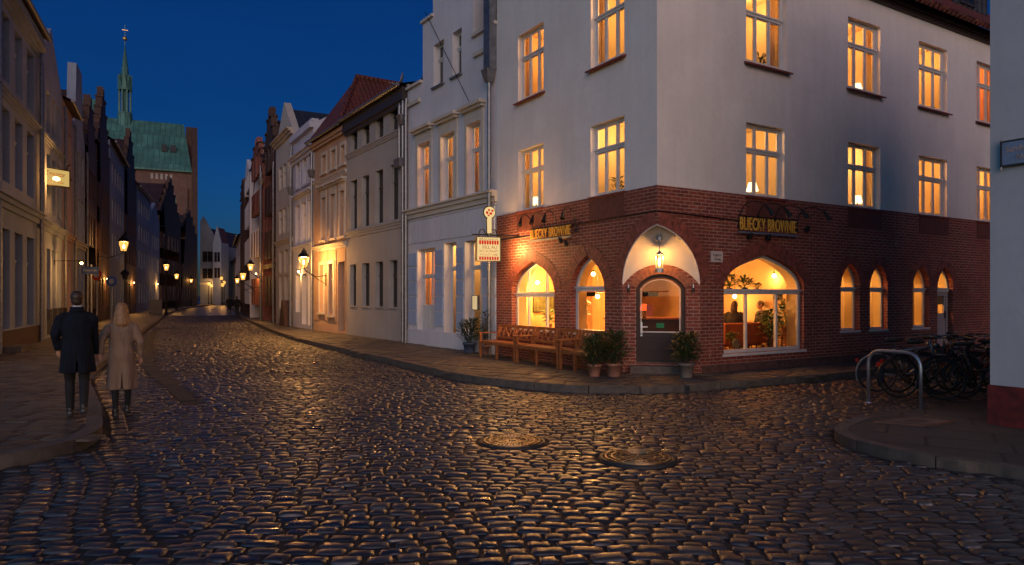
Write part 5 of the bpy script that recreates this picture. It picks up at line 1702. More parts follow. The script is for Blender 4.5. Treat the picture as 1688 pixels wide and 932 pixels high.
# H2 grey house
f = Facade(RP[1], RP[2]); fG = f
r1 = f.row([(578, 589, 215, 258), (597.5, 609, 203, 246), (619.5, 632, 190, 236), (643, 656.5, 174, 220)])
r2 = f.row([(578, 588.5, 300, 381), (597, 608.5, 290, 374), (619, 631.5, 280, 368), (643, 656.5, 268, 361)])
r3 = f.row([(577, 587, 439, 506), (597, 609, 435, 505), (619, 631.5, 431, 505), (642, 655, 426, 506)])
zt = .5 * (f.z(668, 133) + f.z(575, 205))
dk = dict(mat=M_DKFRAME, cols=2, trans=.33, rec=.17, fw=.055, bw=.05, sill=M_GREY, sill_out=.05)
t = house('plain grey beige house with dark framed windows and a black eaves board', f, zt, 9, M_GREY, 'eaves', 1.3, M_SLATE, opts(r1, **dk) + opts(r2, **dk) + opts(r3[1:], **dk) + [(*r3[0], dict(dk, lit=0))], fascia=.55)
course(t, f.L, f.z(620, 234) - .02, .16, .07, M_GREY); course(t, f.L, f.z(620, 375) - .0, .2, .08, M_GREY)
downpipe(t, .12, zt - .5, y=.14, hopper=zt - 1.1); downpipe(t, .42, zt - .6, z0=zt - 2.6, y=.14)
m = MB(); m.box(.05, .55, .02, .3, zt - 2.9, zt - 2.6); m.build('rain_hopper', M_ZINC, t)
grey = t
# satellite dish on the party wall
dsh = thing('satellite_dish', 'grey satellite dish on the roof edge between the grey house and the white stepped gable', 'satellite dish', f.p(.25, .1, zt - .25), f.rz); dsh.scale = (.66, .66, .66)
m = MB(); m.tube([(0, 0, -.15), (0, 0, .5), (-.1, .1, .62)], .025, 6); m.tube([(0, .1, .4), (.3, .55, .5)], .015, 5); m.ball((.32, .58, .5), .05); m.build('arm', M_ZINC, dsh)
m = MB(); m.lathe([(.001, -.08), (.25, -.05), (.42, .03), (.43, .03), (.25, -.08), (.001, -.11)], 20, cap=False)
o = m.build('dish', simple('dish_paint', (.16, .17, .19), .5), dsh, True); o.rotation_euler = (R(-75), R(0), R(-20)); o.location = (-.02, .08, .68)

# H3 orange house
f = Facade(RP[2], RP[3])
X = lambda x: 390 + x / 2.3286
Yp = lambda y: 160 + y / 2.3286
r1 = f.row([(X(330), X(345), Yp(228), Yp(292)), (X(365), X(382), Yp(205), Yp(272)), (X(402), X(417), Yp(180), Yp(255))])
r2 = f.row([(X(328), X(343), Yp(390), Yp(553)), (X(361), X(380), Yp(372), Yp(540)), (X(398), X(416), Yp(357), Yp(528))])
r3 = [(*sorted((f.t(X(320)), f.t(X(338)))), 1.0, f.z(X(329), Yp(645))), (*sorted((f.t(X(356)), f.t(X(374)))), .9, f.z(X(365), Yp(640))), (*sorted((f.t(X(389)), f.t(X(415)))), .2, f.z(X(402), Yp(633)))]
zt = .5 * (f.z(515, 238) + f.z(572, 203))
wp = dict(cols=2, trans=.32, rec=.14, bw=.06, trim=M_TRIM)
t = house('apricot orange house with stucco window hoods and a steep red tiled roof', f, zt, 9, M_ORANGE, 'hip', 2.8, M_TILE, opts(r1, **dict(wp, hood=None)) + opts(r2, **dict(wp, hood=1)) + [(*r3[0], wp), (*r3[1], wp), (*r3[2], dict(cols=2, trans=.25, rec=.35, mat=M_DKFRAME))], fascia=.3)
course(t, f.L, f.z(545, 405), .2, .12, M_TRIM); course(t, f.L, r1[0][2] - .35, .14, .08, M_TRIM)
m = MB()
zg = r3[0][3] + .1
for a, b in ((0, r3[2][0]), (r3[2][1], r3[1][0]), (r3[1][1], r3[0][0]), (r3[0][1], f.L)):
    z = .6; m = MB()
    while z < zg + .7:
        m.box(a + .15, b - .15, .003, .03, z, z + .36); z += .4
    m.build('rustic_pier', M_ORANGE, t)
downpipe(t, f.L - .1, zt - .4, hopper=f.z(517, 282))

m = MB(); k_ = 2.8 / (f.L / 2); m.add([(.9, -3.2, zt + .9 * k_ + .12), (.9, -5.4, zt + .9 * k_ + .12), (1.25, -5.4, zt + 1.25 * k_ + .12), (1.25, -3.2, zt + 1.25 * k_ + .12)] + [(.9, -3.2, zt + .9 * k_ - .1), (.9, -5.4, zt + .9 * k_ - .1), (1.25, -5.4, zt + 1.25 * k_ - .1), (1.25, -3.2, zt + 1.25 * k_ - .1)], [(0, 1, 2, 3), (0, 4, 5, 1), (1, 5, 6, 2), (2, 6, 7, 3), (3, 7, 4, 0)]); m.build('skylight', M_STEEL, t)

# H4 pale blue house with a parapet
f = Facade(RP[3], RP[4]); fB = f
r1 = f.row([(X(231), X(245), Yp(245), Yp(350)), (X(256), X(271), Yp(230), Yp(335)), (X(280), X(296), Yp(215), Yp(322))])
r2 = f.row([(X(229), X(244), Yp(420), Yp(570)), (X(252), X(268), Yp(405), Yp(560)), (X(277), X(292), Yp(395), Yp(550))])
r3 = [(*sorted((f.t(X(227)), f.t(X(244)))), .9, f.z(X(236), Yp(682))), (*sorted((f.t(X(251)), f.t(X(268)))), .3, f.z(X(260), Yp(680))), (*sorted((f.t(X(274)), f.t(X(291)))), .3, f.z(X(283), Yp(672)))]
zt = .5 * (f.z(X(219), Yp(160)) + f.z(X(325), Yp(62)))
wb = dict(cols=2, trans=.3, rec=.12, bw=.07, trim=M_BLUE)
t = house('pale blue house with a moulded parapet and a glowing street lantern on its front', f, zt, 9, M_BLUE, 'parapet', 2.6, M_TILE, opts(r1, **wb) + opts(r2, **dict(wb, hood=1)) + opts(r3, cols=2, trans=.25, rec=.25, bw=.07))
course(t, f.L, f.z(500, Yp(565)) - .1, .2, .12, M_BLUE); course(t, f.L, zt - 1.25, .3, .22, M_BLUE)
downpipe(t, f.L - .1, zt - .5, hopper=f.z(483, Yp(350)))

# H5 cream house with a triangular pediment
f = Facade(RP[4], RP[5])
r1 = f.row([(X(163), X(174), Yp(272), Yp(357)), (X(178), X(189), Yp(257), Yp(347)), (X(196), X(207), Yp(242), Yp(336))])
r2 = f.row([(X(163), X(174), Yp(442), Yp(532)), (X(178), X(189), Yp(426), Yp(522)), (X(196), X(207), Yp(406), Yp(511))])
r3 = f.row([(X(164), X(175), Yp(590), Yp(680)), (X(184), X(196), Yp(590), Yp(672))])
r4 = [(a, b, 1.0, 2.9) for a, b, _, _ in r3]
zt = f.z(X(180), Yp(165))
t = house('cream house with a triangular gable next to the pale blue house', f, zt, 9, M_CREAM, 'gable', wins=opts(r1, cols=2, trans=.35, rec=.1) + opts(r2, cols=2, trans=.35, rec=.1) + opts(r3, cols=2, trans=.3, rec=.2, mat=M_DKFRAME) + opts(r4, cols=2, trans=.3, rec=.2), peak=f.z(470, 190) + .8, roof=M_SLATE)
course(t, f.L, f.z(470, Yp(550)), .2, .1, M_CREAM); course(t, f.L, zt + .1, .25, .25, M_CREAM)
downpipe(t, .15, zt - 2)
m = MB(); m.prism([(f.L * .10, .1), (f.L * .42, .1), (f.L * .28, 1.5), (f.L * .22, 1.5)], .01, .35); m.build('buttress', M_BRICKDK, t)


# ---- gridded house fronts farther away
def grid(f, rows, n, margin=.7, w=1.0, skip=(), **k):
    out = []
    for (z0, z1) in rows:
        for i in range(n):
            c = margin + (f.L - 2 * margin) * (i + .5) / n
            out.append((c - w / 2, c + w / 2, z0, z1, dict(k)))
    return out


def far_house(label, f, ztop, wall, shape, pk, rows, n, w=.95, roof=None, depth=9, dark=False, **k):
    o = dict(cols=2, trans=.33, rec=.14, bw=.05)
    if dark: o['mat'] = M_DKFRAME
    return house(label, f, ztop, depth, wall, shape, wins=grid(f, rows, n, w=w, **o), peak=pk, roof=roof or M_TILEDK, **k)


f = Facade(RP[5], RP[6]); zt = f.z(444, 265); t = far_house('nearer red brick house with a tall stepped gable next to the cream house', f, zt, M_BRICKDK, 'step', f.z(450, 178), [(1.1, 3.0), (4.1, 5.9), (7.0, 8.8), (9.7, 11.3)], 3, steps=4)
course(t, f.L, 3.7, .2, .1, M_BRICKDK); downpipe(t, .2, zt - .5); downpipe(t, f.L - .2, zt - .3, hopper=zt - .8)
f = Facade(RP[6], RP[7]); zt = f.z(424, 275); t = far_house('second red brick house with stepped gable, white shutters above its lantern', f, zt, M_BRICK, 'step', f.z(431, 222), [(1.1, 3.0), (4.6, 6.4), (7.6, 9.2), (10.3, 11.8)], 4, steps=3)
m = MB()
for w_ in range(4):
    c = .7 + (f.L - 1.4) * (w_ + .5) / 4
    if w_ % 2 == 0:
        for sx in (-1, 1): m = MB(); m.box(c + sx * .72 - .24, c + sx * .72 + .24, .01, .06, 4.5, 6.5); m.build('shutter', M_FRAME, t)
downpipe(t, .15, zt - .4)
f = Facade(RP[7], RP[8]); zt = f.z(407, 300); far_house('narrow white house squeezed between brick gables at the far right', f, zt, M_WHITE2, 'gable', f.z(407, 262), [(1.1, 3.0), (4.4, 6.3), (7.4, 9.2), (10.2, 11.6)], 4)
f = Facade(RP[8], RP[9]); zt = f.z(399, 325); far_house('dark brick house before the far end of the right row', f, zt, M_BRICKDK, 'step', f.z(399, 300), [(1.1, 3.0), (4.4, 6.3), (7.4, 9.0)], 4, steps=3)
f = Facade(RP[9], RP[10]); zt = f.z(393, 395); far_house('last white house at the far end of the right row', f, zt, M_WHITE2, 'eaves', zt + 3, [(1.1, 3.0), (4.2, 6.0)], 5)

# ---- the row on the left of the street (t runs towards the viewer)
LPX = [(0, 20), (62, 25), (103, 30.3), (120, 33.6), (140, 37.6), (160, 43), (181, 50), (205, 60), (225, 69), (248, 80), (263, 88), (298, 103), (325, 119)]
LP = [Vector((-13.0, 16.2))] + [at(px, Y) for px, Y in LPX]
LH = [Facade(LP[i + 1], LP[i]) for i in range(len(LP) - 1)]      # LH[0] off frame + first; the street on the left of travel
f = Facade(LP[2], LP[0])
rowsA = [(.75, 3.75), (5.15, 7.35), (8.15, 10.15)]
ww_ = grid(f, rowsA, 5, .35, 1.15, cols=2, trans=.3, rec=.2, bw=.05)
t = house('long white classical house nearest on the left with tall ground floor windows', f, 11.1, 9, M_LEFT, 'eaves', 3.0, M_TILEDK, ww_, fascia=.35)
course(t, f.L, 4.62, .3, .2, M_LEFT); course(t, f.L, 7.75, .18, .12, M_LEFT); course(t, f.L, 10.55, .2, .2, M_LEFT)
m = MB(); m.box(0, f.L, .004, .08, .05, .7); m.build('plinth', M_BRICKDK, t)
downpipe(t, .12, 10.8); downpipe(t, f.L - 3.6, 10.8)
m = MB(); m.box(f.L * .45, f.L * .45 + 1.3, .01, .55, .05, .28); m.build('doorstep', M_KERB, t)
fL1 = f
f = LH[2]
ww_ = grid(f, [(.8, 3.6), (5.0, 7.3), (8.1, 9.7)], 4, .4, .85, cols=2, trans=.3, rec=.16, bw=.05)
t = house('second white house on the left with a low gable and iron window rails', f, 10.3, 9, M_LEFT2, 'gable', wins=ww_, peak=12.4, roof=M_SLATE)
course(t, f.L, 4.5, .3, .18, M_LEFT); course(t, f.L, 7.75, .15, .1, M_LEFT); downpipe(t, f.L - .12, 10.3); downpipe(t, .12, 10); fL2 = f
m = MB()
for c in range(4):
    x = .4 + (f.L - .8) * (c + .5) / 4; m = MB()
    for k in range(6): m.tube([(x - .5 + k * .2, .22, .3), (x - .5 + k * .2, .22, 1.25)], .012, 5)
    m.tube([(x - .55, .22, 1.25), (x + .55, .22, 1.25)], .018, 5); m.build('window_rail', M_IRON, t)
f = LH[3]; t = far_house('narrow dusty pink house with a red chimney on the left', f, 10.4, M_PINK, 'eaves', 12.2, [(.9, 3.2), (5.0, 6.8), (7.8, 9.3)], 2, .85)
m = MB(); m.box(f.L * .3, f.L * .3 + .6, -2.6, -2.0, 11, 13.0); m.build('chimney', M_BRICK, t); course(t, f.L, 4.5, .25, .15, M_PINK); downpipe(t, .1, 10)
f = LH[4]; ex = [(f.L, 9.8), (f.L * .82, 10.6), (f.L * .72, 13.4), (f.L * .28, 13.4), (f.L * .18, 10.6), (0, 9.8)]
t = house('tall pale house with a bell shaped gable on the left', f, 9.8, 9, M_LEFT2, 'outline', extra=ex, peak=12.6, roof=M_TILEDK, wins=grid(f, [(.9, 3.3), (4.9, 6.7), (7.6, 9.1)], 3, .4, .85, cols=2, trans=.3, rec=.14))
course(t, f.L, 4.4, .25, .15); downpipe(t, .1, 9.5)
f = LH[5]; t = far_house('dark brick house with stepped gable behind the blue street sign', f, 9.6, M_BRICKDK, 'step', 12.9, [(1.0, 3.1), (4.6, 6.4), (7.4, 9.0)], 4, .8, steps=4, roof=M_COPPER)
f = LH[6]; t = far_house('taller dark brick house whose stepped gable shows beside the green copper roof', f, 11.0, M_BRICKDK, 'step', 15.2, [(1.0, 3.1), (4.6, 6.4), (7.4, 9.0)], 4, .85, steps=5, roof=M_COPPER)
f = LH[7]; t = far_house('bluish white house carrying a bracket lantern on the left row', f, 13.0, M_LEFT2, 'eaves', 16.5, [(1.0, 3.1), (4.6, 6.4), (7.4, 9.0), (10.2, 11.6)], 5, .9, roof=M_SLATE)
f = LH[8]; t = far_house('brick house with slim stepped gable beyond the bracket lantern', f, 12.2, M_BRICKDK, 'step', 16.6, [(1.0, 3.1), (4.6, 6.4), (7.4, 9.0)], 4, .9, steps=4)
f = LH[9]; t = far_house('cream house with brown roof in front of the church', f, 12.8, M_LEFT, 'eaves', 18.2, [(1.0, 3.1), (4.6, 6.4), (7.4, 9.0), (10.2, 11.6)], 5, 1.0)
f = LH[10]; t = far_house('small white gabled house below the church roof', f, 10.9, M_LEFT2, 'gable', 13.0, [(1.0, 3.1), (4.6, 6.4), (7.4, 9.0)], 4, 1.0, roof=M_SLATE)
f = LH[11]; t = far_house('dark brick house with slender stepped gable against the church wall', f, 12.0, M_BRICKDK, 'step', 17.5, [(1.0, 3.1), (4.6, 6.6), (8, 10)], 6, 1.1, steps=5)
f = LH[12] if len(LH) > 12 else None
if f: t = far_house('last dark brick house of the left row below the church', f, 11.5, M_BRICKDK, 'step', 15.0, [(1.0, 3.1), (4.6, 6.6)], 6, 1.1, steps=3)

# ---- the white house at the right edge, red plinth
RC = Vector((6.2, 9.0))
f = Facade(RC - D1 * 9, RC); fR = f
rh = thing('house', 'blank pale wall with a dark red plinth at the right edge of the view', 'house', (RC.x, RC.y, 0))
before = names()
m = MB(); m.box(0, f.L, -9, 0, .60, 8.0); m.build('wall', plaster('edge_wall_plaster', (.50, .51, .53), .14, .18), rh)
m = MB(); m.box(0, f.L + .022, -9, .022, 0, .60 - .003); m.build('plinth', simple('oxblood_paint', (.12, .013, .010), .6, var=.5, scale=7, bump=.35, bscale=25), rh)
m = MB(); m.add([(0, .3, 8.0), (f.L + .3, .3, 8.0), (f.L + .3, -4.5, 10.2), (0, -4.5, 10.2), (f.L + .3, -9.3, 8.0), (0, -9.3, 8.0)], [(0, 1, 2, 3), (3, 2, 4, 5), (1, 4, 2), (0, 3, 5), (0, 5, 4, 1)]); m.build('roof', M_TILE, rh)
place_on(rh, f, before)
# its street name plate
ta = f.t(1652.5, .05); zz1 = f.z(1652.5, 236, .05); zz0 = f.z(1652.5, 273, .05)
sg_ = thing('street_sign', 'blue enamel street name plate on the blank wall at the right edge', 'street sign', f.p(ta, .05, zz0), f.rz)
hh = zz1 - zz0; WL = .64
m = MB(); m.box(-WL, 0, -.008, .008, 0, hh); m.build('plate', simple('blue_enamel', (.20, .25, .36), .35, var=.1, bump=0), sg_)
m = MB(); m.box(-WL, 0, -.012, .014, -.02, 0); m.box(-WL, 0, -.012, .014, hh, hh + .02); m.box(0, .022, -.012, .016, -.02, hh + .02); m.box(-WL - .02, -WL, -.012, .014, -.02, hh + .02); m.build('frame', M_DKFRAME, sg_)
m = MB(); m.tube([(.012, 0, -.06), (.012, 0, hh + .05)], .014, 6)
for zq in (0.02, hh - .02): m.tube([(.012, -.05, zq), (.012, .01, zq)], .016, 6)
m.build('bracket', M_ZINC, sg_)
MSIGN = simple('sign_lettering', (.50, .36, .28), .5, bump=0)
text_mesh('lettering', 'Sandsteingasse', hh * .40, MSIGN, sg_, .006, loc=(-.32, .011, hh * .66), width=.56)
text_mesh('lettering', 'Neustadt', hh * .36, MSIGN, sg_, .006, loc=(-.33, .011, hh * .27), width=.34)
# ---------------------------------------------------------------- church and the end of the street
YN = 128.0
xr = at(316, YN).x; zE = zat(277, YN - 3); zRg = zat(200, YN + 4)
CHR = math.atan(-ray(316)); ch = thing('church', 'brick church with green copper roof and slender roof turret behind the left row', 'church', (xr, YN, 0), CHR)
m = MB(); m.box(-34, 0, 0, 16, 0, zE)
for k in range(7): x = -1.2 - k * 4.2; m.box(x - .5, x + .5, -.9, 0, 0, zE - 3.2)
m.build('wall', M_BRICKCH, ch)
m = MB(); m.box(0.0, 1.0, -.6, 16.6, 0, zE + .3); m.prism([(0, zE + .3), (1.0, zE + .3), (1.0, zRg - 1), (-1.0, zRg - 1), (-1.0, zE + .3)], 5.2, 10.8); m.add([(1.0, -.6, zE + .3), (1.0, 5.2, zRg - 1), (0, 5.2, zRg - 1), (0, -.6, zE + .3)], [(0, 1, 2, 3)]); m.build('end_gable', M_BRICKDK, ch)
m = MB(); ov = .7
m.add([(-34, -ov, zE - .1), (0, -ov, zE - .1), (-1.4, 8, zRg), (-34, 8, zRg), (0, 16 + ov, zE - .1), (-34, 16 + ov, zE - .1)], [(0, 1, 2, 3), (3, 2, 4, 5), (1, 4, 2)]); m.box(-34, 0, -ov, 0, zE - .4, zE - .1)
roof = m.build('roof', M_COPPER, ch)
m = MB()
for x in (-4.6, -3.1): m.box(x - .45, x + .45, 2.2, 3.2, zE + 3.6, zE + 4.9)
m.build('roof_hatch', M_SLATE, roof)
m = MB()
for k in range(5): x = -3.4 - k * .78; m.box(x - .2, x + .2, -.05, .004 - .06, zE - 1.9, zE - .9); m.lathe([(.25, 0), (.25, .08)], 8, (x, -.02, zE - .95)) if False else None
m.build('frieze', simple('whitewash', (.34, .32, .30), .8), ch)
m = MB()
for k in range(5):
    x = -3.3 - k * 4.2; cv = pointed(x - .75, x + .75, zE - 6, zE - 3.6)
    m.prism([(x - .75, 6), (x + .75, 6)] + list(reversed(cv)), -.10, -.02)
m.build('window', M_DARKPANE, ch)
m = MB()
for k in range(5):
    x = -3.3 - k * 4.2; m.box(x - .06, x + .06, -.16, -.1, 6, zE - 4.2); m.box(x - .75, x + .75, -.15, -.1, zE - 6.1, zE - 6)
m.build('tracery', M_BRICKDK, ch)
cc_, ss_ = math.cos(CHR), math.sin(CHR); r_ = ray(206); tx = (r_ * (YN + 8 * cc_) - xr + 8 * ss_) / (cc_ - r_ * ss_); YT = YN + tx * ss_ + 8 * cc_
zb = zRg - 2.2; z1 = zat(150, YT); z2 = zat(133, YT); zt = zat(64, YT)
m = MB(); n8 = 8
m.lathe([(1.5, zb), (1.2, zb + (z1 - zb) * .45)], 8, (tx, 8, 0))
for k in range(8):
    a = 2 * math.pi * (k + .5) / 8; x, y_ = tx + 1.0 * math.cos(a), 8 + 1.0 * math.sin(a)
    m.bar((x, y_, zb + (z1 - zb) * .40), (x, y_, z1 + .5), .28, .28)
m.lathe([(.55, zb + (z1 - zb) * .4), (.55, z1)], 8, (tx, 8, 0)); m.build('turret', M_COPPER, ch)
m = MB(); m.lathe([(1.25, z1), (.95, z2 - .4), (.8, z2), (.06, zt - 1.2)], 8, (tx, 8, 0))
for k in range(8):
    a = 2 * math.pi * k / 8; c, s_ = math.cos(a), math.sin(a)
    p0 = Vector((tx + 1.18 * c, 8 + 1.18 * s_, z1)); sd = Vector((-s_, c, 0)) * .48
    m.add([p0 - sd, p0 + sd, p0 + Vector((0, 0, 3.0)), p0 - Vector((c, s_, 0)) * 1.1 + Vector((0, 0, 2.6))], [(0, 1, 2), (1, 3, 2), (0, 2, 3)])
m.build('spire', M_COPPER, ch)
m = MB(); m.tube([(tx, 8, zt - 1.4), (tx, 8, zt + 2.6)], .06, 6); m.ball((tx, 8, zt), .42); m.bar((tx - .5, 8, zt + 1.6), (tx + .5, 8, zt + 1.6), .1, .1); m.build('finial', simple('gilt', (.75, .5, .2), .3, .9), ch)

# far end houses
A_ = at(330, 138); B_ = at(362, 138)
f = Facade(B_, A_)
f.rz = math.atan2(0, -1); 
f = Facade(B_, A_)
zt = zat(405, 138); pk = zat(357, 138)
t = house('white gabled house closing the street beyond the left row', f, zt, 14, M_LEFT2, 'outline', extra=[(f.L, pk - 1), (f.L - .6, pk), (0, zt)], peak=pk - 2, wins=grid(f, [(8.5, 10.6), (5.2, 7.2)], 3, .4, 1.0, cols=2, trans=.3, rec=.15, mat=M_DKFRAME), roof=M_TILEDK)
course(t, f.L, 4.3, .3, .2, M_WHITE2)
A_ = at(351, 134); B_ = at(364.5, 134)
f = Facade(B_, A_)
t = house('small corner turret house with a pointed red roof at the street end', f, zat(400, 134), 3.5, M_LEFT2, 'gable', peak=zat(372, 134), wins=grid(f, [(8.3, 10.2), (5.2, 7.2)], 2, .25, .6, cols=1, trans=.3, rec=.12, mat=M_DKFRAME), roof=M_TILE)
A_ = at(360, 165); B_ = at(404, 128)
f = Facade(B_, A_)
t = house('long white house with red roof and dormers at the far end of the street', f, zat(433, 150), 9, M_LEFT2, 'eaves', peak=zat(408, 150), wins=grid(f, [(1.0, 3.2), (5.0, 7.0)], 9, .6, 1.1, cols=2, trans=.3, rec=.15, mat=M_DKFRAME), roof=M_TILE, fascia=.5)
for k in range(5):
    x = 3 + k * (f.L - 6) / 4; m = MB(); z = zat(433, 150); m.prism([(x - .7, z + .3), (x + .7, z + .3), (x + .7, z + 1.9), (x, z + 2.5), (x - .7, z + 1.9)], -2.6, -.7); d_ = m.build('dormer', M_WHITE2, t)
    m = MB(); m.box(x - .4, x + .4, -.69, -.66, z + .6, z + 1.7); m.build('pane', M_DARKPANE, d_)
A_ = at(340, 190); B_ = at(372, 190)
f = Facade(B_, A_)
house('distant house with a dull roof between the two end houses', f, zat(440, 190), 9, M_GREY, 'eaves', peak=zat(415, 190), roof=M_COPPER)

# ---------------------------------------------------------------- street lanterns
M_LGLASS = lamp_glass()


def lantern_head(par, c, s=1.0, power=60, hang=False):
    """six sided tapering lantern: iron cage, glass, cap, bulb"""
    x, y, z = c
    m = MB()
    for k in range(6):
        a = 2 * math.pi * k / 6; ca, sa = math.cos(a), math.sin(a)
        m.tube([(x + .13 * s * ca, y + .13 * s * sa, z), (x + .22 * s * ca, y + .22 * s * sa, z + .42 * s)], .013 * s, 5)
    m.lathe([(.14 * s, -.03 * s), (.15 * s, 0), (.13 * s, .012 * s)], 6, c); m.lathe([(.235 * s, .41 * s), (.235 * s, .44 * s)], 6, c)
    cage = m.build('lantern_cage', M_IRON, par)
    m = MB(); m.lathe([(.25 * s, .44 * s), (.20 * s, .52 * s), (.11 * s, .60 * s), (.09 * s, .68 * s), (.03 * s, .72 * s), (.02 * s, .80 * s)], 12, c); m.build('lantern_cap', M_IRON, cage)
    m = MB(); m.lathe([(.125 * s, .01 * s), (.215 * s, .415 * s)], 6, c, cap=False); m.build('lantern_glass', M_LGLASS, cage)
    m = MB(); m.ball((x, y, z + .20 * s), (.05 * s, .05 * s, .10 * s), 8, 6); m.build('bulb', M_LAMPGLOW, cage)
    point('lantern_light', (x, y, z + .34 * s), power, parent=par, r=.2)


def wall_lamp(f, px, py, off, label, s=1.0, power=70):
    """scrolled bracket from the facade; the lantern stands out by off"""
    t_ = f.t(px, off); z = f.z(px, py, off) - .22 * s
    t = thing('wall_lantern', label, 'street lamp', f.p(t_, 0, 0), f.rz, 'street lanterns')
    m = MB(); m.tube([(0, 0, z - .35), (0, off * .45, z - .42), (0, off * .9, z - .18), (0, off, z - .03)], .022, 6); m.tube([(0, 0, z - .75), (0, off * .35, z - .55), (0, off * .7, z - .32)], .015, 6)
    m.box(-.05, .05, .003, .03, z - .85, z - .25); m.build('bracket', M_IRON, t)
    lantern_head(t, (0, off, z), s, power)
    return t


def post_lamp(px, pyb, pyl, label, s=1.0, power=70, z0=.112):
    p = gp(px, pyb, z0); z = zat(pyl, p.y) - .22 * s
    t = thing('street_lamp', label, 'street lamp', (p.x, p.y, z0), 0, 'street lanterns')
    zl = z - z0
    m = MB(); m.lathe([(.16, 0), (.16, .12), (.11, .2), (.11, .7), (.13, .74), (.075, .82), (.055, 1.2), (.045, zl - .25), (.07, zl - .2), (.04, zl - .1), (.04, zl - .03)], 12); m.build('post', M_IRON, t)
    m = MB(); m.tube([(-.28, 0, zl - .35), (.28, 0, zl - .35)], .018, 6); m.build('ladder_bar', M_IRON, t)
    lantern_head(t, (0, 0, zl), s, power)
    return t


wall_lamp(fB, 501, 432, 1.0, 'glowing lantern on a scrolled bracket on the pale blue house', 1.1, 2000)
fb2 = Facade(RP[6], RP[7])
wall_lamp(fb2, 413, 441, .85, 'bright lantern on the brick gable, above the two distant walkers', 1.0, 170)
wall_lamp(Facade(RP[8], RP[9]), 400.5, 456, .9, 'middle lantern of the three receding along the far right row', .82, 120)
wall_lamp(Facade(RP[9], RP[10]), 391, 463, 1.0, 'farthest lantern of the three receding along the far right row', .75, 120)
wall_lamp(LH[7], 204, 406, 1.5, 'glowing lantern on a long bracket above the heads of the walking couple', 1.45, 420)
post_lamp(274, 519, 441, 'free standing lantern post on the left pavement with the brightest far glow', 1.25, 230)
post_lamp(291, 511, 456, 'second lantern post on the left pavement before the church', 1.35, 170)
post_lamp(315, 505, 463, 'third lantern post on the left, near the last dark houses', 1.4, 150)
for px, py, Yq, lab in ((344, 468, 136.5, 'left one of two small wall lights on the white end house'), (348.5, 471, 137, 'right one of two small wall lights on the white end house'), (367, 470, 126, 'tall bright end lantern before the long white house'), (365, 459, 131, 'small high lantern beside the turret house'), (369.5, 466, 133, 'small lantern half hidden behind the bright end lantern')):
    p = at(px, Yq); z = zat(py, Yq)
    t = thing('street_lamp', lab, 'street lamp', (p.x, p.y, 0), 0, 'lanterns at the street end')
    m = MB(); m.tube([(0, 0, 0), (0, 0, z - .3)], .06, 6); m.lathe([(.14, 0), (.12, .5)], 8); m.build('post', M_IRON, t)
    m = MB(); m.lathe([(.30, z + .32), (.06, z + .52)], 8); m.build('lantern_cap', M_IRON, t)
    m = MB(); m.ball((0, 0, z), (.28, .28, .34), 10, 6); m.build('lantern_glass', M_LGLASS, t)
    point('lantern_light', (0, 0, z), 210, parent=t, r=.1)

# ---------------------------------------------------------------- signs
# lit sign on the left
f = fL2
t_ = f.t(69, .15); zt = f.z(69, 279, .6); zb = f.z(69, 305, .6)
q0 = f.p(f.L - .5, .2, 0)
P0 = at(68, 26.6); P1 = at(112, 27.6)
fs_ = Facade((P1.x, P1.y), (P0.x, P0.y))
hh = zat(279, 27) - zat(305, 27)
hs = thing('hanging_sign', 'glowing yellow box sign sticking out from the left houses', 'sign', (P1.x, P1.y, zat(305, 27)), fs_.rz)
m = MB(); m.box(0, fs_.L, -.07, .07, 0, hh); m.build('light_box', glow('sign_box_glow', (1, .66, .20), .62), hs)
m = MB(); e = .04
m.box(-e, fs_.L + e, -.09, .09, -e, 0); m.box(-e, fs_.L + e, -.09, .09, hh, hh + e); m.box(-e, 0, -.09, .09, 0, hh); m.box(fs_.L, fs_.L + e, -.09, .09, 0, hh); m.build('frame', M_IRON, hs)
text_mesh('lettering', 'Tauentor', hh * .42, simple('brown_letters', (.05, .03, .015), .6), hs, .01, width=fs_.L * .72, loc=(fs_.L * .52, .08, hh * .70))
text_mesh('lettering', 'Alte Schänke', hh * .22, MATS['brown_letters'], hs, .01, width=fs_.L * .6, loc=(fs_.L * .52, .08, hh * .2))
wl_ = fL2.L
m = MB(); m.tube([(fs_.L, 0, hh + .02), (fs_.L + 1.1, 0, hh + .4)], .02, 6); m.tube([(fs_.L, 0, .1), (fs_.L + 1.1, 0, .1)], .025, 6); m.tube([(.1, 0, hh), (.0, .0, hh + .25), (-.1, 0, hh + .28)], .03, 6); m.tube([(.05, .0, hh * .9), (-.12, .02, hh * .5), (.05, 0, hh * .1)], .02, 5); m.build('bracket', M_IRON, hs)
m = MB(); m.ball((fs_.L * .55, .16, hh * .38), (.16, .05, .09), 10, 6); m.build('bulb', glow('sign_lamp', (1, .68, .28), 5), hs)
point('sign_light', (fs_.L * .55, .45, hh * .3), 110, (1, .40, .09), .12, hs)
point('sign_light', (fs_.L + .35, .30, -.35), 70, (1, .42, .10), .08, hs)

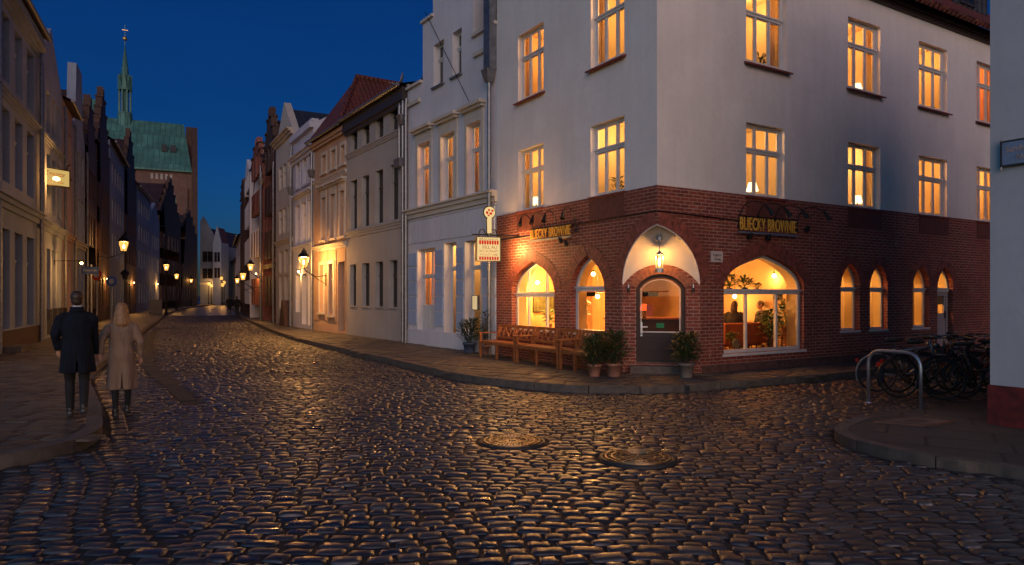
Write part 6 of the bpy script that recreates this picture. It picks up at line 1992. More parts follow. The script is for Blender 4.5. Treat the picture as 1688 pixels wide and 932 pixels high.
# hanging sign of the restaurant beside the brick wall
Yq = 18.2
P0 = at(785.5, Yq - .1); P1 = at(823, Yq + .1)
fs_ = Facade((P1.x, P1.y), (P0.x, P0.y)); W_ = fs_.L; hh = zat(392, Yq) - zat(430, Yq)
hs = thing('hanging_sign', 'lit white sign with red borders hanging from a black bracket beside the brick wall', 'sign', (P1.x, P1.y, zat(430, Yq)), fs_.rz)
MW = glow('lit_white_panel', (1, .70, .30), .88); MRED = glow('lit_red_panel', (1, .03, .02), .62)
m = MB(); m.box(0, W_, -.06, .06, 0, hh); m.build('light_box', MW, hs)
m = MB(); e = .022
m.box(-e, W_ + e, -.075, .075, -e, 0); m.box(-e, W_ + e, -.075, .075, hh, hh + e); m.box(-e, 0, -.075, .075, 0, hh); m.box(W_, W_ + e, -.075, .075, 0, hh); m.build('frame', M_IRON, hs)
m = MB(); n = 8
for k in range(n):
    x = W_ * (.06 + .88 * k / n); w_ = W_ * .085
    m.prism([(x, hh * .87), (x + w_, hh * .87), (x + w_, hh * .73), (x + w_ * .5, hh * .67), (x, hh * .73)], .061, .064)
m.build('red_border', MRED, hs); m = MB()
for k in range(n):
    x = W_ * (.06 + .88 * k / n); w_ = W_ * .085
    m.prism([(x, hh * .03), (x + w_, hh * .03), (x + w_ * .9, hh * .17), (x + w_ * .05, hh * .17)], .061, .064)
m.build('red_border', MRED, hs)
MBRN = simple('brown_sign_letters', (.05, .025, .012), .6, bump=0)
text_mesh('lettering', 'BILL AU', hh * .20, MBRN, hs, .006, width=W_ * .62, loc=(W_ * .45, .064, hh * .57))
text_mesh('lettering', 'RESTAURANT', hh * .15, MBRN, hs, .006, width=W_ * .80, loc=(W_ * .5, .064, hh * .40))
text_mesh('lettering', 'WEINSTUBE', hh * .13, MBRN, hs, .006, width=W_ * .78, loc=(W_ * .5, .064, hh * .25))
text_mesh('lettering', 'BRAUHAUS', hh * .10, MBRN, hs, .006, width=W_ * .8, loc=(W_ * .5, .064, hh * .92))
m = MB(); m.bar((-.55, 0, hh + .07), (W_ + .12, 0, hh + .07), .035, .035)
m.tube([(W_ * .1 + .06 * 0, 0, hh + .08), (W_ * .16, 0, hh + .2), (W_ * .3, 0, hh + .22), (W_ * .4, 0, hh + .09)], .014, 6); m.tube([(W_ * .9, 0, hh + .08), (W_ * .84, 0, hh + .2), (W_ * .7, 0, hh + .22), (W_ * .6, 0, hh + .09)], .014, 6)
m.tube([(W_ * .1, 0, hh), (W_ * .1, 0, hh + .07)], .012, 5); m.tube([(W_ * .9, 0, hh), (W_ * .9, 0, hh + .07)], .012, 5); m.build('bracket', M_IRON, hs)
m = MB(); cxx, cz = W_ * .44, hh + .66
m.prism([(cxx + .15 * math.cos(k * .35), cz + .15 * math.sin(k * .35)) for k in range(18)], -.035, .035); m.prism([(cxx - .05, hh + .12), (cxx + .05, hh + .12), (cxx + .055, cz - .12), (cxx - .055, cz - .12)], -.034, .034); m.build('round_emblem', MW, hs)
m = MB(); m.tube([(cxx + .155 * math.cos(k * .35), 0, cz + .155 * math.sin(k * .35)) for k in range(18)], .022, 6, closed=True); m.tube([(cxx + .07, 0, hh + .08), (cxx + .08, 0, cz - .13)], .014, 5); m.build('emblem_rim', M_IRON, hs)
m = MB()
for dx, dz, w_, h_ in ((-.075, .045, .06, .05), (.02, .06, .05, .05), (.07, -.01, .06, .07), (-.03, -.03, .07, .06), (.03, -.08, .05, .04)): m.box(cxx + dx - w_ / 2, cxx + dx + w_ / 2, .036, .039, cz + dz - h_ / 2, cz + dz + h_ / 2)
m.build('emblem_mark', MRED, hs)
point('sign_light', (-.30, .16, hh * .45), 70, (1, .52, .16), .1, hs)
point('sign_light', (W_ * .5, .55, hh * .2), 90, (1, .46, .13), .15, hs)

# lettering on the brick walls
MGOLD = simple('gold_letters', (.95, .46, .05), .45, var=.2, bump=.05)


def shop_sign(f, pxa, pxb, pyt, pyb, off, label):
    a, b = sorted((f.t(pxa, off), f.t(pxb, off))); xm = (pxa + pxb) / 2
    z0, z1 = f.z(xm, pyb, off), f.z(xm, pyt, off)
    t = thing('shop_sign', label, 'sign', f.p(a, off, z0), f.rz, 'gold letter signs of the corner cafe')
    L = b - a; h = z1 - z0
    text_mesh('letters', 'BLIECKY BROWNIE', h * 1.18, MGOLD, t, .02, width=L * .98, bold=0, loc=(L / 2, 0, h * .53), spacing=1.08)
    m = MB(); m.bar((-.02, 0, 0), (L + .02, 0, 0), .05, .035); m.build('bottom_rail', M_STEEL, t)
    m = MB(); m.bar((-.02, -.02, h + .02), (L + .02, -.02, h + .02), .03, .02)
    for k in range(4): x = L * (k + .5) / 4; m.bar((x, 0, .0), (x, -off + BO, .0), .02, .02); m.bar((x, 0, h), (x, -off + BO, h), .02, .02)
    m.build('top_rail', M_IRON, t)
    return a, L, z0, h


sgL = shop_sign(F1, 873.5, 941, 375, 394, .12, 'gold lettered sign on the left brick face above the broad arched window')
sgR = shop_sign(F2, 1219, 1313, 361, 386, .12, 'gold lettered sign on the right brick face above the wide pointed window')
nth = ['first', 'second', 'third', 'fourth']
for f, (a, L, z0, h), side, rev in ((F1, sgL, 'left', True), (F2, sgR, 'right', True)):
    for k in range(4):
        x = a + L * ((.96, .66, .36, -.06)[k])
        t = thing('gooseneck_lamp', 'unlit gooseneck lamp, %s from left over gold letters on %s brick face' % (nth[k], side), 'wall lamp', f.p(x, BO, z0), f.rz, 'gooseneck lamps over the gold letters')
        m = MB(); zt_ = h + .30 if side == 'right' else h + .36
        m.tube(catmull([(0, .0, .12), (0, .10, zt_ - .15), (-.04, .26, zt_), (-.16, .46, zt_ - .02), (-.26, .58, zt_ - .14)], 4), .0105, 6); m.lathe([(.04, 0), (.04, .06)], 8, (0, .02, .10)); m.build('arm', M_IRON, t)
        m = MB(); m.tube([(-.24, .56, zt_ - .10), (-.28, .60, zt_ - .18), (-.33, .66, zt_ - .30)], [.025, .035, .058], 10); m.build('lamp_head', M_IRON, t)
for f, px, py, lab in ((F2, 1236, 390, 'small black floodlight under the first letters of the right gold sign'), (F2, 1266, 392, 'small black floodlight under the middle of the right gold sign'), (F2, 1330, 378, 'small black floodlight on the bricks past the end of the right gold sign'), (F1, 925, 397, 'small black floodlight under the left gold sign'), (F1, 934, 402, 'small pale cable end box below the left gold sign')):
    t = thing('floodlight', lab, 'wall lamp', f.p(f.t(px, .1), BO, f.z(px, py, .1)), f.rz)
    m = MB(); m.tube([(0, 0, .0), (0, .10, .02)], .012, 6); m.build('arm', M_IRON, t)
    m = MB(); m.tube([(0, .08, -.05), (0, .12, .05), (0, .13, .08)], [.055, .05, .03], 10); m.build('lamp_head', M_IRON, t)
# name plate
px0, px1 = 1170.5, 1189.5; a, b = sorted((F2.t(px0), F2.t(px1))); z0, z1 = F2.z(1180, 432.5), F2.z(1180, 414.5)
t = thing('name_plate', 'small pale name plate with two words between the entrance arch and the wide window', 'sign', F2.p(a, BO + .012, z0), F2.rz)
m = MB(); m.box(0, b - a, -.012, .008, 0, z1 - z0); m.build('plate', simple('name_plate_enamel', (.56, .47, .43), .5, var=.08), t)
text_mesh('lettering', 'Lepers', (z1 - z0) * .36, simple('black_letters', (.03, .018, .012), .6), t, .004, loc=((b - a) / 2, .010, (z1 - z0) * .66), width=(b - a) * .7)
text_mesh('lettering', 'Gang', (z1 - z0) * .36, MATS['black_letters'], t, .004, loc=((b - a) / 2, .010, (z1 - z0) * .28), width=(b - a) * .58)

# entrance lantern
lp = FC.p(FC.t(1087, .42), .42, 0); zl = zat(442, lp.y); zcap = zat(392, lp.y)
t = thing('entrance_lantern', 'hexagonal glass lantern hanging from the vault above the cafe door', 'lantern', (lp.x, lp.y, zl), FC.rz)
hL = zat(420, lp.y) - zl
m = MB()
for k in range(6): a = k * math.pi / 3; m.tube([(.075 * math.cos(a), .075 * math.sin(a), 0), (.075 * math.cos(a), .075 * math.sin(a), hL)], .007, 5)
m.lathe([(.085, -.09), (.09, -.02), (.08, 0)], 6); m.lathe([(.092, hL), (.06, hL + .04), (.02, hL + .07), (.012, hL + .1)], 6); m.build('lantern_cage', M_STEEL, t)
m = MB(); m.lathe([(.072, .0), (.072, hL)], 6, cap=False); m.build('lantern_glass', M_LGLASS, t)
m = MB(); m.ball((0, 0, hL * .45), (.03, .03, .09), 10, 6); m.build('bulb', M_LAMPGLOW, t)
m = MB(); m.tube([(0, 0, hL + .08), (0, 0, zcap - zl)], .008, 5); zz_ = zcap - zl; m.lathe([(.02, zz_ - .10), (.075, zz_ - .06), (.085, zz_), (.05, zz_ + .06), (.06, zz_ + .12)], 10); m.build('chain', M_STEEL, t)
point('lantern_light', (0, .0, hL * .75), 70, parent=t, r=.05)
# spotlights at the springing of the vault
for px, s_, lab in ((1036, -1, 'small black spot lamp under the left springing of the entrance vault'), (1143, 1, 'small black spot lamp under the right springing of the entrance vault')):
    q = FC.p(FC.t(px, .08), .08, zsp - .12)
    t = thing('spot_lamp', lab, 'lamp', q, FC.rz)
    m = MB(); m.tube([(0, -.08, .1), (0, 0, .1), (0, 0, .02)], .012, 6); m.build('arm', M_STEEL, t)
    m = MB(); m.lathe([(.022, .03), (.038, -.06), (.034, -.065)], 10); m.build('lamp_head', M_IRON, t)
# door sign board and posts on the left pavement
p = gp(147, 560, .112); Yb = 31.0
P = at(147, Yb)
t = thing('street_sign', 'blue street direction sign on a pole on the left pavement behind the man', 'street sign', (P.x, P.y, .112), 0)
zq0, zq1 = zat(452, Yb) - .112, zat(440, Yb) - .112
m = MB(); m.tube([(.1, 0, 0), (.1, 0, zq1 + .1)], .035, 8); m.build('pole', M_ZINC, t)
m = MB(); m.box(-.32, .46, -.05, -.035, zq0, zq1); m.build('plate', simple('blue_plate', (.02, .045, .16), .4), t)
tm = text_mesh('lettering', 'Wasserstraße', (zq1 - zq0) * .45, simple('pale_letters', (.25, .27, .32), .5), t, .006, width=.6, loc=(-.07, .055, (zq0 + zq1) / 2), facing=1)
tm.rotation_euler = (0, 0, math.pi)
for px, py, Yb, lab, col in ((159, 453, 33, 'small red round traffic sign behind the blue street sign', (.35, .03, .02)), (184, 464, 36, 'small blue round traffic sign on the left pavement', (.03, .08, .30))):
    P = at(px, Yb); z = zat(py, Yb) - .112
    t = thing('traffic_sign', lab, 'traffic sign', (P.x, P.y, .112), 0)
    m = MB(); m.tube([(0, .03, 0), (0, .03, z + .3)], .03, 8); m.build('pole', M_ZINC, t)
    m = MB(); m.prism([(.27 * math.cos(k * .35), z + .27 * math.sin(k * .35)) for k in range(18)], -.01, .01); m.build('disc', simple('disc_%d' % px, col, .4), t)
    m = MB(); m.prism([(.14 * math.cos(k * .35), z + .14 * math.sin(k * .35)) for k in range(18)], -.016, -.012); m.build('disc_centre', simple('disc_centre', (.3, .3, .3), .4), t)
# tall lamp without light among the left houses
P = at(206, 38); t = thing('street_lamp', 'unlit black lantern post on the left pavement beside the round blue sign', 'street lamp', (P.x, P.y, .112), 0)
zq = zat(452, 38) - .112
m = MB(); m.lathe([(.13, 0), (.12, .3), (.05, .9), (.045, zq - .3)], 10); m.build('post', M_IRON, t)
m = MB(); m.lathe([(.12, zq - .3), (.2, zq)], 6); m.build('lantern_glass', M_DARKPANE, t)
m = MB(); m.lathe([(.26, zq), (.16, zq + .14), (.03, zq + .25)], 10); m.build('lantern_cap', M_IRON, t)
# door lights that glow low on the left row and on the fronts across
for f, tt, zz, off, lab, pw in ((fL2, 2.2, 3.1, .95, 'small warm door light low on the second white house at the left', 150), (LH[6], 3.0, 2.9, .12, 'warm door light on the dark brick house beyond the blue sign', 110), (LH[8], 3.5, 3.0, .12, 'warm door light on the brick house beyond the bracket lantern', 150), (LH[10], 3.0, 3.2, .12, 'warm door light under the small white gabled house', 160), (fB, 2.6, 3.0, .12, 'warm door light inside the glowing ground floor of the pale blue house', 60), (fb2, 2.2, 3.3, .15, 'warm wall light beside the shuttered windows of the second brick gable', 120)):
    t = thing('wall_light', lab, 'wall lamp', f.p(tt, 0, zz), f.rz, 'small door lights')
    m = MB(); m.box(-.05, .05, .003, .03, -.1, .12); m.tube([(0, .02, .08), (0, off, .1)], .014, 6); m.lathe([(.03, .12), (.09, .05)], 10, (0, off, 0)); m.build('bracket', M_IRON, t)
    m = MB(); m.ball((0, off, .0), .055, 10, 6); m.build('bulb', M_LAMPGLOW, t)
    point('door_light', (0, off + .12, -.05), pw, parent=t, r=.06)
# low box and power cabinet beside the left houses
P = at(257, 62); t = thing('cabinet', 'low grey utility cabinet on the left pavement near the lantern post', 'cabinet', (P.x, P.y, .112), .4)
m = MB(); m.box(-.5, .5, -.25, .25, 0, 1.3); m.build('body', simple('cabinet_paint', (.11, .10, .095), .6), t, bevel=.02); m = MB(); m.box(-.46, .46, -.262, -.25, .1, 1.2); m.build('door', MATS['cabinet_paint'], t)
# ---------------------------------------------------------------- benches
def bench(t0, t1, label):
    L = t1 - t0
    th = thing('bench', label, 'bench', F1.p(t0, .28, .112), F1.rz, 'teak benches along the cafe wall')
    L -= .05
    m = MB()
    for k in range(5): m.box(.03, L - .03, .06 + k * .10, .06 + k * .10 + .085, .42, .445)
    m.box(.03, L - .03, .53, .555, .35, .42); m.box(.03, L - .03, .03, .055, .35, .42); m.build('seat', M_WOOD, th, bevel=.006)
    for x in (.03, L / 2, L - .03):
        m = MB(); m.box(x - .03, x + .03, .50, .56, 0, .42 if x == L / 2 else .63); m.build('leg', M_WOOD, th, bevel=.005)
        m = MB(); m.bar((x, .04, 0), (x, .03, .42), .06, .06, (0, 1, 0)); m.bar((x, .03, .42), (x, -.09, .84), .06, .055, (0, 1, 0)); m.build('leg', M_WOOD, th, bevel=.005)
    for x in (.03, L - .03):
        m = MB(); m.box(x - .035, x + .035, -.04, .59, .63, .66); m.build('armrest', M_WOOD, th, bevel=.008)
    m = MB()
    Pb = lambda x, s: (x, .03 - .12 * s, .42 + .42 * s)
    m.bar(Pb(0, .98), Pb(L, .98), .04, .075); m.bar(Pb(.05, .22), Pb(L - .05, .22), .035, .055)
    for i in range(2):
        a = .03 + i * (L / 2 - .03) + .03; b = a + L / 2 - .09
        c0, c1 = a + (b - a) * .30, a + (b - a) * .70
        for x in (a + (b - a) * .08, c0, c1, a + (b - a) * .92): m.bar(Pb(x, .22), Pb(x, .98), .03, .028, (0, 1, 0))
        m.bar(Pb(c0, .25), Pb(c1, .95), .032, .026, (0, 1, 0)); m.bar(Pb(c1, .25), Pb(c0, .95), .034, .024, (0, 1, 0))
        for xa, xb in ((a + (b - a) * .08, c0), (c1, a + (b - a) * .92)): m.bar(Pb(xa, .6), Pb(xb, .6), .028, .024)
    m.build('backrest', M_WOOD, th, bevel=.004)
    return th


tb = [F1.t(788, .84), F1.t(848, .84), F1.t(919, .84)]
bench(tb[1], tb[0], 'teak bench nearest the hanging sign, under the broad arched window')
bench(tb[2], tb[1], 'middle teak bench of the row along the left brick face')
bench(F1.t(972, .84), tb[2], 'teak bench half hidden by the two potted shrubs beside the entrance')


# ---------------------------------------------------------------- potted shrubs outside
def shrub(p, h, spread, r, ph, label, n, seed, potmat=None, size=.22, wide=.17, shape=None):
    t = thing('potted_shrub', label, 'potted plant', p, random.Random(seed).uniform(0, 6))
    m = MB(); m.lathe(pot_profile(r, ph), 22, cap=False); m.build('pot', potmat or M_CLAY, t, True)
    m = MB(); m.lathe([(r * .93, ph * .88), (.001, ph * .9)], 16, cap=False); m.build('soil', M_SOIL, t)
    m = MB(); rg = random.Random(seed)
    for k in range(11):
        a = k * .7; q = spread * rg.uniform(.25, .75); m.tube([(.03 * math.cos(a), .03 * math.sin(a), ph * .85), (q * .5 * math.cos(a), q * .5 * math.sin(a), ph + h * .4), (q * math.cos(a), q * math.sin(a), ph + h * rg.uniform(.6, .9))], [.011, .008, .004], 5)
    m.build('stems', simple('twig', (.05, .035, .02), .8), t)
    m = MB(); leafy(m, n, h * 1.15, spread * 1.25, size, (0, 0, ph * .95), seed=seed, wide=wide, droop=.2); m.build('foliage', M_LEAF, t)
    return t


g1 = gp(1009, 617, .112); g2 = gp(983, 614, .112)
o1 = .36
pq = F1.p(F1.t(1012, .66), .66, .112); shrub(pq, .68, .40, .165, .27, 'large bushy potted shrub in terracotta left of the entrance door', 620, 21)
pq = F1.p(F1.t(980, .98), .98, .112); shrub(pq, .60, .34, .14, .25, 'smaller potted shrub in terracotta in front of the last bench', 560, 22)
pq = gp(1131, 622, .112); shrub((pq.x, pq.y, .112), .64, .36, .165, .29, 'potted shrub in a grey brown pot right of the entrance door', 640, 23, simple('grey_pot', (.15, .12, .105), .7))
pq = F1.p(F1.t(774, .45), .45, .112); shrub(pq, .72, .50, .19, .30, 'broad potted bush in a blue pot at the far end of the benches', 700, 24, simple('blue_pot', (.05, .07, .12), .5), size=.2)
pq = F1.p(F1.t(800, .28), .28, .112); shrub(pq, 1.05, .17, .12, .25, 'tall thin potted plant beside the downpipe at the far end of the benches', 150, 25, size=.18)
p = gp(1511, 682, .005); t = thing('weed', 'small green weed at the foot of the near leg of the bicycle hoop', 'weed', (p.x, p.y, .004))
m = MB(); leafy(m, 40, .05, .12, .07, seed=5, wide=.35); m.build('leaves', M_LEAF2, t); m = MB(); m.tube([(0, 0, -.01), (.02, .0, .05)], .003, 4); m.build('stem', M_LEAF2, t)

# ---------------------------------------------------------------- bicycle hoop and bicycles
pa = gp(1431.5, 664, .0); pb = gp(1518, 678, .0)
L = (pb - pa).length; ang = math.atan2(pb.y - pa.y, pb.x - pa.x)
t = thing('bicycle_hoop', 'galvanised steel bicycle hoop in front of the parked bicycles', 'bicycle stand', pa, ang)
hz = .87
pts = [(0, 0, -.05), (0, 0, hz - .22)] + [(.22 - .22 * math.cos(a), 0, hz - .22 + .22 * math.sin(a)) for a in (.3, .6, .9, 1.2, 1.5708)] + [(L / 2, 0, hz)]
pts += [(L - x, 0, z) for x, y, z in reversed(pts[:-1])]
m = MB(); m.tube(pts, .026, 12); m.build('tube', M_STEEL, t, True)
m = MB()
for x in (0, L): m.lathe([(.06, 0), (.055, .012), (.028, .016)], 12, (x, 0, 0))
m.lathe([(.029, -.05), (.031, .0), (.029, .05)], 12, (0, 0, 0)) if False else m.tube([(L / 2 - .03, 0, hz + .004), (L / 2 + .03, 0, hz + .004)], .031, 12)
m.build('collar', M_STEEL, t)

M_TYRE = simple('tyre_rubber', (.012, .012, .012), .75, bump=.2)
M_RIM = simple('rim_alloy', (.13, .135, .145), .4, .8, var=.1, bump=0)
M_SADDLE = simple('saddle_leather', (.02, .015, .012), .5)
M_RED = simple('red_reflector', (.45, .02, .015), .25, bump=0)


def bike(label, loc, rz, col, lean=.0, basket=False, steer=.0, step=False):
    t = thing('bicycle', label, 'bicycle', loc, rz, 'bicycles parked behind the hoop')
    t.rotation_euler = (lean, 0, rz)
    r = .335; wb = 1.06
    fm = simple('bike_paint_%s' % label[:9], col, .3, .3, bump=0)
    BB = Vector((-.08 + .02, 0, .29)); RA = Vector((-wb / 2, 0, r)); FA = Vector((wb / 2, 0, r)); ST = Vector((-.22, 0, .78)); HT = Vector((.36, 0, .84)); HB = Vector((.40, 0, .68))
    m = MB()
    m.tube([BB, ST], .018, 8)
    if step: m.tube([HB, (.15, 0, .44), BB + Vector((.05, 0, .02))], .02, 8); m.tube([HT, (.12, 0, .55), (-.12, 0, .5)], .016, 8)
    else: m.tube([HB, BB], .02, 8); m.tube([HT, ST - Vector((0, 0, .04))], .018, 8)
    m.tube([HT + Vector((-.01, 0, .05)), HB], .022, 8)
    for s_ in (-1, 1):
        m.tube([BB + Vector((0, s_ * .04, 0)), RA + Vector((0, s_ * .06, 0))], .011, 6); m.tube([ST - Vector((0, -s_ * .015, .05)), RA + Vector((0, s_ * .06, 0))], .009, 6)
        m.tube([HB + Vector((.005, s_ * .03, -.02)), Vector((.46, s_ * .05, .5)), FA + Vector((0, s_ * .05, 0))], [.014, .012, .009], 6)
    fr = m.build('frame', fm, t, True)
    for A_, nm in ((RA, 'wheel'), (FA, 'wheel')):
        m = MB(); m.tube([A_ + Vector((r * .93 * math.cos(k * math.pi / 18), 0, r * .93 * math.sin(k * math.pi / 18))) for k in range(36)], .011, 6, closed=True)
        m.tube([A_ + Vector((0, -.05, 0)), A_ + Vector((0, .05, 0))], .02, 8)
        for k in range(18):
            a = k * math.pi / 9; m.tube([A_ + Vector((.018 * math.cos(a + .6), .03 * (-1) ** k, .018 * math.sin(a + .6))), A_ + Vector((r * .92 * math.cos(a), 0, r * .92 * math.sin(a)))], .0016, 3, cap=False)
        w = m.build('wheel', M_RIM, t, True)
        m = MB(); m.tube([A_ + Vector(((r - .012) * math.cos(k * math.pi / 20), 0, (r - .012) * math.sin(k * math.pi / 20))) for k in range(40)], .02, 8, closed=True); m.build('tyre', M_TYRE, w, True)
    for A_, a0, a1 in ((RA, 20, 205), (FA, 30, 170)):
        m = MB(); R1 = r + .028; n = 16; vs = []
        for k in range(n + 1):
            a = R(a0 + (a1 - a0) * k / n)
            for yy, dr in ((-.028, -.012), (-.014, .004), (.014, .004), (.028, -.012)): vs.append(A_ + Vector(((R1 + dr) * math.cos(a), yy, (R1 + dr) * math.sin(a))))
        m.add(vs, [(k * 4 + j, k * 4 + j + 1, k * 4 + 5 + j, k * 4 + 4 + j) for k in range(n) for j in range(3)]); m.build('mudguard', fm, t, True)
    m = MB(); m.tube([ST, ST + Vector((-.04, 0, .14))], .012, 8); m.build('seat_post', M_RIM, t)
    m = MB(); S0 = ST + Vector((-.05, 0, .16))
    m.rings([(S0.x, 0, S0.z - .02, .10, .055), (S0.x, 0, S0.z + .01, .13, .075), (S0.x - .01, 0, S0.z + .035, .12, .07), (S0.x - .02, 0, S0.z + .045, .06, .04)], 14); m.tube([S0 + Vector((.06, 0, .015)), S0 + Vector((.17, 0, .02))], [.045, .018], 8); m.build('saddle', M_SADDLE, t, True)
    H0 = HT + Vector((-.02, 0, .12)); cs, sn = math.cos(steer), math.sin(steer)
    rt = lambda x, y_, z: H0 + Vector((x * cs - y_ * sn, x * sn + y_ * cs, z))
    m = MB(); m.tube([HT, H0 + Vector((0, 0, .02))], .014, 8); m.tube([rt(-.20, -.29, .05), rt(-.08, -.28, .06), rt(.05, -.16, .05), rt(.05, 0, .02), rt(.05, .16, .05), rt(-.08, .28, .06), rt(-.20, .29, .05)], .011, 8); hb = m.build('handlebar', M_RIM, t, True)
    for s_ in (-1, 1): m = MB(); m.tube([rt(-.21, s_ * .29, .05), rt(-.10, s_ * .283, .06)], .017, 8); m.build('grip', M_SADDLE, hb)
    m = MB(); m.ball(tuple(H0 + Vector((.11, 0, -.10))), (.05, .045, .045), 10, 6); m.build('headlamp', M_RIM, t)
    m = MB(); m.box(RA.x - .36, RA.x - .33, -.035, .035, r + .20, r + .27); m.build('rear_light', M_RED, t)
    m = MB()
    for s_ in (-.06, .06): m.tube([(RA.x - .30, s_, r + .40), (RA.x + .22, s_, r + .40)], .006, 5); m.tube([(RA.x - .12, s_, r + .40), (RA.x, s_, r)], .006, 5)
    for k in range(4): m.tube([(RA.x - .28 + k * .15, -.06, r + .40), (RA.x - .28 + k * .15, .06, r + .40)], .005, 5)
    m.build('carrier', M_IRON, t)
    m = MB(); m.tube([(BB.x + .09 * math.cos(k * .4), .05, BB.z + .09 * math.sin(k * .4)) for k in range(16)], .007, 5, closed=True)
    m.tube([BB + Vector((0, -.07, 0)), BB + Vector((0, .07, 0))], .016, 8); m.tube([BB + Vector((0, .07, 0)), BB + Vector((.10, .075, -.13))], .010, 6); m.tube([BB + Vector((0, -.07, 0)), BB + Vector((-.10, -.075, .13))], .010, 6)
    m.tube([(BB.x, .05, BB.z + .09), (RA.x, .05, r + .03)], .005, 4); m.tube([(BB.x, .05, BB.z - .09), (RA.x, .05, r - .03)], .005, 4); m.build('crankset', M_IRON, t)
    for s_ in (-1, 1): m = MB(); c_ = BB + Vector((s_ * .10, s_ * .11, -s_ * .13)); m.box(c_.x - .045, c_.x + .045, c_.y - .035, c_.y + .035, c_.z - .01, c_.z + .01); m.build('pedal', M_TYRE, t)
    if basket:
        m = MB(); B0 = H0 + Vector((.26, 0, -.10))
        for z_, q in ((-.12, .8), (-.04, .88), (.04, .95), (.11, 1.0)):
            m.tube([B0 + Vector((sx * .14 * q, sy * .18 * q, z_)) for sx, sy in ((-1, -1), (1, -1), (1, 1), (-1, 1))], .006, 5, closed=True)
        for k in range(-3, 4):
            for sx in (-1, 1): m.tube([B0 + Vector((sx * .112, k * .045, -.12)), B0 + Vector((sx * .14, k * .057, .11))], .004, 4)
            m.tube([B0 + Vector((-.11, k * .045, -.12)), B0 + Vector((.11, k * .045, -.12))], .004, 4)
        m.build('basket', M_IRON, t)
    return t


def bp(px, py): p = gp(px, py, .004); return (p.x, p.y, .004)


a0 = math.atan2(-.80, .60)
bike('silver grey city bicycle at the left end, rear wheel showing past the hoop', bp(1498, 647), R(-12), (.22, .23, .25), .03)
bike('black bicycle seen through the hoop with its big near wheel', bp(1535, 656), R(-3), (.014, .014, .015), -.04, step=True)
bike('dark blue bicycle tight behind the black one at the hoop', bp(1525, 646), R(8), (.02, .025, .05), .03)
bike('black bicycle with raised handlebar in front of the white side door', bp(1575, 643), R(176), (.02, .02, .02), .05, steer=.5)
bike('dark red bicycle in the middle of the tangle', bp(1600, 652), R(170), (.10, .015, .012), -.03)
bike('dark step through bicycle with wire basket close to the pale wall', bp(1617, 663), R(-28), (.018, .02, .018), .03, basket=True, step=True)
bike('dusty dark green bicycle leaning behind the others near the pale wall', bp(1640, 648), R(185), (.02, .03, .022), .08)
bike('black trekking bicycle with carrier, second row behind the raised handlebar', bp(1560, 638), R(-6), (.012, .012, .013), .02)
bike('plain dark bicycle with turned front wheel, deepest in the tangle by the pale wall', bp(1602, 640), R(14), (.016, .014, .02), -.05, steer=-.6)


# ---------------------------------------------------------------- people
SKIN = simple('skin', (.45, .25, .17), .5, var=.1, scale=4, bump=.05)


def hand(mb, w, d, s, side):
    """palm, four fingers and a thumb, hanging from the wrist w along d"""
    d = Vector(d).normalized(); w = Vector(w); a = Vector((0, 1, 0)); a = (a - d * a.dot(d)).normalized(); b = d.cross(a) * side
    mb.tube([w, w + d * .045 * s, w + d * .09 * s], [.028 * s, .038 * s, .036 * s], 8)
    for k, ln in enumerate((.062, .072, .068, .052)):
        o = a * (.032 - .021 * k) * s; p = w + d * .085 * s + o
        mb.tube([p, p + d * ln * .5 * s + b * .006 * s, p + d * ln * s * .9 + b * .022 * s], [.0105 * s, .0098 * s, .0085 * s], 6)
    p = w + d * .03 * s + a * .03 * s
    mb.tube([p, p + (a * .7 + d) * .035 * s, p + (a * .45 + d * 1.6) * .042 * s], [.013 * s, .012 * s, .010 * s], 6)


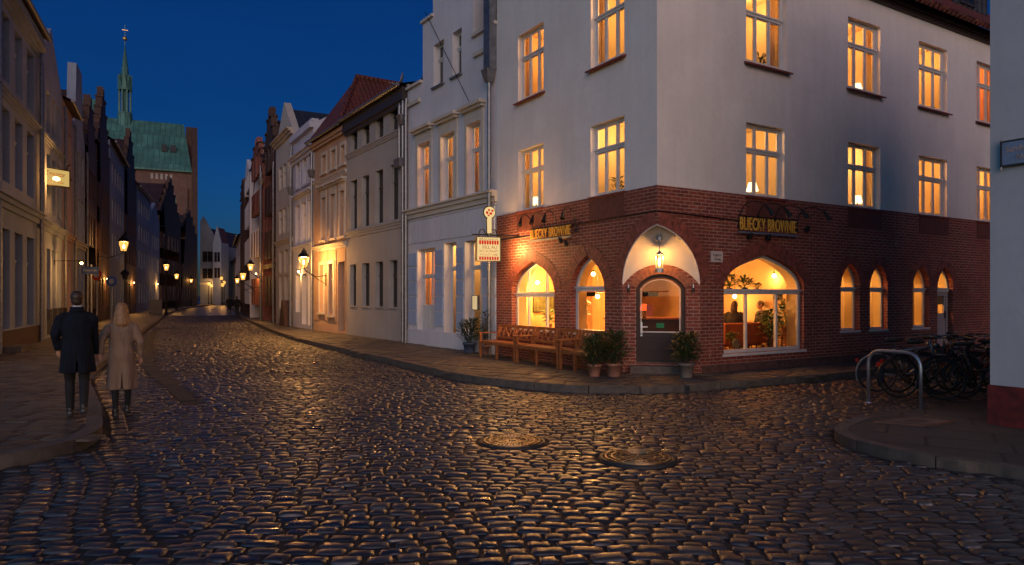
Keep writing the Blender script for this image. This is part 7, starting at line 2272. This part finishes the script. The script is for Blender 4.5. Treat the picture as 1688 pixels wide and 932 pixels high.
def person(label, loc, rz, H, coat_col, trouser_col, shoe_col, hair_col, hair='short', hem=.72, lh=None, rh=None, shoulder=.205, step=.0, group=None, coat_len=True, voxel=.011, slim=1.0, tone=None, collar=None):
    """standing or strolling figure facing +y; lh / rh: wrist targets in local metres"""
    t = thing('person', label, 'person', loc, rz, group)
    s = H / 1.8
    V = lambda x, y, z: Vector((x * s, y * s, z * s))
    hip = [V(-.09, 0, .93), V(.09, 0, .93)]
    an = [V(-.085, .10 * step, .09), V(.085, -.14 * step, .09 + .05 * abs(step))]
    kn = [V(-.09, .09 * step + .02, .51), V(.088, .02, .50)]
    sh = [V(-shoulder, 0, 1.425), V(shoulder, 0, 1.425)]
    lh = Vector(lh) if lh is not None else V(-.27, .06, .86)
    rh = Vector(rh) if rh is not None else V(.27, .06, .86)
    el = []
    for S_, W_, sd in ((sh[0], lh, -1), (sh[1], rh, 1)):
        mid = (S_ + W_) / 2; ln = (W_ - S_).length; bend = math.sqrt(max(.0, (.29 * s) ** 2 - (ln / 2) ** 2)) if ln < .58 * s else .0
        el.append(mid + Vector((sd * bend * .45, -bend * .8, 0)) * .8)
    m = MB()
    m.rings([(0, 0, .84 * s, .13 * s, .10 * s), (0, -.01 * s, .93 * s, .165 * s, .115 * s), (0, 0, 1.08 * s, .14 * s, .10 * s), (0, .005 * s, 1.28 * s, .165 * s, .11 * s), (0, -.005 * s, 1.40 * s, .165 * s, .10 * s), (0, -.01 * s, 1.47 * s, .09 * s, .07 * s)], 18)
    for k in (0, 1):
        m.tube([hip[k] + V(0, 0, .03), hip[k].lerp(kn[k], .5), kn[k], kn[k].lerp(an[k], .35) + V(0, -.012, 0), an[k]], [.088 * s * slim, .075 * s * slim, .054 * s * slim, .052 * s * slim, .036 * s * slim], 10)
        m.tube([an[k] + V(0, -.05, -.035), an[k] + V(0, .03, -.04), an[k] + V(0, .12, -.06), an[k] + V(0, .17, -.065)], [.035 * s, .042 * s, .036 * s, .022 * s], 8)
        S_, E_, W_ = sh[k], el[k], (lh, rh)[k]
        m.tube([S_ * .94 + V(0, 0, .09) * .94 * 0 + Vector((0, 0, .06 * 1.45 * s)), S_, S_.lerp(E_, .5), E_, E_.lerp(W_, .35), W_], [.045 * s, .058 * s, .05 * s, .040 * s, .042 * s, .027 * s], 10)
        hand(m, W_, (W_ - E_).normalized() + Vector((0, 0, -.4)), s, -1 if k else 1)
    m.tube([V(0, -.015, 1.44), V(0, 0, 1.53), V(0, .012, 1.60)], [.06 * s, .052 * s, .05 * s], 10)
    hc = V(0, .02, 1.685)
    m.ball(hc + V(0, -.012, .025), (.074 * s, .092 * s, .092 * s), 14, 10)
    m.ball(hc + V(0, .022, -.035), (.056 * s, .066 * s, .075 * s), 14, 10)
    m.tube([hc + V(0, .088, .02), hc + V(0, .107, -.022), hc + V(0, .086, -.028)], [.010 * s, .015 * s, .012 * s], 6)
    for sd in (-1, 1): m.ball(hc + V(sd * .076, -.005, -.005), (.012 * s, .022 * s, .033 * s), 8, 6)
    m.tube([hc + V(-.022, .080, -.058), hc + V(0, .088, -.058), hc + V(.022, .080, -.058)], [.006 * s, .009 * s, .006 * s], 6)
    fuse(m, 'body', SKIN, t, voxel, 3)
    m = MB()
    for sd in (-1, 1): m.ball(hc + V(sd * .03, .079, .012), (.011 * s, .009 * s, .008 * s), 8, 6)
    m.build('eyes', simple('eye_dark', (.03, .02, .015), .2, bump=0), t, True)
    # trousers and shoes
    m = MB(); m.rings([(0, -.01 * s, .80 * s, .155 * s, .12 * s), (0, -.01 * s, .93 * s, .178 * s, .128 * s), (0, 0, 1.02 * s, .165 * s, .12 * s)], 16)
    for k in (0, 1): m.tube([hip[k] + V(0, 0, .05), hip[k].lerp(kn[k], .5), kn[k], kn[k].lerp(an[k], .4) + V(0, -.012, 0), an[k] + V(0, 0, .02)], [.10 * s * slim, .088 * s * slim, .067 * s * slim, .063 * s * slim, .052 * s * slim], 10)
    fuse(m, 'trousers', simple('cloth_%s' % label[:14], trouser_col, .85, var=.2, bump=.3, bscale=90), t, voxel, 3)
    for k in (0, 1):
        m = MB(); m.tube([an[k] + V(0, -.065, -.045), an[k] + V(0, -.02, -.045), an[k] + V(0, .06, -.05), an[k] + V(0, .14, -.062), an[k] + V(0, .19, -.068)], [.038 * s, .05 * s, .046 * s, .042 * s, .024 * s], 10); m.tube([an[k] + V(0, -.005, -.05), an[k] + V(0, 0, .06)], [.05 * s, .048 * s], 10)
        m.box(an[k].x - .042 * s, an[k].x + .042 * s, an[k].y - .095 * s, an[k].y + .20 * s, an[k].z - .09 * s, an[k].z - .066 * s)
        fuse(m, 'shoe', simple('shoe_%s' % label[:14], shoe_col, .4), t, .010, 2)
    # coat
    if coat_len:
        fl = 1.0 if hair == 'short' else .93
        m = MB()
        hz_ = hem
        m.rings([(0, 0, hz_, .225 * s * fl, .155 * s), (0, -.004, (hz_ + .95 * s) / 2, .212 * s * fl, .15 * s), (0, -.008, .97 * s, .20 * s * fl, .142 * s), (0, 0, 1.12 * s, .178 * s * fl, .128 * s), (0, .0, 1.28 * s, .20 * s * fl, .135 * s), (0, -.005 * s, 1.39 * s, .195 * s * fl, .122 * s), (0, -.008 * s, 1.455 * s, .145 * s, .095 * s), (0, -.008 * s, 1.50 * s, .095 * s, .078 * s), (0, -.008 * s, 1.535 * s, .072 * s, .072 * s)], 26)
        # folds of the skirt
        for i in range(26 * 3):
            x, y_, z = m.v[i]; a = (i % 26) * 2 * math.pi / 26; k = (.026, .015, .005)[i // 26] * s
            m.v[i] = (x + k * math.cos(a) * math.sin(5 * a + 1), y_ + k * math.sin(a) * math.sin(5 * a + 1), z)
        for k in (0, 1):
            S_, E_, W_ = sh[k], el[k], (lh, rh)[k]; We = E_.lerp(W_, .93)
            m.tube([Vector((S_.x * .45, -.005, 1.45 * s)), Vector((S_.x * .80, -.003, 1.438 * s)), S_ + V((-1, 1)[k] * .006, 0, -.02), S_.lerp(E_, .4), E_, E_.lerp(We, .5), We], [.055 * s, .062 * s, .068 * s, .066 * s, .060 * s, .056 * s, .052 * s], 14)
            d_ = (We - E_).normalized()
        cut = MB(); cut.add([(0, -.5, hem + .40 * s * (1 if hair == 'short' else .75)), (-.022, -.5, hem - .1), (.022, -.5, hem - .1), (0, -.02, hem + .40 * s * (1 if hair == 'short' else .75)), (-.022, -.02, hem - .1), (.022, -.02, hem - .1)], [(0, 1, 2), (3, 5, 4), (0, 3, 4, 1), (1, 4, 5, 2), (2, 5, 3, 0)])
        k = NT('coat_cloth_' + label[:10]); c = k.coords(); f1 = k.noise(c, 120, 3); f2 = k.noise(c, 5, 3); fo = k.noise(k.coords('Object', (9, 9, 1.6)), 1.0, 3)
        k.bsdf(k.ramp(f2, [(.3, tuple(x * .8 for x in coat_col)), (.7, coat_col)]), .92, k.bump(f1, .3, .004, k.bump(fo, 1.0, .06)), Specular_IOR_Level=.2)
        ct = fuse(m, 'coat', k.m, t, .012, 4, cut if hair != 'far' else None)
        m = MB(); n = 20
        for r0, r1, z0, z1 in ((.085, .070, 1.50, 1.575),):
            vs = []
            for q in range(n):
                a = 2 * math.pi * q / n; ca, sa = math.cos(a), math.sin(a)
                vs += [((r0 + .012) * s * ca, (r0 + .006) * s * sa - .008 * s, z0 * s), ((r1 + .012) * s * ca, (r1 + .008) * s * sa - .004 * s, (z1 - .03 * (sa > .3)) * s), (r1 * s * ca, r1 * s * sa - .004 * s, (z1 - .01 - .03 * (sa > .3)) * s), (r0 * s * ca, r0 * s * sa, z0 * s)]
            m.add(vs, [(q * 4 + j, q * 4 + (j + 1) % 4, ((q + 1) % n) * 4 + (j + 1) % 4, ((q + 1) % n) * 4 + j) for q in range(n) for j in range(4)])
        m.build('collar', k.m, ct, True)
        if collar:
            m = MB(); m.lathe([(.068 * s, 1.52 * s), (.060 * s, 1.592 * s), (.056 * s, 1.592 * s), (.06 * s, 1.52 * s)], 18, (0, -.004, 0), cap=False); m.build('shirt_collar', simple('shirt_white', collar, .7, bump=0), ct, True)
    # hair
    rg = random.Random(hash(label) % 1000 if False else len(label))
    hm = simple('hair_%s' % label[:14], hair_col, .5, var=.45, scale=40, bump=.5, bscale=120)
    m = MB()
    if hair in ('short', 'far'):
        m.ball(hc + V(0, -.018, .030), (.086 * s, .099 * s, .094 * s), 16, 10); m.ball(hc + V(0, -.045, -.02), (.076 * s, .062 * s, .075 * s), 14, 8)
        fuse(m, 'hair', hm, t, .007 if hair == 'short' else .015, 2)
    else:
        m.ball(hc + V(0, -.016, .034), (.086 * s, .10 * s, .094 * s), 16, 10)
        m.rings([(0, -.100 * s, (1.685 - .26) * s, .05 * s, .022 * s), (0, -.105 * s, 1.47 * s, .082 * s, .03 * s), (0, -.075 * s, 1.56 * s, .086 * s, .05 * s), (0, -.045 * s, 1.64 * s, .084 * s, .066 * s), (0, -.03 * s, 1.70 * s, .078 * s, .072 * s)], 18)
        cap = fuse(m, 'hair', hm, t, .0075, 1)
        m = MB()
        for q in range(230):
            a = rg.uniform(-1.5, 1.5); x0 = .086 * math.sin(a); y0 = -.02 - .085 * math.cos(a); ln = rg.uniform(.20, .36) * (1 - .25 * abs(math.sin(a))); w_ = rg.uniform(-.035, .035)
            m.tube([hc + V(x0 * .35, y0 * .5, .112), hc + V(x0 * .9, y0 * .95, .06), hc + V(x0 * 1.12, y0 * 1.02, -.04), hc + V(x0 * 1.1 + w_ * .6, y0 * .9 - .035, -.06 - ln * .5), hc + V(x0 * .62 + w_, -.085 - .035 * math.cos(a), -.06 - ln)], [.003 * s, .007 * s, .0085 * s, .0075 * s, .0015 * s], 5)
        m.build('locks', simple('hair_locks', tuple(x * 1.15 for x in hair_col), .42, var=.6, scale=30, bump=0), cap, True)
    return t


def localise(p, loc, rz):
    v = Vector(p) - Vector(loc); c, s_ = math.cos(-rz), math.sin(-rz)
    return Vector((v.x * c - v.y * s_, v.x * s_ + v.y * c, v.z))


rz = R(31)
mp = gp(127, 687, .115); wp_ = gp(200.5, 687, 0)
grip = Vector((ray(161) * 9.72, 9.72, .90)); 
person('man seen from behind in a dark navy overcoat holding a hand on the left pavement', (mp.x, mp.y, .115), rz, 1.70, (.008, .011, .020), (.006, .006, .008), (.012, .01, .01), (.035, .018, .010), 'short', hem=.60, rh=localise(grip + Vector((-.02, -.02, .03)), (mp.x, mp.y, .115), rz), lh=Vector((-.215, .13, .90)), step=1.1, shoulder=.195, collar=(.5, .5, .52))
person('woman seen from behind with long fair hair in a beige wool coat on the cobbles', (wp_.x, wp_.y, 0.0), rz, 1.65, (.255, .178, .130), (.006, .007, .010), (.014, .010, .009), (.26, .14, .058), 'long', hem=.40, lh=localise(grip + Vector((.02, .02, .02)), (wp_.x, wp_.y, 0), rz), rh=Vector((.25, .10, .84)), step=-.7, shoulder=.168, slim=.80)
g_ = gp(378, 521, 0); person('distant walker in dark clothes, left one of the far pair', (g_.x, g_.y, 0), R(25), 1.74, (.014, .014, .016), (.012, .012, .016), (.01, .01, .01), (.02, .012, .01), 'far', hem=.80, step=.6, voxel=.02)
g_ = gp(390.5, 521.5, 0); person('distant walker in a dark jacket, right one of the far pair', (g_.x, g_.y, 0), R(22), 1.72, (.02, .018, .018), (.012, .012, .016), (.01, .01, .01), (.03, .02, .014), 'far', hem=.78, step=-.6, voxel=.02)


# guests in the cafe, seated
def sitter(label, loc, rz, top, hair_col, hair_long=False, arm=.3):
    t = thing('person', label, 'person', loc, rz, 'guests sitting in the cafe')
    m = MB(); z0 = .46
    m.rings([(0, 0, z0 - .04, .17, .13), (0, -.01, z0 + .06, .175, .13), (0, -.02, z0 + .25, .15, .105), (0, -.02, z0 + .45, .18, .115), (0, -.01, z0 + .56, .15, .095), (0, 0, z0 + .62, .07, .065)], 18)
    for sd in (-1, 1):
        m.tube([(sd * .10, 0, z0 + .02), (sd * .12, .42, z0 + .03), (sd * .12, .44, z0 - .2), (sd * .12, .42, .08)], [.085, .065, .058, .04], 10); m.tube([(sd * .12, .38, .04), (sd * .12, .55, .03)], [.045, .032], 8)
        w = Vector((sd * .16, arm, z0 + .32)); m.tube([(sd * .14, 0, z0 + .57), (sd * .20, -.01, z0 + .53), (sd * .24, .05, z0 + .28), w], [.055, .062, .045, .028], 10); hand(m, w, (-.1 * sd, 1, -.1), .95, sd)
    m.tube([(0, 0, z0 + .58), (0, .01, z0 + .70)], [.055, .05], 10); hc = Vector((0, .02, z0 + .78))
    m.ball(hc + Vector((0, -.01, .02)), (.074, .09, .09), 14, 10); m.ball(hc + Vector((0, .02, -.035)), (.056, .064, .072), 12, 8); m.tube([hc + Vector((0, .085, .015)), hc + Vector((0, .102, -.022))], [.01, .014], 6)
    for sd in (-1, 1): m.ball(hc + Vector((sd * .074, -.005, -.005)), (.012, .02, .03), 8, 6)
    fuse(m, 'body', SKIN, t, .012, 3)
    m = MB(); m.rings([(0, 0, z0 - .02, .19, .15), (0, -.02, z0 + .25, .17, .125), (0, -.02, z0 + .45, .20, .13), (0, -.01, z0 + .57, .16, .105), (0, 0, z0 + .63, .08, .075)], 18)
    for sd in (-1, 1): m.tube([(sd * .12, 0, z0 + .58), (sd * .205, -.01, z0 + .54), (sd * .245, .05, z0 + .28), (sd * .17, arm * .85, z0 + .31)], [.06, .072, .056, .042], 10)
    fuse(m, 'jumper', simple('jumper_%s' % label[:12], top, .9, bump=.3), t, .013, 3)
    m = MB()
    for sd in (-1, 1): m.tube([(sd * .10, -.02, z0 + .02), (sd * .12, .43, z0 + .03), (sd * .12, .45, z0 - .2), (sd * .12, .42, .1)], [.095, .075, .068, .055], 10)
    fuse(m, 'trousers', simple('dark_jeans', (.02, .024, .035), .85), t, .014, 3)
    m = MB(); m.ball(hc + Vector((0, -.018, .03)), (.082, .098, .094), 14, 10)
    if hair_long: m.rings([(0, -.07, hc.z - .24, .075, .035), (0, -.07, hc.z - .1, .09, .05), (0, -.03, hc.z + .02, .084, .075)], 16)
    fuse(m, 'hair', simple('hair_%s' % label[:12], hair_col, .5, var=.3, scale=40), t, .009, 2)
    return t


def chair(x, y, rz, label):
    t = thing('cafe_chair', label, 'chair', loc2(x, y, zf), rz, 'chairs of the cafe guests')
    m = MB(); m.box(-.2, .2, -.2, .2, .42, .45); m.build('seat', M_DKWOOD, t, bevel=.01)
    for sx in (-1, 1):
        for sy in (-1, 1): m = MB(); m.box(sx * .18 - .016, sx * .18 + .016, sy * .18 - .016, sy * .18 + .016, 0, .42); m.build('leg', M_DKWOOD, t)
    m = MB()
    for sx in (-1, 1): m.bar((sx * .18, -.18, .45), (sx * .18, -.24, .84), .03, .03)
    for k in range(3): m.bar((-.18, -.19 - .018 * k, .55 + k * .12), (.18, -.19 - .018 * k, .55 + k * .12), .02, .06)
    m.build('backrest', M_DKWOOD, t)


r2 = F2.rz
for dx, y, rr, lab, col, hr, lg in ((F2.t(1211, -1.55) - wm, -1.55, r2 + R(115), 'seated cafe guest with brown hair in dark top, left in the wide window', (.025, .02, .02), (.06, .03, .015), True), (F2.t(1254, -1.7) - wm, -1.7, r2 - R(120), 'seated cafe guest leaning to the table, middle of the wide window', (.02, .02, .022), (.02, .012, .01), False), (F2.t(1300, -1.5) - wm, -1.5, r2 + R(200), 'dark clothed cafe guest at the right side of the wide window', (.02, .022, .02), (.015, .012, .01), False)):
    chair(wm + dx, y, rr, 'dark chair of the ' + lab.split(',')[0].replace('seated ', ''))
    sitter(lab, loc2(wm + dx, y, zf), rr, col, hr, lg)
chair(LX - 2.1, -3.1, r2 + R(160), 'dark chair of the guest behind the counter'); sitter('cafe guest with dark hair in a rust top behind the door glass', loc2(LX - 2.1, -3.1, zf + .06), r2 + R(200), (.22, .06, .03), (.015, .01, .01))
# ---------------------------------------------------------------- sky, dusk light, camera
w = bpy.data.worlds.new('World'); S.world = w; w.use_nodes = True
nt = w.node_tree; nt.nodes.clear()
out = nt.nodes.new('ShaderNodeOutputWorld'); bg = nt.nodes.new('ShaderNodeBackground'); sky = nt.nodes.new('ShaderNodeTexSky')
sky.sky_type = 'NISHITA'; sky.sun_disc = False; sky.sun_elevation = R(3.0); sky.sun_rotation = R(170)
sky.altitude = 0; sky.air_density = 1.0; sky.dust_density = .3; sky.ozone_density = 6.0
mx = nt.nodes.new('ShaderNodeMix'); mx.data_type = 'RGBA'; mx.blend_type = 'MULTIPLY'; mx.inputs[0].default_value = 1.0
mx.inputs[7].default_value = SKY_TINT
# the afterglow: the sky is several times brighter on the side where the sun went down, behind the viewer
tc = nt.nodes.new('ShaderNodeTexCoord'); dp = nt.nodes.new('ShaderNodeVectorMath'); dp.operation = 'DOT_PRODUCT'; dp.inputs[1].default_value = GLOW_DIR
mr = nt.nodes.new('ShaderNodeMapRange'); mr.interpolation_type = 'SMOOTHSTEP'; mr.inputs[1].default_value = .15; mr.inputs[2].default_value = .9; mr.inputs[3].default_value = 0; mr.inputs[4].default_value = 1
nt.links.new(tc.outputs['Generated'], dp.inputs[0]); nt.links.new(dp.outputs['Value'], mr.inputs[0])
mg = nt.nodes.new('ShaderNodeVectorMath'); mg.operation = 'MULTIPLY'; nt.links.new(sky.outputs[0], mg.inputs[0])
gm = nt.nodes.new('ShaderNodeMix'); gm.data_type = 'RGBA'; gm.inputs[6].default_value = (1, 1, 1, 1); gm.inputs[7].default_value = GLOW_C; nt.links.new(mr.outputs[0], gm.inputs[0]); nt.links.new(gm.outputs[2], mg.inputs[1])
cn = nt.nodes.new('ShaderNodeTexNoise'); cn.inputs['Scale'].default_value = 2.2; cn.inputs['Detail'].default_value = 6; cm = nt.nodes.new('ShaderNodeMapping'); cm.inputs['Scale'].default_value = (1, 1, 3.5)
nt.links.new(tc.outputs['Generated'], cm.inputs[0]); nt.links.new(cm.outputs[0], cn.inputs['Vector'])
cr_ = nt.nodes.new('ShaderNodeMapRange'); cr_.inputs[1].default_value = .3; cr_.inputs[2].default_value = .75; cr_.inputs[3].default_value = .90; cr_.inputs[4].default_value = 1.14; nt.links.new(cn.outputs['Fac'], cr_.inputs[0])
ms = nt.nodes.new('ShaderNodeVectorMath'); ms.operation = 'SCALE'; nt.links.new(mg.outputs[0], ms.inputs[0]); nt.links.new(cr_.outputs[0], ms.inputs['Scale'])
nt.links.new(ms.outputs[0], mx.inputs[6]); nt.links.new(mx.outputs[2], bg.inputs[0]); bg.inputs[1].default_value = SKY_STR
nt.links.new(bg.outputs[0], out.inputs[0])
sl = bpy.data.lights.new('sun', 'SUN'); sl.energy = SUN_E; sl.angle = R(62); sl.color = SUN_C
so = bpy.data.objects.new('sun', sl); COL.objects.link(so)
so.rotation_euler = Vector((-.17, .985, -.14)).to_track_quat('-Z', 'Y').to_euler()
cam = bpy.data.cameras.new('camera'); co = bpy.data.objects.new('camera', cam); COL.objects.link(co)
co.location = (0, 0, CAMH); co.rotation_euler = (R(90), 0, 0)
cam.sensor_width = 36; cam.sensor_fit = 'HORIZONTAL'; cam.lens = 36 * FPX / 1688; cam.shift_y = (HY - 466) / 1688
cam.clip_start = .1; cam.clip_end = 6000
S.camera = co
S.view_settings.view_transform = 'Standard'; S.view_settings.look = 'None'; S.view_settings.gamma = 1; S.view_settings.use_curve_mapping = False
S.view_settings.exposure = EXPO
c = S.cycles
c.use_denoising = True; c.max_bounces = 6; c.diffuse_bounces = 3; c.glossy_bounces = 3; c.transparent_max_bounces = 8; c.transmission_bounces = 4
c.caustics_reflective = False; c.caustics_refractive = False; c.sample_clamp_indirect = 4.0
c.use_light_tree = True
for o in COL.objects:
    if o.get('placed'): del o['placed']
